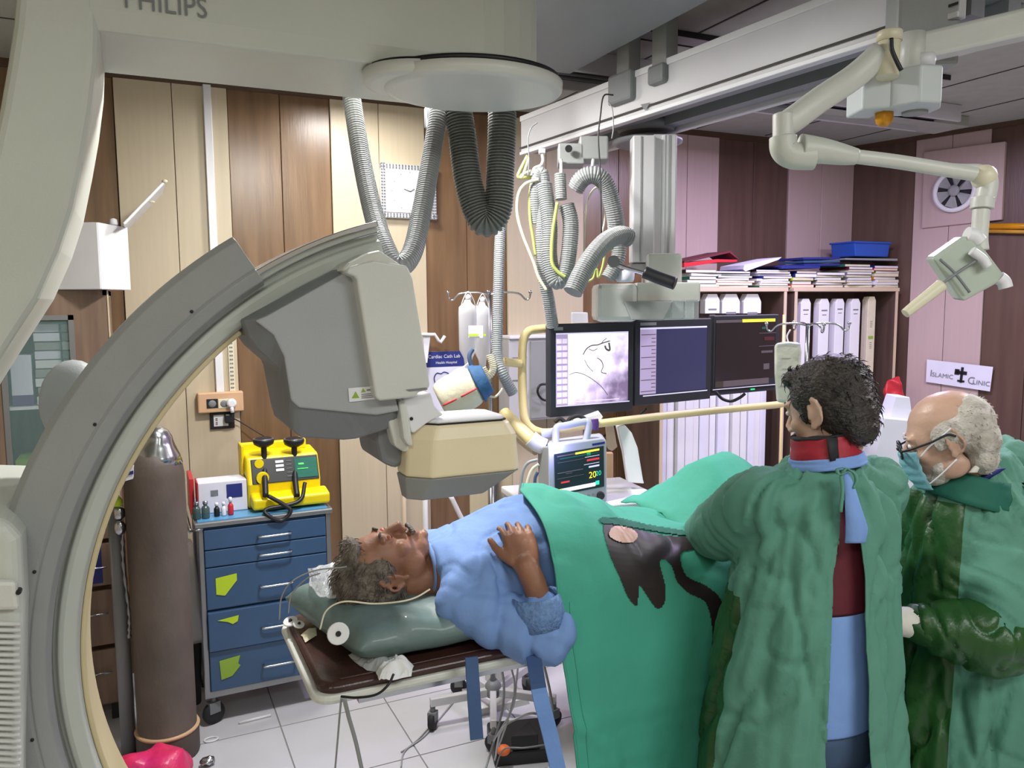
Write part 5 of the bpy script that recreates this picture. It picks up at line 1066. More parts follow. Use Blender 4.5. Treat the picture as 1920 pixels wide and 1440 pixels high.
vessel([(.38, .66), (.42, .72), (.48, .755), (.55, .76), (.6, .775), (.66, .79), (.70, .80)], .0022); vessel([(.6, .775), (.62, .80), (.66, .83)], .0014); vessel([(.64, .75), (.66, .71), (.70, .70), (.69, .78)], .004, im, 'scr_gray'); vessel([(.45, .72), (.5, .70), (.55, .72)], .0014, im, 'scr_gray')
vessel([(.55, .62), (.6, .58), (.62, .52), (.60, .46), (.66, .44)], .0018, im, 'scr_gray'); vessel([(.40, .60), (.44, .53), (.5, .47)], .0012, im, 'scr_gray'); vessel([(.22, .45), (.3, .47), (.4, .44), (.5, .38), (.6, .3), (.68, .2)], .0014, im, 'scr_gray')
s2, q, o, ux, uy, nz = screen('monitor with an empty dark blue screen and lilac side bar, middle of the screens', [(1188, 600), (1330, 594), (1332, 745), (1190, 762)], (3.31, 3.55))
q(.26, .13, .93, .885, .0015, .003, 'dark_image', 'scr_dark', s2); sb = q(.06, .13, .26, .885, .0015, .003, 'side_bar', 'scr_lilac', s2); q(.06, .885, .93, .905, .002, .003, 'title_strip', 'scr_line', s2); q(.10, .105, .95, .117, .002, .003, 'status_strip', 'scr_line', s2); q(.06, .93, .26, .965, .001, .002, 'maker_plate', 'cable_gray', s2)
for k in range(16): v = .16 + k * .044; q(.2 if k % 3 else .07, v, .25, v + .008, .003, .002, 'list_line', 'scr_gray', sb)
s3, q, o, ux, uy, nz = screen('nearly black monitor with a yellow strip and faint red numbers, rightmost of the screens', [(1334, 592), (1462, 586), (1458, 715), (1336, 733)], (3.58, 3.80))
sc3 = q(.03, .12, .95, .90, .0015, .003, 'dark_image', 'scr_off', s3); q(.42, .90, .93, .94, .002, .003, 'yellow_strip', 'scr_yellow', sc3); q(.03, .90, .42, .935, .002, .003, 'grey_strip', 'scr_gray', sc3); q(.03, .04, .85, .12, .002, .003, 'button_row', 'scr_gray', sc3); q(.03, .04, .15, .12, .003, .003, 'orange_button', 'rust', sc3); q(0, .01, .98, .018, .003, .003, 'bright_edge', 'scr_line', s3)
for v in (.74, .56): q(.68, v, .95, v + .008, .003, .002, 'divider', 'scr_gray', sc3)
q(.76, .64, .92, .69, .003, .002, 'red_numbers', 'maroon', sc3); q(.72, .47, .9, .50, .003, .002, 'faint_numbers', 'scr_gray', sc3); q(.76, .24, .85, .32, .003, .002, 'faint_numbers', 'scr_gray', sc3); q(.72, .80, .78, .83, .003, .002, 'green_mark', 'teal_dark', sc3)
q(.0, -.07, 1, .0, -.012, .02, 'lower_edge', 'screen_bezel', s3); q(.6, -.04, .66, -.02, -.008, .01, 'power_light', 'scr_green', s3)
cable('black cable sagging below the rightmost screen', [(1342, 735), (1355, 748), (1372, 752), (1388, 745), (1397, 738)], .007, 'black', 3.55)
cable('black cable hanging from the middle screen behind the cream pipe', [(1212, 766, 3.4), (1190, 785, 3.4), (1150, 800, 3.38), (1138, 812, 3.36), (1120, 830, 3.3)], .005, 'black')
# small boxes behind the screens
slabD('small_box', 'small crumpled white box standing behind the leftmost screen', [(1073, 586), (1102, 586), (1103, 606), (1073, 607)], 3.5, .08, 'paper', 'box')
# keyboard-like clutter under left screen
slabD('cable_tray', 'white tray with dark cables under the leftmost screen', [(1075, 788), (1125, 774), (1131, 782), (1125, 791), (1080, 798)], 3.15, .1, 'white', 'tray')
cable('coiled black cable under the leftmost screen', [(1040, 792), (1050, 785), (1062, 792), (1070, 784), (1085, 780), (1098, 788), (1080, 795), (1060, 797)], .008, 'rubber', 3.12)
# ================================================================== patient vital signs monitor
t = thing('vital_signs_monitor', 'light grey vital signs monitor with lit screen and carrying handle', 'monitor', AD(1075, 935, 2.95)[:])
dl, dr = 2.90, 3.02
def V(px, py, off=0): 
    u = (px - 1032) / (1140 - 1032); return AD(px, py, dl + (dr - dl) * u + off)
def vq(L, off, dep, nm, m_, par, bevel=.0):
    P = [V(x, y, off) for x, y in L]; n_ = len(P); mb = MB(); mb.add(P + [p + Vector((FW.x, FW.y, 0)) * dep for p in P], [tuple(range(n_)), tuple(range(2 * n_ - 1, n_ - 1, -1))] + [(i, (i + 1) % n_, (i + 1) % n_ + n_, i + n_) for i in range(n_)]); return mb.build(nm, m_, par, bevel=bevel, seg=3)
M['mon_gray'] = mat('mon_gray', (176, 180, 190), .45)
vq([(1028, 838), (1040, 834), (1130, 821), (1137, 826), (1138, 940), (1030, 960)], 0, .12, 'casing', 'mon_gray', t, .006)
P = [AD(x, y, d) for x, y, d in ((1008, 838, 3.02), (1030, 838, 2.905), (1031, 955, 2.905), (1010, 950, 3.02))]; mb = MB(); mb.add(P + [p + Vector((.1, .1, 0)) for p in P], [(0, 1, 2, 3), (7, 6, 5, 4), (0, 4, 5, 1), (1, 5, 6, 2), (2, 6, 7, 3), (3, 7, 4, 0)]); mb.build('side_case', 'gray_shell', t, bevel=.004)
sc_ = vq([(1039, 852), (1132, 836), (1133, 912), (1041, 930)], -.004, .004, 'screen', 'scr_bg', t)
def vbar(u0, v0, u1, v1, m_, nm='display_line', off=-.0062):
    def pt(u, v): a = 1041 + (1131 - 1041) * u; return (a, (930 - 18 * u) * (1 - v) + (853 - 16 * u) * v)
    return vq([pt(u0, v1), pt(u1, v1), pt(u1, v0), pt(u0, v0)], off, .0015, nm, m_, sc_)
vbar(.04, .93, .42, .955, 'scr_gray'); vbar(.42, .92, .92, .965, 'scr_yellow'); vbar(.1, .86, .9, .885, 'teal_dark'); vbar(.66, .85, .74, .90, 'scr_green'); vbar(.05, .78, .6, .79, 'scr_gray'); vbar(.62, .80, .92, .81, 'scr_line'); vbar(.66, .70, .92, .745, 'scr_red', 'red_number')
vbar(.05, .52, .58, .54, 'scr_gray'); vbar(.6, .62, .92, .63, 'scr_line'); vbar(.7, .53, .92, .57, 'scr_line'); vbar(.22, .48, .36, .495, 'scr_gray'); vbar(.05, .39, .6, .40, 'scr_gray'); vbar(.12, .27, .3, .31, 'scr_red', 'red_number'); vbar(.04, .04, .14, .14, 'scr_yellow'); vbar(.14, .05, .84, .14, 'scr_white', 'white_bar'); vbar(.84, .07, .92, .17, 'scr_teal', 'teal_key')
def vtext(txt, u, v, m_, s):
    a = 1041 + 90 * u; y = (930 - 18 * u) * (1 - v) + (853 - 16 * u) * v; p = V(a, y, -.0062); e = (V(a + 10, y - 1.8, -.0062) - p).normalized(); text_mb(txt, s, p, e, (0, 0, 1), 0).build('reading', m_, sc_)
vtext('20', .70, .27, 'scr_yellow', .034); vtext('20', .84, .30, 'scr_teal', .026)
mb = MB(); c = V(1126, 929, -.004); mb.lathe(c, [(.016, 0), (.014, .014)], 18, -FW); mb.build('knob', 'rubber', t)
for k in range(5): c = V(1077 + k * 9, 934 - k * 1.6, -.003); mb = MB(); mb.obox(c, RT * .006, FW * .003, UP * .0035); mb.build('key', 'gray_dark', t)
M['led_blue'] = mat('led_blue', (150, 200, 255), emit=14)
mb = MB(); c = V(1047, 842, -.002); mb.obox(c, RT * .014, FW * .004, UP * .006); mb.build('alarm_light', 'led_blue', t, bevel=.003)
l = bpy.data.lights.new('alarm_glow', 'POINT'); l.energy = .5; l.color = (.42, .36, 1); l.shadow_soft_size = .02; lo = bpy.data.objects.new('alarm_glow', l); C.objects.link(lo); lo.location = V(1046, 832, -.05)
pipe([(1042, 836, 2.97), (1042, 815, 2.97), (1045, 801, 2.97), (1060, 798, 2.98), (1095, 791, 3.0), (1103, 792, 3.0), (1103, 805, 3.0), (1098, 828, 3.0)], .0135, 'handle', 'mon_gray', t)
vq([(1110, 832), (1134, 828), (1134, 832), (1111, 836)], -.002, .002, 'maker_plate', 'navy', t)
# leads at the side of the monitor
for k, (lab, L, m_) in enumerate((('grey lead curling from the side of the vital signs monitor', [(1008, 862), (990, 868), (980, 885), (976, 915), (974, 935)], 'cable_gray'), ('pale lead hanging beside the vital signs monitor', [(1010, 870), (998, 880), (990, 900), (985, 930)], 'cable_cream'), ('dark blue plugs and lead at the side of the vital signs monitor', [(1008, 885), (1003, 900), (1004, 935)], 'scrubs_dark'))): cable(lab, L, .006, m_, 2.88)
# white topped trolley under the monitor
tz = AD(1190, 920, 3.0).z - .02
a0 = V(1040, 950, .0)
t = thing('equipment_trolley', 'white topped trolley behind the draped patient, carrying the vital signs monitor', 'trolley', (1.75, 2.75, 0))
P0 = AZ(1000, 950, 1.0)
c1 = AD(1005, 955, 2.85); c2 = AD(1262, 940, 3.05); zt_ = min(c1.z, 1.04) 
zt_ = V(1035, 955, 0).z
F0 = AZ(1005, 958, zt_); F1 = AZ(1255, 958 - 22, zt_); Bv = Vector((.05, .42, 0)); 
mb = MB(); c = (F0 + F1) / 2 + Bv / 2; c.z = zt_ - .015; X_ = (F1 - F0) / 2; X_.z = 0; mb.obox(c, X_, Bv / 2, Vector((0, 0, .014))); mb.build('top', 'white', t, bevel=.006)
mb = MB(); c = c.copy(); c.z = zt_ - .12; mb.obox(c, X_ * .97, Bv * .48, Vector((0, 0, .09))); mb.build('upper_box', 'alu', t, bevel=.006)
mb = MB(); c = c.copy(); c += X_ * .62; c.z = (zt_ - .21 + .12) / 2; mb.obox(c, X_ * .28, Bv * .44, Vector((0, 0, (zt_ - .21 - .12) / 2))); mb.build('body', 'gray_dark', t, bevel=.006)
for s_ in (-1, 1):
    for e in (-1, 1): p = (F0 + F1) / 2 + Bv / 2 + X_ * (.62 + s_ * .3) + Bv * e * .38; caster(t, p.x, p.y, .045, 'rubber', .3, .12)
ch_c = AD(1188, 905, 3.15)
P = [AD(x, y, 3.2) for x, y in ((1158, 800), (1172, 797), (1185, 812), (1196, 840), (1206, 900), (1208, 907), (1178, 905), (1170, 850), (1163, 822))]; n_ = len(P); mb = MB(); mb.add(P + [p + Vector((.02, .05, 0)) for p in P], [tuple(range(n_)), tuple(range(2 * n_ - 1, n_ - 1, -1))] + [(i, (i + 1) % n_, (i + 1) % n_ + n_, i + n_) for i in range(n_)])
wc = tag(mb.build('white_carton', 'white', bevel=.004), 'bent white catheter carton leaning behind the vital signs monitor', 'box')
mb = MB(); 
for (x, y) in ((1173, 812), (1182, 832), (1184, 855)): c = AD(x, y, 3.196); mb.obox(c, RT * .02, FW * .0005, UP * .004 + RT * .004)
slabD('crumpled_bag', 'pale crumpled plastic bag hanging from the cream pipe', [(1137, 800), (1150, 796), (1156, 830), (1158, 838), (1148, 846), (1140, 842)], 3.3, .05, 'shelf_edge', 'bag')
slabD('wooden_post', 'narrow light brown post behind the vital signs monitor', [(1138, 850), (1150, 850), (1150, 915), (1138, 915)], 3.5, .04, 'socket_wood', 'post')
# support arm and beige column left of the monitor
t = thing('support_arm', 'cream jointed support arm behind the image detector', 'arm', AD(1000, 820, 3.0)[:])
pipe([(945, 775, 3.1), (965, 795, 3.05), (1000, 828, 3.0)], .026, 'arm_tube', 'tube_yellow', t); pipe([(995, 822, 3.0), (1008, 832, 3.0), (1022, 838, 3.0)], .032, 'joint', 'cream2', t); pipe([(1015, 815, 3.02), (1030, 812, 3.02), (1040, 812, 3.02)], .018, 'clamp', 'mon_gray', t); pipe([(960, 805, 3.2), (985, 830, 3.15), (1006, 845, 3.1)], .02, 'arm_tube', 'shelf_edge', t)
t = thing('cream_column', 'cream steel column standing behind the image detector and the patient', 'column', (1.35, 3.2, 0))
a = AD(880, 900, 3.45); b = AD(962, 900, 3.45); n2 = Vector((FW.x, FW.y, 0)).normalized(); c = (a + b) / 2; X_ = (b - a) / 2; X_.z = 0; top = AD(920, 850, 3.45).z; c.z = (top + .5) / 2
mb = MB(); mb.obox(c + n2 * .1, X_, n2 * .1, Vector((0, 0, (top - .5) / 2))); mb.build('column_body', 'beige_panel', t, bevel=.006)
a = AD(921, 920, 3.44); b = AD(932, 920, 3.44); mb = MB(); mb.obox((a + b) / 2, (b - a) / 2, n2 * .01, Vector((0, 0, .09))); mb.build('slot', 'gray_dark', t)
mb = MB(); c0 = (AD(880, 900, 3.45) + AD(962, 900, 3.45)) / 2 + n2 * .1; mb.box((c0.x - .03, c0.y - .03, .02), (c0.x + .03, c0.y + .03, .51)); mb.box((c0.x - .12, c0.y - .12, 0), (c0.x + .12, c0.y + .12, .03)); mb.build('foot', 'cream2', t)
for px, r_, lab in ((797, .014, 'thin white pipe standing behind the patient head, nearer the detector'), (757, .012, 'thin beige pipe standing behind the patient head, left one')):
    a = AY(px, 935, 3.9); tt = MB().tube([(a.x, 3.9, 0), (a.x, 3.9, .5), (a.x, 3.9, 1.25)], r_, 10).build('pipe', 'white' if px > 780 else 'shelf_edge'); tag(tt, lab, 'pipe')
tt = MB().tube(smoothpath([AY(845, 930, 3.5), AY(862, 965, 3.5), AY(880, 1000, 3.5), AY(900, 1040, 3.5), Vector((1.5, 3.5, .3)), Vector((1.52, 3.5, .01))], 6), .012, 8).build('white_cable', 'white'); tag(tt, 'white cable slanting down behind the patient chest', 'cable')
# ================================================================== hoses at the column
def hosed(label, L, r, m_='hose', group=None, name='corrugated_hose', pitch=.008): mb = MB(); mb.corr([AD(*p) for p in L], r, pitch, 14, 0, .05); tag(mb.build(name, m_), label, 'hose', group)
hosed('long thin corrugated hose hanging beside the infusion pole', [(958, 120, 3.15), (955, 215, 3.15), (955, 300, 3.1), (948, 370, 3.08), (938, 440, 3.05), (935, 520, 3.02), (933, 600, 3.0), (932, 665, 2.98), (942, 700, 2.97), (962, 738, 3.0)], .021)
hosed('corrugated hose passing over a hook and down behind the leftmost screen', [(1006, 420, 3.02), (1004, 360, 3.0), (1010, 328, 3.0), (1018, 330, 3.0), (1020, 380, 3.0), (1016, 440, 3.0), (1018, 510, 3.02), (1028, 560, 3.05), (1036, 612, 3.1)], .024)
hosed('thick grey hose forming the low bend at the cable bundle', [(1020, 345, 2.96), (1030, 420, 2.95), (1030, 480, 2.95), (1040, 525, 2.95), (1056, 520, 2.95), (1066, 480, 2.95), (1070, 420, 2.95), (1062, 385, 2.95)], .030)
hosed('short open hose sleeve hanging from the middle hook', [(1050, 326, 2.94), (1051, 350, 2.94), (1052, 374, 2.94)], .022, 'gray_shell')
hosed('thick grey hose arching over the right hook', [(1078, 355, 2.95), (1092, 335, 2.93), (1112, 328, 2.92), (1132, 340, 2.93), (1145, 370, 2.95), (1154, 410, 2.97), (1156, 440, 3.0)], .033)
hosed('thick light grey hose sweeping down from the column to the left', [(1182, 448, 2.9), (1165, 441, 2.88), (1140, 450, 2.84), (1115, 475, 2.8), (1092, 510, 2.78), (1074, 548, 2.76)], .034)
hosed('smooth grey hose stub under the sweeping hose near the black handle', [(1160, 452, 2.98), (1160, 480, 2.98), (1150, 505, 2.98), (1140, 522, 2.98)], .028, 'gray_shell')
cable('cream cable hanging in a long curve left of the hoses', [(1010, 336), (985, 345), (972, 365), (970, 400), (980, 440), (1000, 490), (1010, 520), (1025, 545)], .006, 'cable_cream', 2.97)
cable('yellow green cable beside the leftmost hose', [(998, 335), (993, 370), (994, 410), (1000, 450), (1004, 480)], .006, 'cable_green', 3.0)
cable('yellow green cable loop at the bridge end', [(989, 292), (975, 320), (972, 332), (990, 333), (1000, 330)], .006, 'cable_green', 3.0)
cable('white cable loop at the bridge end', [(992, 295), (980, 330), (978, 328), (995, 320)], .005, 'cable_cream', 2.98)
cable('grey green cable between the hoses', [(1045, 380), (1036, 440), (1035, 490), (1046, 510), (1060, 520)], .007, 'cable_green', 2.92)
cable('pale cable arching inside the right hose', [(1095, 480), (1098, 400), (1108, 362), (1122, 352), (1132, 375), (1134, 410), (1128, 440)], .004, 'cable_cream', 3.0)
cable('pale green cable loop with white end under the sweeping hose', [(1150, 465), (1130, 475), (1118, 500), (1112, 522), (1100, 526), (1118, 505), (1122, 520), (1130, 500), (1135, 470)], .005, 'cable_green', 2.9)
cable('thin black wire hanging over the bridge', [(1150, 178), (1132, 180), (1126, 215), (1122, 260), (1126, 330), (1128, 440)], .0028, 'black', 2.86)
cable('thin grey wire drooping over the bridge', [(1140, 190), (1148, 205), (1150, 240), (1147, 260)], .0022, 'cable_gray', 2.86)
cable('thin dark wire crossing the bridge end', [(1008, 230), (996, 240), (990, 262), (992, 300), (990, 330)], .0022, 'gray_dark', 2.95)
t = thing('hose_hook', 'white bent steel hook under the bridge carrying the left hoses', 'hook', AD(1016, 285, 3.0)[:])
pipe([(1016, 286, 3.02), (1018, 300, 3.02), (1014, 310, 3.02), (1002, 316, 3.02), (997, 330, 3.02)], .006, 'hook_rod', 'white', t); mb = MB(); mb.obox(AD(1016, 284, 3.02), RT * .012, FW * .012, UP * .008); mb.build('clamp', 'white', t)
t = thing('trolley_block', 'grey hose trolley blocks under the bridge beam', 'bracket', AD(1075, 280, 3.05)[:])
mb = MB(); mb.obox(AD(1070, 293, 3.1), RT * .05, FW * .04, UP * .04); mb.build('left_block', 'gray_shell', t, bevel=.006); mb = MB(); mb.obox(AD(1112, 282, 3.1), RT * .055, FW * .04, UP * .045); mb.build('right_block', 'gray_shell', t, bevel=.006); mb = MB(); mb.lathe(AD(1066, 280, 3.04), [(.012, 0), (.014, .01)], 14, -FW); mb.build('bolt', 'black', t)
pipe([(1052, 300, 3.05), (1052, 318, 2.98), (1052, 326, 2.95)], .006, 'hook_rod', 'white', t); pipe([(1112, 300, 3.05), (1110, 318, 2.98), (1112, 328, 2.95), (1118, 336, 2.93)], .006, 'hook_rod', 'white', t)
t = thing('positioning_handle', 'steel bar with black rubber grip reaching from the suspension', 'handle', AD(1200, 510, 2.85)[:])
pipe([(1150, 492, 2.86), (1170, 501, 2.85), (1210, 513, 2.83)], .008, 'steel_bar', 'steel', t); pipe([(1208, 510, 2.83), (1235, 521, 2.82), (1266, 532, 2.8)], .022, 'grip', 'black', t); mb = MB(); mb.lathe(AD(1150, 491, 2.85), [(.02, 0), (.022, .01)], 18, -FW); mb.build('pivot', 'gray_dark', t)
t = thing('small_jar', 'small clear jar with lilac contents on the suspension head', 'jar', AD(1172, 528, 2.98)[:])
mb = MB(); mb.lathe(AD(1172, 529, 3.0), [(.03, 0), (.034, .01), (.036, .04), (.03, .045)], 18); mb.build('glass_body', 'paper', t); mb = MB(); mb.lathe(AD(1172, 508, 3.0), [(.03, 0), (.03, .006)], 18); mb.build('lid', 'cable_gray', t)
# ================================================================== infusion stands
def ivstand(base, top, label, hookz=None):
    t = thing('infusion_stand', label, 'infusion stand', (base[0], base[1], 0)); x, y = base
    MB().tube([(x, y, .12), (x, y, .6), (x, y, 1.1)], .014, 14).build('lower_pole', 'steel', t); MB().tube([(x, y, 1.08), (x, y, 1.5), (x, y, top)], .009, 12).build('upper_pole', 'steel', t)
    MB().lathe((x, y, 1.06), [(.014, 0), (.022, .01), (.022, .05), (.012, .06)], 16).build('clamp_collar', 'black', t)
    for k in range(4):
        a = PI / 2 * k + .35 + (PI / 4); d = Vector((math.cos(a), math.sin(a), 0)); 
        MB().tube(smoothpath([Vector((x, y, top - .01)), Vector((x, y, top)) + d * .05, Vector((x, y, top)) + d * .12 + Vector((0, 0, -.005)), Vector((x, y, top)) + d * .15 + Vector((0, 0, -.03)), Vector((x, y, top)) + d * .165 + Vector((0, 0, -.025)), Vector((x, y, top)) + d * .17 + Vector((0, 0, -.005))], 5), .004, 8).build('hook', 'steel', t)
        mb = MB(); mb.ell(Vector((x, y, top)) + d * .17, (.008,) * 3, 10); mb.build('hook_end', 'steel', t)
    return t
B = AZ(925, 1345, 0)
iv = ivstand((B.x, B.y), 1.84, 'steel infusion stand on five casters behind the patient table, holding two bottles')
for k in range(5):
    a = 2 * PI * k / 5 + 3.05; d = Vector((math.cos(a), math.sin(a), 0)); e = Vector((B.x, B.y, 0)) + d * .27
    MB().obox(Vector((B.x, B.y, .125)) + d * .14 + Vector((0, 0, -.005)), d * .14, d.cross(Vector((0, 0, 1))) * .014, Vector((0, 0, .018))).build('base_leg', 'alu', iv, bevel=.004)
    caster(iv, e.x, e.y, .038, 'rubber', a + 1.0, .11)
MB().lathe((B.x, B.y, .10), [(.03, 0), (.035, .01), (.035, .05), (.02, .07)], 20).build('hub', 'gray_dark', iv)
MB().tube([(B.x - .03, B.y, .42), (B.x, B.y - .02, .42), (B.x + .03, B.y, .43)], .012, 10).build('locking_knob', 'steel', iv)
def ivbag(label, px, py0, py1, d, w_, cap=True):
    top = AD(px, py0, d); bot = AD(px, py1, d); h = top.z - bot.z; t = thing('infusion_bottle', label, 'infusion bottle', bot[:])
    prof = [(.010, 0), (w_ * .5, h * .18), (w_, h * .30), (w_ * 1.02, h * .8), (w_ * .96, h * .9), (w_ * .5, h * .95), (w_ * .3, h)]
    mb = MB(); mb.lathe(bot, prof, 24); 
    for v in mb.v: v.y = bot.y + (v.y - bot.y) * .6
    mb.build('bottle_body', 'iv_clear', t); MB().lathe(top - Vector((0, 0, .002)), [(w_ * .34, 0), (w_ * .3, .015), (.003, .022)], 14).build('hanger_cap', 'white', t)
    mb = MB(); mb.tube(smoothpath([top + Vector((-w_ * .9, 0, -h * .12)), top + Vector((-w_ * .6, 0, .0)), top + Vector((0, 0, .03)), top + Vector((w_ * .6, 0, 0)), top + Vector((w_ * .9, 0, -h * .12))], 6), .002, 6); mb.build('hanger', 'iv_clear', t)
    return t, top, bot, h
t, top, bot, h = ivbag('left clear infusion bottle with a yellow marked label on the tall stand', 878, 562, 695, 2.93, .034)
MB().obox(AD(892, 622, 2.88), RT * .026, FW * .001, UP * .022).build('label', 'paper', t); MB().obox(AD(888, 628, 2.875), RT * .018, FW * .001, UP * .004).build('yellow_band', 'lime', t)
t, top, bot, h = ivbag('right clear infusion bottle partly behind the left one on the tall stand', 905, 566, 700, 3.05, .032)
MB().obox(AD(904, 628, 2.99), RT * .014, FW * .001, UP * .004).build('yellow_band', 'lime', t)
# pressure cuff bag hanging under the bottles
t = thing('pressure_cuff', 'tilted beige pressure infusion cuff with red line and blue cloth end, hanging behind the detector', 'pressure cuff', AD(865, 735, 2.85)[:])
a = AD(826, 754, 2.85); b = AD(893, 720, 2.85); ax = (b - a).normalized(); mb = MB(); rings = []; up = UP.copy(); up = (up - ax * up.dot(ax)).normalized(); sd = ax.cross(up)
for i in range(13):
    u = i / 12; r_ = .070 + .006 * math.sin(u * PI); rr = .86 if i in (0, 12) else (.97 if i in (1, 11) else 1); rings.append([a.lerp(b, u) + (up * math.cos(q_) + sd * math.sin(q_) * .7) * r_ * rr for q_ in [2 * PI * k / 24 for k in range(24)]])
mb.loft(rings, 0); cb = mb.build('cuff_body', 'cuff_beige', t)
CD = (-FW + ax * FW.dot(ax)).normalized() * .74
for (u0, u1) in ((.05, .42), (.54, .97)):
    L = [a.lerp(b, u0 + (u1 - u0) * k / 5) + (CD * .95 - up * .22) * (.071 + .006 * math.sin((u0 + (u1 - u0) * k / 5) * PI)) for k in range(6)]
    mb = MB(); mb.tube(L, .003, 6); mb.build('red_line', 'red', cb)
mb = MB(); c = b - ax * .0
rings = []
for i in range(9):
    u = i / 8; r_ = .072 - .020 * u; rings.append([b.lerp(b + ax * .045 , u) + (up * math.cos(q_) + sd * math.sin(q_) * .7) * (r_ + .006 * noise.noise(Vector((q_ * 2, u * 4, 0)))) for q_ in [2 * PI * k / 24 for k in range(24)]])
mb.loft(rings, 0); mb.build('blue_end', 'navy_cloth', t)
pipe([(885, 690, 2.86), (880, 668, 2.86), (886, 655, 2.87)], .008, 'cord', 'scrubs_dark', t)
pipe([(835, 735, 2.84), (848, 700, 2.86), (866, 690, 2.88), (880, 680, 2.9)], .003, 'clear_tube', 'iv_clear', t)
cable('thin white tube curling round the infusion pole by the cuff', [(915, 742), (928, 744), (938, 735), (942, 728)], .004, 'cable_cream', 2.85)
mb = MB(); mb.corr([AD(905, 690, 2.95), AD(915, 705, 2.95), AD(925, 690, 2.95), AD(918, 665, 2.95)], .014, .007); tag(mb.build('corrugated_tube', 'cuff_beige'), 'short beige corrugated tube bunch between the bottles and the cuff', 'tube')
# second stand by the dark haired doctor
B2 = AD(1512, 700, 3.3)
iv2 = ivstand((B2.x, B2.y), AD(1512, 606, 3.3).z, 'steel infusion stand with a hanging bag behind the dark haired doctor')
MB().lathe((B2.x, B2.y, .0), [(.2, 0), (.2, .02), (.04, .05), (.02, .13)], 24).build('base_disc', 'steel_dull', iv2)
t = thing('infusion_bag', 'large clear white infusion bag on the stand behind the dark haired doctor', 'infusion bag', AD(1475, 755, 2.92)[:])
L = [(1452, 645), (1470, 640), (1500, 642), (1503, 660), (1500, 700), (1484, 740), (1474, 756), (1456, 754), (1452, 700)]
P = [AD(x, y, 2.90) for x, y in L]; Q = [AD(x, y, 2.95) for x, y in L]; n_ = len(P); mb = MB(); mb.add(P + Q, [tuple(range(n_)), tuple(range(2 * n_ - 1, n_ - 1, -1))] + [(i, (i + 1) % n_, (i + 1) % n_ + n_, i + n_) for i in range(n_)]); M['bag_white'] = mat('bag_white', (214, 212, 200), .35, var=.05, scale=20, bump=.3, bscale=30, alpha=.92); bg = mb.build('bag_film', 'bag_white', t, bevel=.012, seg=4)
mb = MB(); mb.tube([AD(1458, 645, 2.88), AD(1480, 644, 2.88), AD(1500, 646, 2.88)], .004, 8); mb.build('seam', 'white', t)
pipe([(1478, 642, 2.92), (1476, 630, 2.92), (1482, 618, 2.92)], .003, 'hanger', 'white', t)
for py, ww in ((672, 12), (692, 10), (706, 14), (724, 16)): c = AD(1474, py, 2.889); mb = MB(); mb.obox(c, RT * ww * .0014, FW * .0005, UP * .0016); mb.build('print_line', 'cable_gray', bg)
# black foot switch box and cables under the table
t = thing('foot_switch', 'black foot switch box with an orange knob on the floor under the table', 'foot switch', AZ(985, 1420, 0)[:])
a = AZ(925, 1440, 0); b = AZ(1045, 1428, 0); dv = (b - a); pp = Vector((-dv.y, dv.x, 0)).normalized(); mb = MB(); mb.obox((a + b) / 2 + pp * .12 + Vector((0, 0, .03)), dv * .48, pp * .12, Vector((0, 0, .03))); mb.build('box_body', 'black', t, bevel=.01)
c = AZ(944, 1412, .06); mb = MB(); mb.ell(c + Vector((0, 0, .012)), (.028, .026, .02), 16); mb.build('orange_knob', 'orange', t)
P = [AZ(x, y, .062) for x, y in ((958, 1408), (992, 1376), (1010, 1404))]; mb = MB(); mb.add(P + [p + Vector((0, 0, .06)) for p in P], [(0, 1, 2), (5, 4, 3), (0, 3, 4, 1), (1, 4, 5, 2), (2, 5, 3, 0)]); mb.build('pedal', 'rubber', t, bevel=.005)
for lab, L, r_, m_ in (
    ('grey cable lying on the floor below the left caster', [AZ(752, 1410, .005), AZ(790, 1385, .005), AZ(812, 1362, .005), AZ(850, 1315, .01)], .003, 'cable_gray'),
    ('grey cable curving down the floor in front of the left caster', [AZ(752, 1438, .005), AZ(758, 1410, .005), AZ(785, 1385, .005), AZ(806, 1362, .005)], .003, 'cable_gray'),
    ('grey cable hanging down past the stand to the floor', [AD(938, 1235, 2.3), AD(945, 1290, 2.6), AD(940, 1340, 2.7), AD(920, 1410, 2.75), AD(908, 1450, 2.7)], .004, 'gray_dark'),
    ('light cable hanging beside the long blue strap', [AD(1018, 1240, 2.2), AD(1030, 1290, 2.3), AD(1036, 1330, 2.3), AD(1034, 1360, 2.3)], .004, 'cable_gray'),
    ('pale cable hanging under the elbow of the patient', [AD(955, 1238, 2.3), AD(965, 1290, 2.4), AD(952, 1350, 2.5), AD(935, 1400, 2.6)], .003, 'cable_gray'),
    ('thin cable hanging under the table near the stand pole', [AD(972, 1238, 2.3), AD(968, 1280, 2.4), AD(960, 1330, 2.5), AD(925, 1390, 2.65)], .003, 'steel_dull'),
    ('cable arching over the black foot switch', [AZ(928, 1425, .03), AD(940, 1370, 2.6), AD(975, 1345, 2.55), AD(1010, 1340, 2.5), AZ(1040, 1370, .02)], .004, 'cable_gray'),
    ('lower cable lying across the black foot switch', [AZ(930, 1438, .01), AZ(945, 1405, .11), AZ(985, 1402, .13), AZ(1030, 1395, .08)], .003, 'gray_dark')):
    mb = MB(); mb.tube(smoothpath(L, 8), r_, 7); tag(mb.build('floor_cable', m_), lab, 'cable')
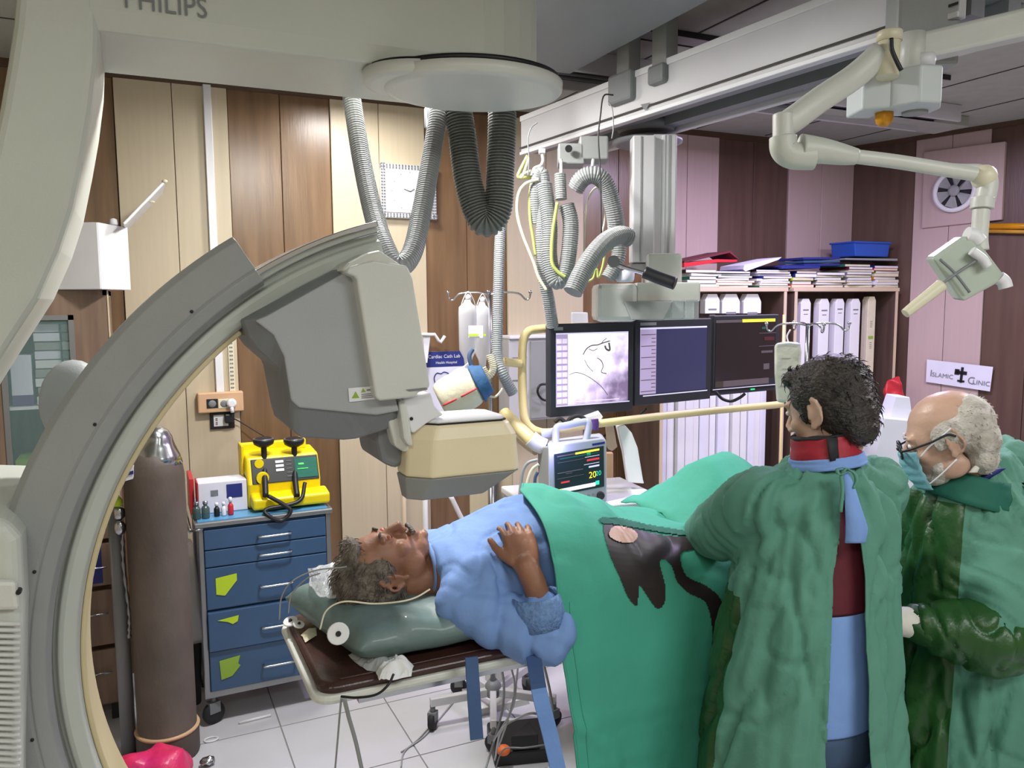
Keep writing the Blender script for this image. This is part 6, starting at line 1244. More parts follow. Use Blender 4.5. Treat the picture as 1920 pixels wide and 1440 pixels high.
# ================================================================== people
def frame(F, U):
    F = Vector(F).normalized(); U = Vector(U); U = (U - F * U.dot(F)).normalized(); R = F.cross(U); return Matrix((R, F, U)).transposed()   # columns right, forward, up
def head_parts(mb, c, Mx, s=1.0, neck=True, jaw=1.0, earside=(-1, 1)):
    P = lambda x, y, z: c + Mx @ Vector((x * s, y * s, z * s))
    E = lambda x, y, z, a, b, d, R=None: mb.ell(P(x, y, z), (a * s, b * s, d * s), 20, 0, Mx @ R if R else Mx)
    E(0, -.014, .035, .076, .098, .084); E(0, .03, .012, .066, .062, .072); E(0, .036, -.04, .056, .054, .062); E(0, .048, -.088, .040 * jaw, .040, .030)
    for q in (-1, 1):
        E(q * .04, .010, -.068, .021, .044, .033); E(q * .03, .083, .024, .024, .012, .008); E(q * .039, .060, -.028, .021, .022, .02); E(q * .012, .102, -.041, .008, .01, .007); E(q * .031, .080, .004, .015, .012, .010)
    mb.tube([P(0, .088, .012), P(0, .102, -.012), P(0, .113, -.036)], lambda u: (.008 + .005 * u) * s, 12)
    E(0, .093, -.066, .023, .010, .005); E(0, .091, -.076, .019, .010, .006); E(0, .083, -.1, .018, .015, .013)
    for q in earside:
        rim = [P(q * (.076 + .014 * (1 - abs(k - 4) / 5)), -.012 - .018 * math.sin(k / 8 * PI) - .004, .022 - .058 * k / 8) for k in range(9)]
        mb.tube(rim, .0048 * s, 8); mb.tube([P(q * .078, .002, .02), P(q * .082, .004, .0), P(q * .080, .002, -.018)], .005 * s, 8)
        mb.tube([P(q * .076, .0, .024), P(q * .083, -.012, .033), P(q * .086, -.024, .022)], .005 * s, 8); E(q * .079, -.002, -.034, .006, .009, .012); E(q * .074, -.012, -.004, .008, .016, .026)
    if neck: mb.tube([P(0, -.022, -.04), P(0, -.03, -.1), P(0, -.036, -.155), P(0, -.04, -.21)], [.056 * s, .055 * s, .06 * s, .075 * s], 20)
def hand_parts(mb, w, F, N, s=1.0, side=1, curl=.35, spread=.06):
    # w wrist, F towards fingers, N back-of-hand normal, side: thumb on +/- F x N
    F = Vector(F).normalized(); N = Vector(N); N = (N - F * N.dot(F)).normalized(); T = F.cross(N).normalized() * side
    mb.tube([w - F * .02 * s, w, w + F * .02 * s], [.026 * s, .025 * s, .027 * s], 14, flat=.7) if False else None
    for k in range(5):
        q = -.030 + .015 * k; mb.tube([w + T * q * .7 * s, w + F * .045 * s + T * q * s, w + F * .088 * s + T * q * s * 1.05], [.0125 * s, .0135 * s, .011 * s], 10)
    L = [.076, .085, .079, .062]; Q = [.031, .0105, -.0105, -.031]
    for k in range(4):
        p = w + F * (.088 - .004 * abs(k - 1.2)) * s + T * Q[k] * s; d = (F + T * spread * (1.5 - k)).normalized(); pts = [p - d * .01 * s, p]; r = [.0095 * s, .0095 * s]; a = curl * .5
        for f_ in (.45, .32, .23):
            dd = d * math.cos(a) - N * math.sin(a); p = p + dd * L[k] * f_ * s; pts.append(p.copy()); r.append((.0088 - .0012 * len(r) * .5) * s); a += curl * .8
        mb.tube(pts, r, 10); mb.ell(pts[-1], (.0062 * s,) * 3, 8)
        mb.ell(pts[1] + N * .003, (.0095 * s,) * 3, 8)
    p = w + F * .018 * s + T * .028 * s; d = (F * .72 + T * .68 - N * .12).normalized(); mb.tube([p, p + d * .032 * s, p + (d + F * .25).normalized() * .062 * s, p + (d + F * .5).normalized() * .088 * s], [.0155 * s, .0125 * s, .0105 * s, .0085 * s], 10); mb.ell(p + (d + F * .5).normalized() * .088 * s, (.0082 * s,) * 3, 8)
def limb(mb, pts, rs, seg=18): mb.tube(smoothpath(pts, 6), lambda u: rs_interp(rs, u), seg); mb.ell(pts[0], (rs[0],) * 3, 14); mb.ell(pts[-1], (rs[-1],) * 3, 14)
def rs_interp(rs, u): x = u * (len(rs) - 1); i = min(int(x), len(rs) - 2); return rs[i] + (rs[i + 1] - rs[i]) * (x - i)
def hair_mesh(name, par, ells, c, Mx, m_, s=1.0, n=700, ln=.03, amp=.004, down=(0, -.6, -1), cut=None, vox=.006):
    mb = MB()
    for (x, y, z, a, b, d) in ells: mb.ell(c + Mx @ Vector((x * s, y * s, z * s)), (a * s, b * s, d * s), 22, 0, Mx)
    o = mb.build(name, m_, par, remesh=vox, smoothit=2); me = o.data; org = ORG[par.name] - c; iv_ = Mx.inverted(); me.update()
    nr = [v.normal.copy() for v in me.vertices]
    for v, n_ in zip(me.vertices, nr):
        p = v.co * 1.0; v.co += n_ * (noise.noise(p * 60) * amp + abs(noise.noise(p * 140)) * amp * .6)
    rnd = random.Random(4); sm_ = MB(); vs_ = list(me.vertices)
    for k in range(n):
        v = rnd.choice(vs_); p = v.co + ORG[par.name]; n_ = v.normal; dl = Mx @ Vector(down); d = (dl - n_ * dl.dot(n_)); d = d.normalized() if d.length > .05 else n_.orthogonal(); d = (d + Vector((rnd.uniform(-.4, .4), rnd.uniform(-.4, .4), rnd.uniform(-.4, .4)))).normalized()
        l_ = ln * rnd.uniform(.5, 1.2); sm_.tube([p - n_ * .002, p + d * l_ * .5 + n_ * .003, p + d * l_ + n_ * rnd.uniform(-.001, .005)], [.0016, .0012, .0003], 4)
    w_ = sm_.build('hair_wisps', m_, par); w_['kind'] = 'stuff'; return o
def wrinkle(o, fn):
    me = o.data; nr = [v.normal.copy() for v in me.vertices]; org = ORG[o.parent.name] if o.parent else ORG[o.name]
    for v, n_ in zip(me.vertices, nr): p = v.co + org; v.co += n_ * fn(p, n_)
    me.update()
def ridge(p, k=1.0): return 1 - 2.2 * abs(noise.noise(p * k))
def crease(p): n = abs(noise.noise(p)); return -max(0, 1 - n / .13) ** 1.4
def eyes(par, c, Mx, s=1.0, closed=False, m_skin='skin'):
    for q in (-1, 1):
        mb = MB(); mb.ell(c + Mx @ Vector((q * .031 * s, .088 * s, .004 * s)), (.012 * s, .007 * s, .0065 * s), 12, 0, Mx); mb.build('eyelid' if closed else 'eye', m_skin if closed else 'white', par)
        mb = MB(); mb.ell(c + Mx @ Vector((q * .031 * s, (.0945 if not closed else .092) * s, (.004 if not closed else -.001) * s)), (.005 * s if not closed else .011 * s, .002 * s, .005 * s if not closed else .001 * s), 10, 0, Mx); mb.build('iris' if not closed else 'eyelash', 'black', par)
def brows(par, c, Mx, m_, s=1.0):
    for q in (-1, 1): mb = MB(); mb.tube([c + Mx @ Vector((q * a_ * s, b_ * s, z_ * s)) for a_, b_, z_ in ((.014, .096, .024), (.030, .094, .030), (.048, .080, .024))], [.003, .004, .002], 8); mb.build('eyebrow', m_, par)
# -------------------------------------------------------------- standing doctors
def gown_builder(par, base, F, rings, arms, open_w, nm='surgical_gown', satin_from=-1, seed=0, lean=(0, 0), satin_arm=(True, True), satin_deg=62, open_off=0, mats='gown'):
    F = Vector((F[0], F[1], 0)).normalized(); R = Vector((F.y, -F.x, 0)); mb = MB(); RG = []
    def ctr(z): u = max(0, min(1, (z - .8) / .6)); return Vector((base[0], base[1], 0)) + R * lean[0] * u + F * lean[1] * u
    for z, a, b in rings: RG.append([ctr(z) + R * math.cos(t_) * a + F * math.sin(t_) * b + Vector((0, 0, z)) for t_ in [2 * PI * k / 40 for k in range(40)]])
    mb.loft(RG, 0)
    for pts, rs in arms: limb(mb, pts, rs)
    o = mb.build(nm, [mats], par, remesh=.010, smoothit=6); me = o.data; org = ORG[par.name]
    def ang(p): q = p - ctr(p.z); return math.atan2(q.dot(R), q.dot(F))      # 0 = front
    def arm_d(p):
        best = (9, 0, 0)
        for ai, (pts, rs) in enumerate(arms):
            for i in range(len(pts) - 1):
                a, b = Vector(pts[i]), Vector(pts[i + 1]); u = max(0, min(1, (p - a).dot(b - a) / (b - a).length_squared)); d = (p - a.lerp(b, u)).length - rs_interp(rs, (i + u) / (len(pts) - 1))
                if d < best[0]: best = (d, ai, (i + u) / (len(pts) - 1))
        return best
    bm = bmesh.new(); bm.from_mesh(me)
    dele = []
    for f in bm.faces:
        p = f.calc_center_median() + org; a = abs(ang(p)); w_ = open_w(p.z); q = p - ctr(p.z)
        lat = abs(q.dot(R) + open_off); back = q.dot(F) < 0
        if w_ > 0 and back and lat < w_ and arm_d(p)[0] > .02: dele.append(f)
        if p.z < rings[0][0] + .006 and abs(f.normal.z) > .8: dele.append(f)
    bmesh.ops.delete(bm, geom=list(set(dele)), context='FACES')
    for v in bm.verts:
        if v.is_boundary:
            p = v.co + org; w_ = open_w(p.z); q = p - ctr(p.z)
            if w_ > 0 and q.dot(F) < 0 and abs(abs(q.dot(R) + open_off) - w_) < .02:
                s_ = 1 if q.dot(R) + open_off > 0 else -1; wv = w_ + noise.noise(Vector((p.z * 5, s_, seed))) * .006; v.co += R * (s_ * wv - open_off - q.dot(R)) - F * .006
    bm.normal_update()
    sat = [0] * len(bm.faces)
    for i, f in enumerate(bm.faces):
        p = f.calc_center_median() + org; d, ai, u = arm_d(p); 
        if d < .035 and u > .05: sat[i] = 1 if (satin_arm[ai] and u > .50) else 0
        else: sat[i] = 1 if abs(ang(p)) < math.radians(satin_deg) and p.z < 1.36 else 0
    bm.to_mesh(me); bm.free(); me.update()
    S = Vector((seed * 3.1, 0, 0))
    def fn(p, n_):
        d, ai, u = arm_d(p)
        if d < .03 and u > .08:
            a, b = Vector(arms[ai][0][0]), Vector(arms[ai][0][-1]); ax = (b - a).normalized(); t_ = (p - a).dot(ax); return .006 * ridge(Vector((t_ * 20, p.x * 6, p.y * 6)) + S) + .009 * crease(Vector((t_ * 15, p.x * 5, p.z * 6)) + S) + .004 * ridge(p * 12 + S)
        a = ang(p); low = max(0, min(1, (1.25 - p.z) / .6))
        v_ = ridge(Vector((a * 2.6, p.z * 1.1, seed))) * .016 * low + ridge(Vector((a * 5.1 + p.z * 1.5, p.z * 2.6, seed + 5))) * .007
        v_ += noise.noise(Vector((a * 1.3, p.z * 3, seed + 9))) * .012 + ridge(p * 9 + S) * .003 + (crease(Vector((a * 1.7 + p.z * 1.6, p.z * 1.1, seed + 20))) * .022 + crease(Vector((a * 2.6 - p.z * 1.2, p.z * 1.7, seed + 31))) * .016 + crease(Vector((a * 1.5, p.z * 6 + a, seed + 41))) * .009)
        if p.z > 1.1: v_ += .006 * ridge(Vector((a * 3 + (p.z - 1.1) * 10, (p.z) * 4, seed + 2)))
        w_ = open_w(p.z); q = p - ctr(p.z)
        if q.dot(F) < 0: v_ *= max(0.12, min(1, (abs(q.dot(R) + open_off) - w_) / .05))
        return v_
    wrinkle(o, fn)
    md = o.modifiers.new('t', 'SOLIDIFY'); md.thickness = .003; md.offset = -1
    return o, ctr, F, R
# ---- doctor with dark hair
D1 = (1.445, 1.42); az = math.radians(5); F1 = Vector((math.sin(az), math.cos(az), 0)); R1 = Vector((F1.y, -F1.x, 0))
doc1 = thing('person', 'dark haired doctor in a green gown with red collar, seen from behind at the table', 'person', (D1[0], D1[1], 0))
hc1 = AD(1552, 768, 1.94); az = math.radians(-14); HM1 = frame((math.sin(az), math.cos(az), -.22), (0, 0, 1))
def P1(x, y, z): return Vector((D1[0], D1[1], 0)) + R1 * (x + .05 * max(0, min(1, (z - .8) / .6))) + F1 * y + Vector((0, 0, z))
shL, elL, wrL = P1(-.165, .0, 1.325), Vector((1.36, 1.62, 1.205)), Vector((1.47, 1.86, 1.125))
shR, elR, wrR = P1(.155, .0, 1.325), Vector((1.72, 1.62, 1.20)), Vector((1.60, 1.86, 1.15))
mb = MB(); head_parts(mb, hc1, HM1, .98, neck=False)
mb.loft([[P1(math.cos(t_) * a, math.sin(t_) * b, z) for t_ in [2 * PI * k / 28 for k in range(28)]] for z, a, b in ((.85, .15, .11), (.98, .165, .12), (1.15, .145, .105), (1.28, .16, .105), (1.34, .13, .08), (1.38, .07, .06))], 0)
limb(mb, [shL, elL, wrL], [.05, .042, .028]); limb(mb, [shR, elR, wrR], [.05, .042, .028])
hand_parts(mb, wrL, Vector((.5, .7, -.25)), (.1, .1, 1), 1, 1, .5); hand_parts(mb, wrR, Vector((-.35, .8, -.25)), (0, .1, 1), 1, -1, .5)
for s_ in (-1, 1): limb(mb, [P1(s_ * .09, 0, .88), P1(s_ * .10, .02, .48), P1(s_ * .11, 0, .09)], [.085, .06, .045]); mb.ell(P1(s_ * .11, .06, .045), (.045, .13, .045), 16)
mb.tube([P1(0, .0, 1.33), P1(0, .01, 1.40), hc1 + HM1 @ Vector((0, -.03, -.06))], [.07, .06, .056], 20)
mb.build('body', 'skin', doc1, remesh=.006, smoothit=2)
eyes(doc1, hc1, HM1, .98); brows(doc1, hc1, HM1, 'hair_black', .98)
hair_mesh('hair', doc1, [(0, -.018, .048, .086, .104, .090), (0, -.05, .0, .082, .074, .088), (0, .062, .088, .058, .038, .028), (0, -.075, -.05, .062, .042, .045), (-.066, .012, .035, .018, .045, .040), (.066, .012, .035, .018, .045, .040), (-.071, .022, .0, .009, .013, .028), (.071, .022, .0, .009, .013, .028)], hc1, HM1, 'hair_black', .97, n=420, ln=.020, amp=.0018)
# stubble beard along the jaw
mb = MB(); 
for q in (-1, 1): mb.ell(hc1 + HM1 @ Vector((q * .045, .02, -.07)), (.02, .042, .030), 16, 0, HM1)
mb.ell(hc1 + HM1 @ Vector((0, .055, -.092)), (.041, .04, .028), 16, 0, HM1); mb.build('beard', 'beard_dark' if 'beard_dark' in M else 'hair_black', doc1, remesh=.005, smoothit=2) if False else None
# collar (thyroid shield)
def collar(par, c, Mx_up, r0, r1, h, m_, nm, tilt=Vector((0, 0, 1)), seg=36, wob=.004):
    rings = []
    A = Vector(tilt).normalized(); U = A.orthogonal().normalized(); V_ = A.cross(U)
    for i in range(7):
        u = i / 6; r = r0 + (r1 - r0) * u; rings.append([c + A * h * u + (U * math.cos(t_) + V_ * math.sin(t_)) * (r + wob * noise.noise(Vector((math.cos(t_) * 2, math.sin(t_) * 2, u * 5)))) for t_ in [2 * PI * k / seg for k in range(seg)]])
    mb = MB(); mb.loft(rings, 0, False); return mb.build(nm, m_, par, solid=.008)
cb_ = AD(1549, 858, 1.93); ct_ = AD(1543, 815, 1.93)
tl = (ct_ - cb_); collar(doc1, cb_, None, .079, .070, tl.length, 'collar_red', 'thyroid_collar', tl)
# collar patch and edging
mb = MB(); c = cb_ + tl * .5; d_ = (-FW * 1.0 - RT * .06).normalized(); mb.tube([cb_ + tl * .02 + d_ * .078 + RT * -.004, cb_ + tl * .5 + d_ * .077 + RT * -.004, cb_ + tl * .96 + d_ * .074 + RT * -.002], .018, 10, flat=.35); mb.build('collar_clasp', 'rubber', doc1)
collar(doc1, ct_ - tl * .04, None, .072, .071, .006, 'rubber', 'collar_edge', tl)
G1 = [(.18, .27, .25), (.45, .255, .24), (.70, .24, .225), (.92, .225, .20), (1.08, .205, .175), (1.20, .20, .160), (1.28, .195, .150), (1.345, .17, .125), (1.385, .125, .10), (1.41, .083, .08)]
ow = lambda z: 0 if z > 1.35 else (.010 + (1.35 - z) * .18 if z > 1.18 else .041 + (1.18 - z) * .03)
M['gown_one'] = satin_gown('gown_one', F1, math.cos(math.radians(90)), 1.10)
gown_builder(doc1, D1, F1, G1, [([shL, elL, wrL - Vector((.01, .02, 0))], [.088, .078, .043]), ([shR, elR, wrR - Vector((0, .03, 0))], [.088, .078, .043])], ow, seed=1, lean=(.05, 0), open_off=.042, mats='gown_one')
# layers inside the back opening
def inner(z0, z1, k, m_, nm, par, P_, G, n=5, yoff=0, wob=.0, sd=0):
    rings = []
    for i in range(n + 1):
        z = z0 + (z1 - z0) * i / n
        for (za, aa, ba), (zb_, ab, bb) in zip(G, G[1:]):
            if za <= z <= zb_ + 1e-6: u = (z - za) / (zb_ - za); a = aa + (ab - aa) * u; b = ba + (bb - ba) * u
        rings.append([P_(math.cos(t_) * a * k, math.sin(t_) * b * k + yoff, z) for t_ in [2 * PI * q_ / 40 for q_ in range(40)]])
    mb = MB(); mb.loft(rings, 0, False); o = mb.build(nm, m_, par, solid=.004, sub=1); return o
inner(1.075, 1.40, .80, 'maroon', 'lead_apron_top', doc1, P1, G1)
inner(.80, 1.085, .79, 'scrubs', 'scrub_shirt', doc1, P1, G1, 8)
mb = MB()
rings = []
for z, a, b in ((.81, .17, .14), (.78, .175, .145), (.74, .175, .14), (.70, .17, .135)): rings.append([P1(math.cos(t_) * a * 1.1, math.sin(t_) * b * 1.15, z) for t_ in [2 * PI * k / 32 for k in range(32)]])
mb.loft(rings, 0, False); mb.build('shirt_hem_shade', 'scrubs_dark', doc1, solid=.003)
mb = MB()
for s_ in (-1, 1): limb(mb, [P1(s_ * .085, -.01, .82), P1(s_ * .10, .0, .48), P1(s_ * .11, -.01, .12)], [.115, .095, .08])
o = mb.build('scrub_trousers', 'scrubs', doc1, remesh=.012, smoothit=4); wrinkle(o, lambda p, n_: .008 * ridge(Vector((p.x * 7, p.y * 7, p.z * 11))))
# gown tie and hanging shirt tail at the upper back
def ribbon(L, w_, nm, m_, par, d=None, th=.003, wd=None):
    pts = smoothpath([AD(*(p if len(p) > 2 else (p[0], p[1], d))) for p in L], 6); rings = []; n = len(pts)
    for i, p in enumerate(pts): ww = rs_interp(w_, i / (n - 1)) if isinstance(w_, list) else w_; x_ = (wd or RT) * ww / 2; rings.append([p - x_ - FW * th, p - FW * th * 1.3, p + x_ - FW * th, p + x_ + FW * th, p - x_ + FW * th])
    mb = MB(); mb.loft(rings, 0, True, True, True); return mb.build(nm, m_, par)
bk = 1.775
ribbon([(1586, 884, 1.80), (1594, 920, 1.775), (1600, 955, 1.765), (1606, 990, 1.77), (1603, 1018, 1.78)], [.012, .024, .036, .048, .044], 'shirt_tail', 'scrubs', doc1)
collar(doc1, cb_ - tl.normalized() * .020, None, .088, .082, .026, 'scrubs', 'scrub_neckline', tl)
for k, L in enumerate(([(1586, 878, 1.79), (1578, 892, 1.785), (1580, 920, 1.775), (1576, 960, 1.77)], [(1588, 878, 1.79), (1602, 888, 1.785), (1606, 902, 1.78), (1600, 915, 1.775)], [(1584, 876, 1.79), (1570, 880, 1.785), (1574, 890, 1.78), (1586, 884, 1.785)])):
    ribbon(L, .007, 'gown_tie', 'gown', doc1)
ribbon([(1258, 965, 2.12), (1275, 985, 2.085), (1283, 1003, 2.06)], .02, 'white_cuff', 'glove', doc1) if False else None
c = wrL + (wrL - elL).normalized() * -.005; ax = (wrL - elL).normalized(); mb = MB(); mb.tube([c, c + ax * .018, c + ax * .036], .033, 16); mb.build('white_cuff', 'glove', doc1)
# ---- grey haired doctor
D2c = AD(1838, 1100, 2.28); D2 = (D2c.x, D2c.y); az = math.radians(-18); F2 = Vector((math.sin(az), math.cos(az), 0)); R2 = Vector((F2.y, -F2.x, 0))
doc2 = thing('person', 'grey haired balding doctor in a green gown with glasses and blue mask', 'person', (D2[0], D2[1], 0))
def P2(x, y, z): return Vector((D2[0], D2[1], 0)) + R2 * x + F2 * y + Vector((0, 0, z))
hc2 = AD(1775, 820, 2.16); az = math.radians(-40); HM2 = frame((math.sin(az), math.cos(az), -.34), (0, 0, 1))
s2L = AD(1868, 975, 2.18); e2L = AD(1862, 1185, 2.06); w2L = AD(1697, 1166, 2.10); s2R = P2(.17, .03, 1.30); e2R = P2(.16, .22, 1.12); w2R = P2(.02, .36, 1.10)
mb = MB(); head_parts(mb, hc2, HM2, 1.04, neck=False)
mb.loft([[P2(math.cos(t_) * a, math.sin(t_) * b + max(0, z - .9) * .12, z) for t_ in [2 * PI * k / 28 for k in range(28)]] for z, a, b in ((.8, .16, .13), (.95, .17, .14), (1.10, .15, .12), (1.22, .165, .115), (1.30, .13, .09), (1.34, .07, .07))], 0)
limb(mb, [s2L, e2L, w2L], [.05, .042, .030]); limb(mb, [s2R, e2R, w2R], [.05, .042, .030])
for s_ in (-1, 1): limb(mb, [P2(s_ * .09, 0, .84), P2(s_ * .10, .02, .46), P2(s_ * .11, 0, .09)], [.085, .06, .045]); mb.ell(P2(s_ * .11, .06, .045), (.045, .13, .045), 16)
hand_parts(mb, w2R, F2 - R2 * .8, (0, 0, 1), 1, 1, .5)
mb.tube([P2(0, .02, 1.28), (P2(0, .04, 1.32) + hc2) / 2 + Vector((0, 0, -.03)), hc2 + HM2 @ Vector((0, -.03, -.06))], [.075, .065, .06], 20)
mb.build('body', 'skin2', doc2, remesh=.006, smoothit=2)
eyes(doc2, hc2, HM2, 1.04); brows(doc2, hc2, HM2, 'hair_white', 1.04)
hair_mesh('hair', doc2, [(0, -.050, .026, .080, .074, .078), (0, -.07, -.02, .070, .052, .060), (0, -.062, -.07, .060, .040, .045), (-.066, -.02, .018, .020, .058, .040), (.066, -.02, .018, .020, .058, .040), (0, -.075, -.03, .058, .040, .042), (-.072, .022, .004, .008, .012, .026), (.072, .022, .004, .008, .012, .026)], hc2, HM2, 'hair_white', 1.03, n=260, ln=.008, amp=.0018)
mb = MB(); rings = []
for q in (-1, 1): mb.ell(hc2 + HM2 @ Vector((q * .043, .028, -.066)) * 1.04, (.016, .034, .030), 16, 0, HM2)
mb.ell(hc2 + HM2 @ Vector((0, .05, -.090)) * 1.05, (.050, .042, .026), 16, 0, HM2); mb.build('beard', 'hair_white', doc2, remesh=.005, smoothit=1)
# mask
mb = MB(); n1_ = 18; rings = []
for i in range(n1_ + 1):
    v = i / n1_; z = -.008 - .105 * v; ring = []
    for j in range(15):
        a = -1.12 + 2.24 * j / 14; rad = .074 - .012 * abs(v - .4); yy = .040 + (.082 - .012 * (v - .4) ** 2 * 4) * math.cos(a * .92) * (1 - .12 * v); xx = math.sin(a) * (.070 - .006 * v)
        ring.append(hc2 + HM2 @ (Vector((xx, yy - .002 + .008 * math.exp(-((a) / .35) ** 2) + .0015 * math.sin(v * 28), z)) * 1.04))
    rings.append(ring)
mb.loft(rings, 0, False, False); mb.build('face_mask', 'mask', doc2, solid=.002)
mb = MB(); mb.tube(smoothpath([hc2 + HM2 @ (Vector(p) * 1.04) for p in ((-.070, .072, -.022), (-.078, .045, .0), (-.083, .012, .018), (-.088, -.014, .034))], 6), .0022, 6); mb.build('mask_loop', 'white', doc2)
mb = MB(); mb.tube(smoothpath([hc2 + HM2 @ (Vector(p) * 1.04) for p in ((-.066, .072, -.095), (-.078, .04, -.075), (-.084, -.005, -.045))], 6), .002, 6); mb.build('mask_loop', 'white', doc2)
# glasses
gl = thing('eyeglasses', 'dark framed glasses worn low by the grey haired doctor', 'glasses', (hc2 + HM2 @ (Vector((0, .11, -.01)) * 1.04))[:])
for q in (-1, 1):
    cL = Vector((q * .034, .116, -.004)); L = [hc2 + HM2 @ ((cL + Vector((math.cos(t_) * .026, -abs(math.cos(t_)) * .004 * (q * math.cos(t_) > 0), math.sin(t_) * .018))) * 1.04) for t_ in [2 * PI * k / 20 for k in range(21)]]
    mb = MB(); mb.tube(L, .0032, 8, caps=False); mb.build('rim', 'black', gl); mb = MB(); mb.add(L[:-1] + [hc2 + HM2 @ (cL * 1.04)], [(i, (i + 1) % 20, 20) for i in range(20)]); mb.build('lens', 'plastic_clear', gl, solid=.001)
    mb = MB(); mb.tube(smoothpath([hc2 + HM2 @ (Vector(p) * 1.04) for p in ((q * .060, .113, .0), (q * .078, .085, .004), (q * .083, .04, .010), (q * .087, .0, .020), (q * .088, -.02, .012))], 6), .003, 8); mb.build('temple_arm', 'black', gl)
mb = MB(); mb.tube([hc2 + HM2 @ (Vector(p) * 1.04) for p in ((-.009, .119, -.002), (0, .121, .001), (.009, .119, -.002))], .0028, 8); mb.build('bridge', 'black', gl)
# gown of the second doctor
G2 = [(.15, .30, .27), (.45, .29, .26), (.70, .27, .245), (.90, .25, .225), (1.04, .235, .20), (1.15, .22, .175), (1.23, .205, .155), (1.30, .17, .125), (1.345, .12, .105), (1.375, .09, .09)]
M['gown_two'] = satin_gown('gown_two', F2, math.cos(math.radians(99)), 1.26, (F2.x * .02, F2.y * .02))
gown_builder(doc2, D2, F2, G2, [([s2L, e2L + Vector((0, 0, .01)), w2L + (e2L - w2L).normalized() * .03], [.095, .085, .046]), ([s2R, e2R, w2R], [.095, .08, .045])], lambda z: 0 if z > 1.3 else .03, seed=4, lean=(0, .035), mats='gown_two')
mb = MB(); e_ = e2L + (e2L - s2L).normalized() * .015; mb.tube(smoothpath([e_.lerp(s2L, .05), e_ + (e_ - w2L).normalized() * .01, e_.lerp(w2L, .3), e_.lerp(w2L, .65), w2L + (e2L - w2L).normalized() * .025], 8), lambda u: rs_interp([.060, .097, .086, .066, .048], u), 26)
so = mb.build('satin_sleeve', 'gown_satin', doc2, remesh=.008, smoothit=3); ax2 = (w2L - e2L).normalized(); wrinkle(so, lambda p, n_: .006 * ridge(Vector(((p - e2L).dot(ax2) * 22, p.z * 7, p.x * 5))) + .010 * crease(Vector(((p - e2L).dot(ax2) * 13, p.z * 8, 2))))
# glove with cuff
F_ = (w2L - e2L).normalized(); mb = MB(); mb.tube([w2L - F_ * .035, w2L - F_ * .01, w2L + F_ * .03], [.045, .040, .037], 20); hand_parts(mb, w2L + F_ * .015, F_ + Vector((-.1, .3, -.1)), (0, -.3, 1), 1.05, -1, .4); mb.build('glove', 'glove', doc2, remesh=.0045, smoothit=2)
# collar and blue shirt at the neck
cb2 = AD(1812, 938, 2.2); ct2 = AD(1806, 886, 2.2); tl2 = (ct2 - cb2)
collar(doc2, cb2, None, .112, .086, tl2.length, 'teal_dark', 'gown_collar', (tl2.normalized() + RT * .35 - FW * .1).normalized())
c2 = AD(1866, 893, 2.2); ribbon([(1842, 900, 2.13), (1858, 888, 2.13), (1870, 878, 2.14)], [.02, .035, .045], 'blue_shirt_collar', 'navy', doc2); ribbon([(1824, 886, 2.09), (1829, 878, 2.09), (1836, 868, 2.1)], [.02, .018, .01], 'white_tie', 'glove', doc2)
# -------------------------------------------------------------- patient
pat = thing('person', 'patient in a light blue shirt lying on the table with a hand on the belly', 'person', (.9, 1.95, TZ + .02))
hcp = Vector((.545, 1.955, 1.125)); HMp = frame((.10, -.06, 1), (-1, .0, .05))
mb = MB(); head_parts(mb, hcp, HMp, .98)
def PT(x): # torso ring: half width, half height, centre z
    T = [(.64, .065, .06, 1.10), (.675, .12, .075, 1.09), (.71, .185, .098, 1.08), (.82, .195, .120, 1.09), (.92, .20, .145, 1.105), (1.02, .20, .150, 1.105), (1.14, .19, .125, 1.09), (1.28, .18, .105, 1.07)]
    for a, b in zip(T, T[1:]):
        if a[0] <= x <= b[0]: u = (x - a[0]) / (b[0] - a[0]); u2 = u; return [a[i] + (b[i] - a[i]) * u2 for i in (1, 2, 3)]
    return list(T[-1][1:]) if x > 1 else list(T[0][1:])
def PR(x, k=1.0, ex=0): a, b, z = PT(x); return [Vector((x, 1.955 + (a * k + ex) * math.cos(t_), z + (b * k + ex) * math.sin(t_))) for t_ in [2 * PI * q_ / 36 for q_ in range(36)]]
mb.loft([PR(x, .9) for x in (.66, .70, .75, .82, .92, 1.02, 1.14, 1.28)], 0)
shP = Vector((.700, 1.785, 1.065)); elP = Vector((.868, 1.690, .975)); wrP = Vector((.845, 1.735, 1.13)); 
shQ = Vector((.745, 2.13, 1.07)); elQ = Vector((1.0, 2.19, 1.01)); wrQ = Vector((1.22, 2.14, 1.03))
limb(mb, [shQ, elQ, wrQ], [.05, .043, .028])
for s_ in (-1, 1): limb(mb, [Vector((1.3, 1.955 + s_ * .10, 1.05)), Vector((1.72, 1.955 + s_ * .12, 1.03)), Vector((2.1, 1.955 + s_ * .12, 1.01))], [.085, .06, .045]); mb.ell((2.13, 1.955 + s_ * .13, 1.06), (.05, .045, .11), 14)
_v = [p for x in (.665, .70, .75, .82, .92, 1.02, 1.14, 1.2) for p in PR(x, 1.0, .010)]; _f = [(i * 36 + j, i * 36 + (j + 1) % 36, (i + 1) * 36 + (j + 1) % 36, (i + 1) * 36 + j) for i in range(7) for j in range(36)]
tb_ = BVHTree.FromPolygons(_v, _f)
def on_body(px, py, off):
    d = ray(px, py).normalized(); h = tb_.ray_cast(EYE, d); n_ = h[1] if h[1].dot(d) < 0 else -h[1]; return h[0] + n_ * off, n_
h0, n0 = on_body(978, 1062, .040); h1, n1 = on_body(968, 1000, .030); wrP = on_body(990, 1090, .045)[0]
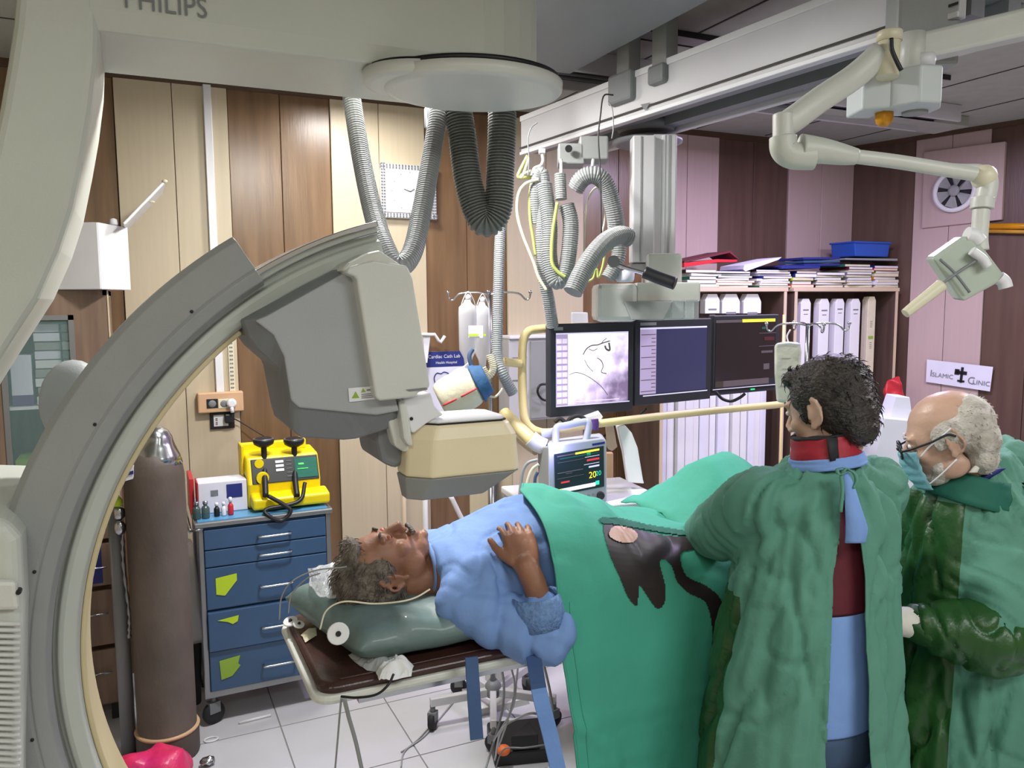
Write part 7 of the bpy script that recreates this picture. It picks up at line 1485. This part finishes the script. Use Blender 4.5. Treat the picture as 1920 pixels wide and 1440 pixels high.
limb(mb, [shP, elP, wrP], [.040, .036, .030]); hand_parts(mb, h0, h1 - h0, (n0 + n1), 1.0, -1, .55, .07); limb(mb, [wrP, h0], [.030, .030])
hand_parts(mb, wrQ, (1, 0, 0), (0, 0, 1), 1, 1, .3)
mb.tube([hcp + HMp @ Vector((0, -.03, -.05)), Vector((.66, 1.955, 1.075)), Vector((.72, 1.955, 1.08))], [.056, .06, .07], 20)
mb.build('body', 'skin3', pat, remesh=.005, smoothit=2)
eyes(pat, hcp, HMp, .98, True, 'skin3_face'); brows(pat, hcp, HMp, 'hair_gray', .98)
mb = MB(); mb.tube(smoothpath([hcp + HMp @ Vector(p) for p in ((-.030, .098, -.060), (-.012, .106, -.055), (0, .108, -.054), (.012, .106, -.055), (.030, .098, -.060))], 5), .006, 8); mb.build('moustache', 'hair_gray', pat)
hair_mesh('hair', pat, [(0, -.03, .052, .083, .092, .082), (0, -.06, .0, .078, .055, .07), (-.068, .0, .03, .016, .045, .040), (.068, .0, .03, .016, .045, .040), (0, .045, .092, .05, .035, .022)], hcp, HMp, 'hair_gray', .98, n=1200, ln=.022, amp=.004, down=(0, -1, .3))
# blue shirt
mb = MB(); mb.loft([PR(x, 1.0, .006) for x in (.665, .70, .75, .82, .92, 1.02, 1.14, 1.2)], 0); limb(mb, [shP + Vector((0, .015, -.005)), elP, elP.lerp(wrP, .50)], [.068, .070, .050]); limb(mb, [shQ, elQ, elQ.lerp(wrQ, .7)], [.08, .07, .055])
mb.ell((.76, 1.81, 1.09), (.085, .07, .08), 20)
sh = mb.build('blue_shirt', 'blue_shirt', pat, remesh=.008, smoothit=6)
axf = (wrP - elP).normalized(); axu = (elP - shP).normalized()
def shf(p, n_):
    du = max(0, min(1, (p - shP).dot(elP - shP) / (elP - shP).length_squared)); dU = (p - shP.lerp(elP, du)).length
    k = 1 if dU < .11 else 0; t_ = (p - shP).dot(axu)
    near = max(0, min(1, (1.88 - p.y) / .1))
    return .006 * ridge(Vector((p.x * 6, p.y * 6, p.z * 6))) * (.5 + near) + near * (.008 * ridge(Vector((t_ * 13 + p.z * 4, p.z * 3.5, 3.1))) + .014 * crease(Vector((t_ * 9 + p.z * 6, p.z * 4, 7.7)))) + .007 * crease(Vector((p.x * 8, p.y * 5, p.z * 5))) + .005 * crease(Vector((p.x * 5 + p.z * 9, p.y * 9, 5.5))) + .002 * ridge(p * 16)
wrinkle(sh, shf)
c = elP.lerp(wrP, .60); mb = MB(); mb.tube([c - axf * .045, c, c + axf * .030], [.064, .062, .058], 26, caps=False); mb.build('sleeve_cuff', 'blue_cuff', pat, solid=.006)
mb = MB(); mb.tube(smoothpath([Vector((.665, 1.955 + .07 * math.cos(t_), 1.10 + .062 * math.sin(t_))) for t_ in [2 * PI * k / 16 for k in range(17)]], 2), .010, 8, caps=False); mb.build('shirt_collar', 'blue_shirt', pat)
# -------------------------------------------------------------- green drape over the patient
def ztop(x):
    T = [(.85, 1.262), (.93, 1.282), (1.02, 1.28), (1.12, 1.245), (1.22, 1.20), (1.32, 1.165), (1.5, 1.145), (1.8, 1.13), (2.3, 1.12)]
    for a, b in zip(T, T[1:]):
        if a[0] <= x <= b[0]: u = (x - a[0]) / (b[0] - a[0]); u = u * u * (3 - 2 * u); return a[1] + (b[1] - a[1]) * u
    return T[0][1] if x < 1 else T[-1][1]
NX, NS = 150, 110
def drape_pt(u, s):
    # s 0 far hem .. 1 near hem
    zt_ = lambda x: ztop(x)
    le = .885 + .0 * s
    # left edge slants: starts further right on the top/far side, follows the photo
    yy = 2.25 if s < .15 else (1.9525 + .2975 * math.cos(PI * (s - .15) / .47) if s < .62 else 1.655)
    xl = .935 + .55 * (yy - 1.95) if yy > 1.95 else .935 - .04 * (1.95 - yy) / .295
    if s > .62: xl = .895 + .075 * (s - .62) / .38
    x = xl + (2.35 - xl) * u
    zt0 = zt_(x)
    Yf, Yn = 2.25, 1.655
    if s < .15: q = s / .15; y = Yf + .01 * (1 - q); z = .82 + (.98 - .82) * q
    elif s < .62:
        q = (s - .15) / .47; th = PI * (1 - q); y = 1.9525 + .2975 * math.cos(PI - th) * -1 if False else 1.9525 + .2975 * math.cos(PI * q); zz = max(0, math.sin(PI * q)) ** .62; z = .98 + (zt0 - .98) * zz
    else: q = (s - .62) / .38; y = Yn - .02 * q; z = .98 + (.14 - .98) * q
    hang = max(0, min(1, (1.05 - z) / .3)) if s > .5 else 0
    y -= hang * (.018 * (1 + ridge(Vector((x * 3.4, z * .7, 1)))) * .8 + .012 * math.sin((x - .9) * 16) * max(0, 1 - (x - .9) * 2.2)) + hang * .012 * noise.noise(Vector((x * 6, z * 2, 5)))
    # pressed creases
    if s > .5:
        for zc, am in ((.78, .006), (.62, .007), (.50, .006), (.42, .009), (.30, .006)):
            dz = z - zc - .03 * math.sin(x * 3.0 + zc * 9) - .05 * (x - 1.1); y -= am * math.exp(-(dz / .008) ** 2) * hang - am * .6 * math.exp(-((dz + .014) / .009) ** 2) * hang
    else: pass
    y -= hang * .010 * crease(Vector((x * 2.6, z * 4.5, 4.4))) * -1
    if .15 < s < .75: z += .010 * crease(Vector((x * 5, y * 6, 3))) + .006 * ridge(Vector((x * 7 + y * 2, y * 4, 8))) + .010 * noise.noise(Vector((x * 3, y * 5, 2))) + (.014 * math.exp(-((x - 1.16 - (y - 1.9) * .5) / .03) ** 2) if y > 1.8 else 0)
    return Vector((x, y, z))
vs = [drape_pt((i / NX) ** 1.15, j / NS) for j in range(NS + 1) for i in range(NX + 1)]; fs = [(j * (NX + 1) + i, j * (NX + 1) + i + 1, (j + 1) * (NX + 1) + i + 1, (j + 1) * (NX + 1) + i) for j in range(NS) for i in range(NX)]
dr = thing('surgical_drape', 'bright green surgical drape over the patient, hanging in front of the table', 'drape', (1.5, 1.95, .95))
mb = MB(); mb.add(vs, fs, 0, True); dm = mb.build('drape_sheet', 'drape', dr, solid=.003)
L = [vs[j * (NX + 1)] + Vector((-.001, 0, 0)) for j in range(NS // 6, NS + 1)]; mb = MB(); mb.tube(L, .0035, 6); mb.build('hem', 'drape', dr)
L = [vs[j * (NX + 1) + 5] + Vector((0, -.002, .001)) for j in range(int(NS * .6), NS + 1)]; mb = MB(); mb.tube(L, .002, 6); mb.build('hem_seam', 'drape', dr)
bvh = BVHTree.FromPolygons(vs, fs)
def inpoly(x, y, P):
    c = False; n = len(P)
    for i in range(n):
        (x1, y1), (x2, y2) = P[i], P[(i + 1) % n]
        if (y1 > y) != (y2 > y) and x < (x2 - x1) * (y - y1) / (y2 - y1) + x1: c = not c
    return c
def decal(L, nm, m_, off, step=2.0, smooth=True):
    if smooth: L = [(p.x, p.y) for p in smoothpath([Vector((x, y, 0)) for x, y in L], 5, True)][:]
    x0 = min(p[0] for p in L); x1 = max(p[0] for p in L); y0 = min(p[1] for p in L); y1 = max(p[1] for p in L); idx = {}; V_ = []; F_ = []
    def gp(i, j):
        if (i, j) in idx: return idx[(i, j)]
        px, py = x0 + i * step, y0 + j * step; d = ray(px, py); h = bvh.ray_cast(EYE, d.normalized())
        if h[0] is None: idx[(i, j)] = None; return None
        n_ = h[1] if h[1].dot(d) < 0 else -h[1]; V_.append(h[0] + n_ * off); idx[(i, j)] = len(V_) - 1; return idx[(i, j)]
    for i in range(int((x1 - x0) / step) + 1):
        for j in range(int((y1 - y0) / step) + 1):
            if inpoly(x0 + (i + .5) * step, y0 + (j + .5) * step, L):
                q = [gp(i, j), gp(i + 1, j), gp(i + 1, j + 1), gp(i, j + 1)]
                if None not in q: F_.append(tuple(q))
    mb = MB(); mb.add(V_, F_, 0, True); return mb.build(nm, m_, dr)
decal([(1130, 988), (1150, 984), (1190, 994), (1240, 1005), (1300, 1012), (1300, 1030), (1275, 1040), (1285, 1080), (1325, 1100), (1354, 1132), (1362, 1200), (1346, 1258), (1336, 1240), (1334, 1180), (1322, 1130), (1290, 1112), (1268, 1090), (1258, 1062), (1244, 1050), (1236, 1058), (1246, 1100), (1244, 1130), (1230, 1140), (1212, 1116), (1197, 1098), (1193, 1134), (1176, 1118), (1160, 1080), (1142, 1040)], 'dark_wet_patch', 'dark_wet', .004)
decal([(1124, 974), (1160, 974), (1210, 986), (1290, 1000), (1290, 1008), (1210, 996), (1150, 986), (1128, 984)], 'opening_shadow', 'teal_dark', .006)  # shadow under the opening's upper rim, painted on as a dark strip
decal([(1139, 1004), (1146, 992), (1162, 990), (1182, 995), (1193, 1006), (1186, 1018), (1168, 1020), (1148, 1014)], 'puncture_site_skin', 'skin2', .007, 1.5)
# raised folds of the drape beside the doctor's sleeve
mb = MB(); V_ = []; F_ = []
for i in range(21):
    for j in range(15):
        u, v = i / 20, j / 14; x = 1.42 + .5 * u; y = 1.80 + .40 * v; z = 1.13 + .17 * math.exp(-((u - .55) / .35) ** 2) * math.exp(-((v - .6) / .4) ** 2) + .018 * ridge(Vector((x * 8, y * 8, 2))) ; V_.append((x, y, z))
for i in range(20):
    for j in range(14): a = i * 15 + j; F_.append((a, a + 15, a + 16, a + 1))
mb.add(V_, F_, 0, True); mb.build('bunched_cloth', 'drape', dr, solid=.004)
tag(slabP([(990, 918), (1008, 920), (1020, 930), (1000, 931), (985, 928)], 2.28, .05, 'yellow_edge', 'lime', None, .002), 'bright yellow green cloth edge peeping out behind the drape top', 'cloth')
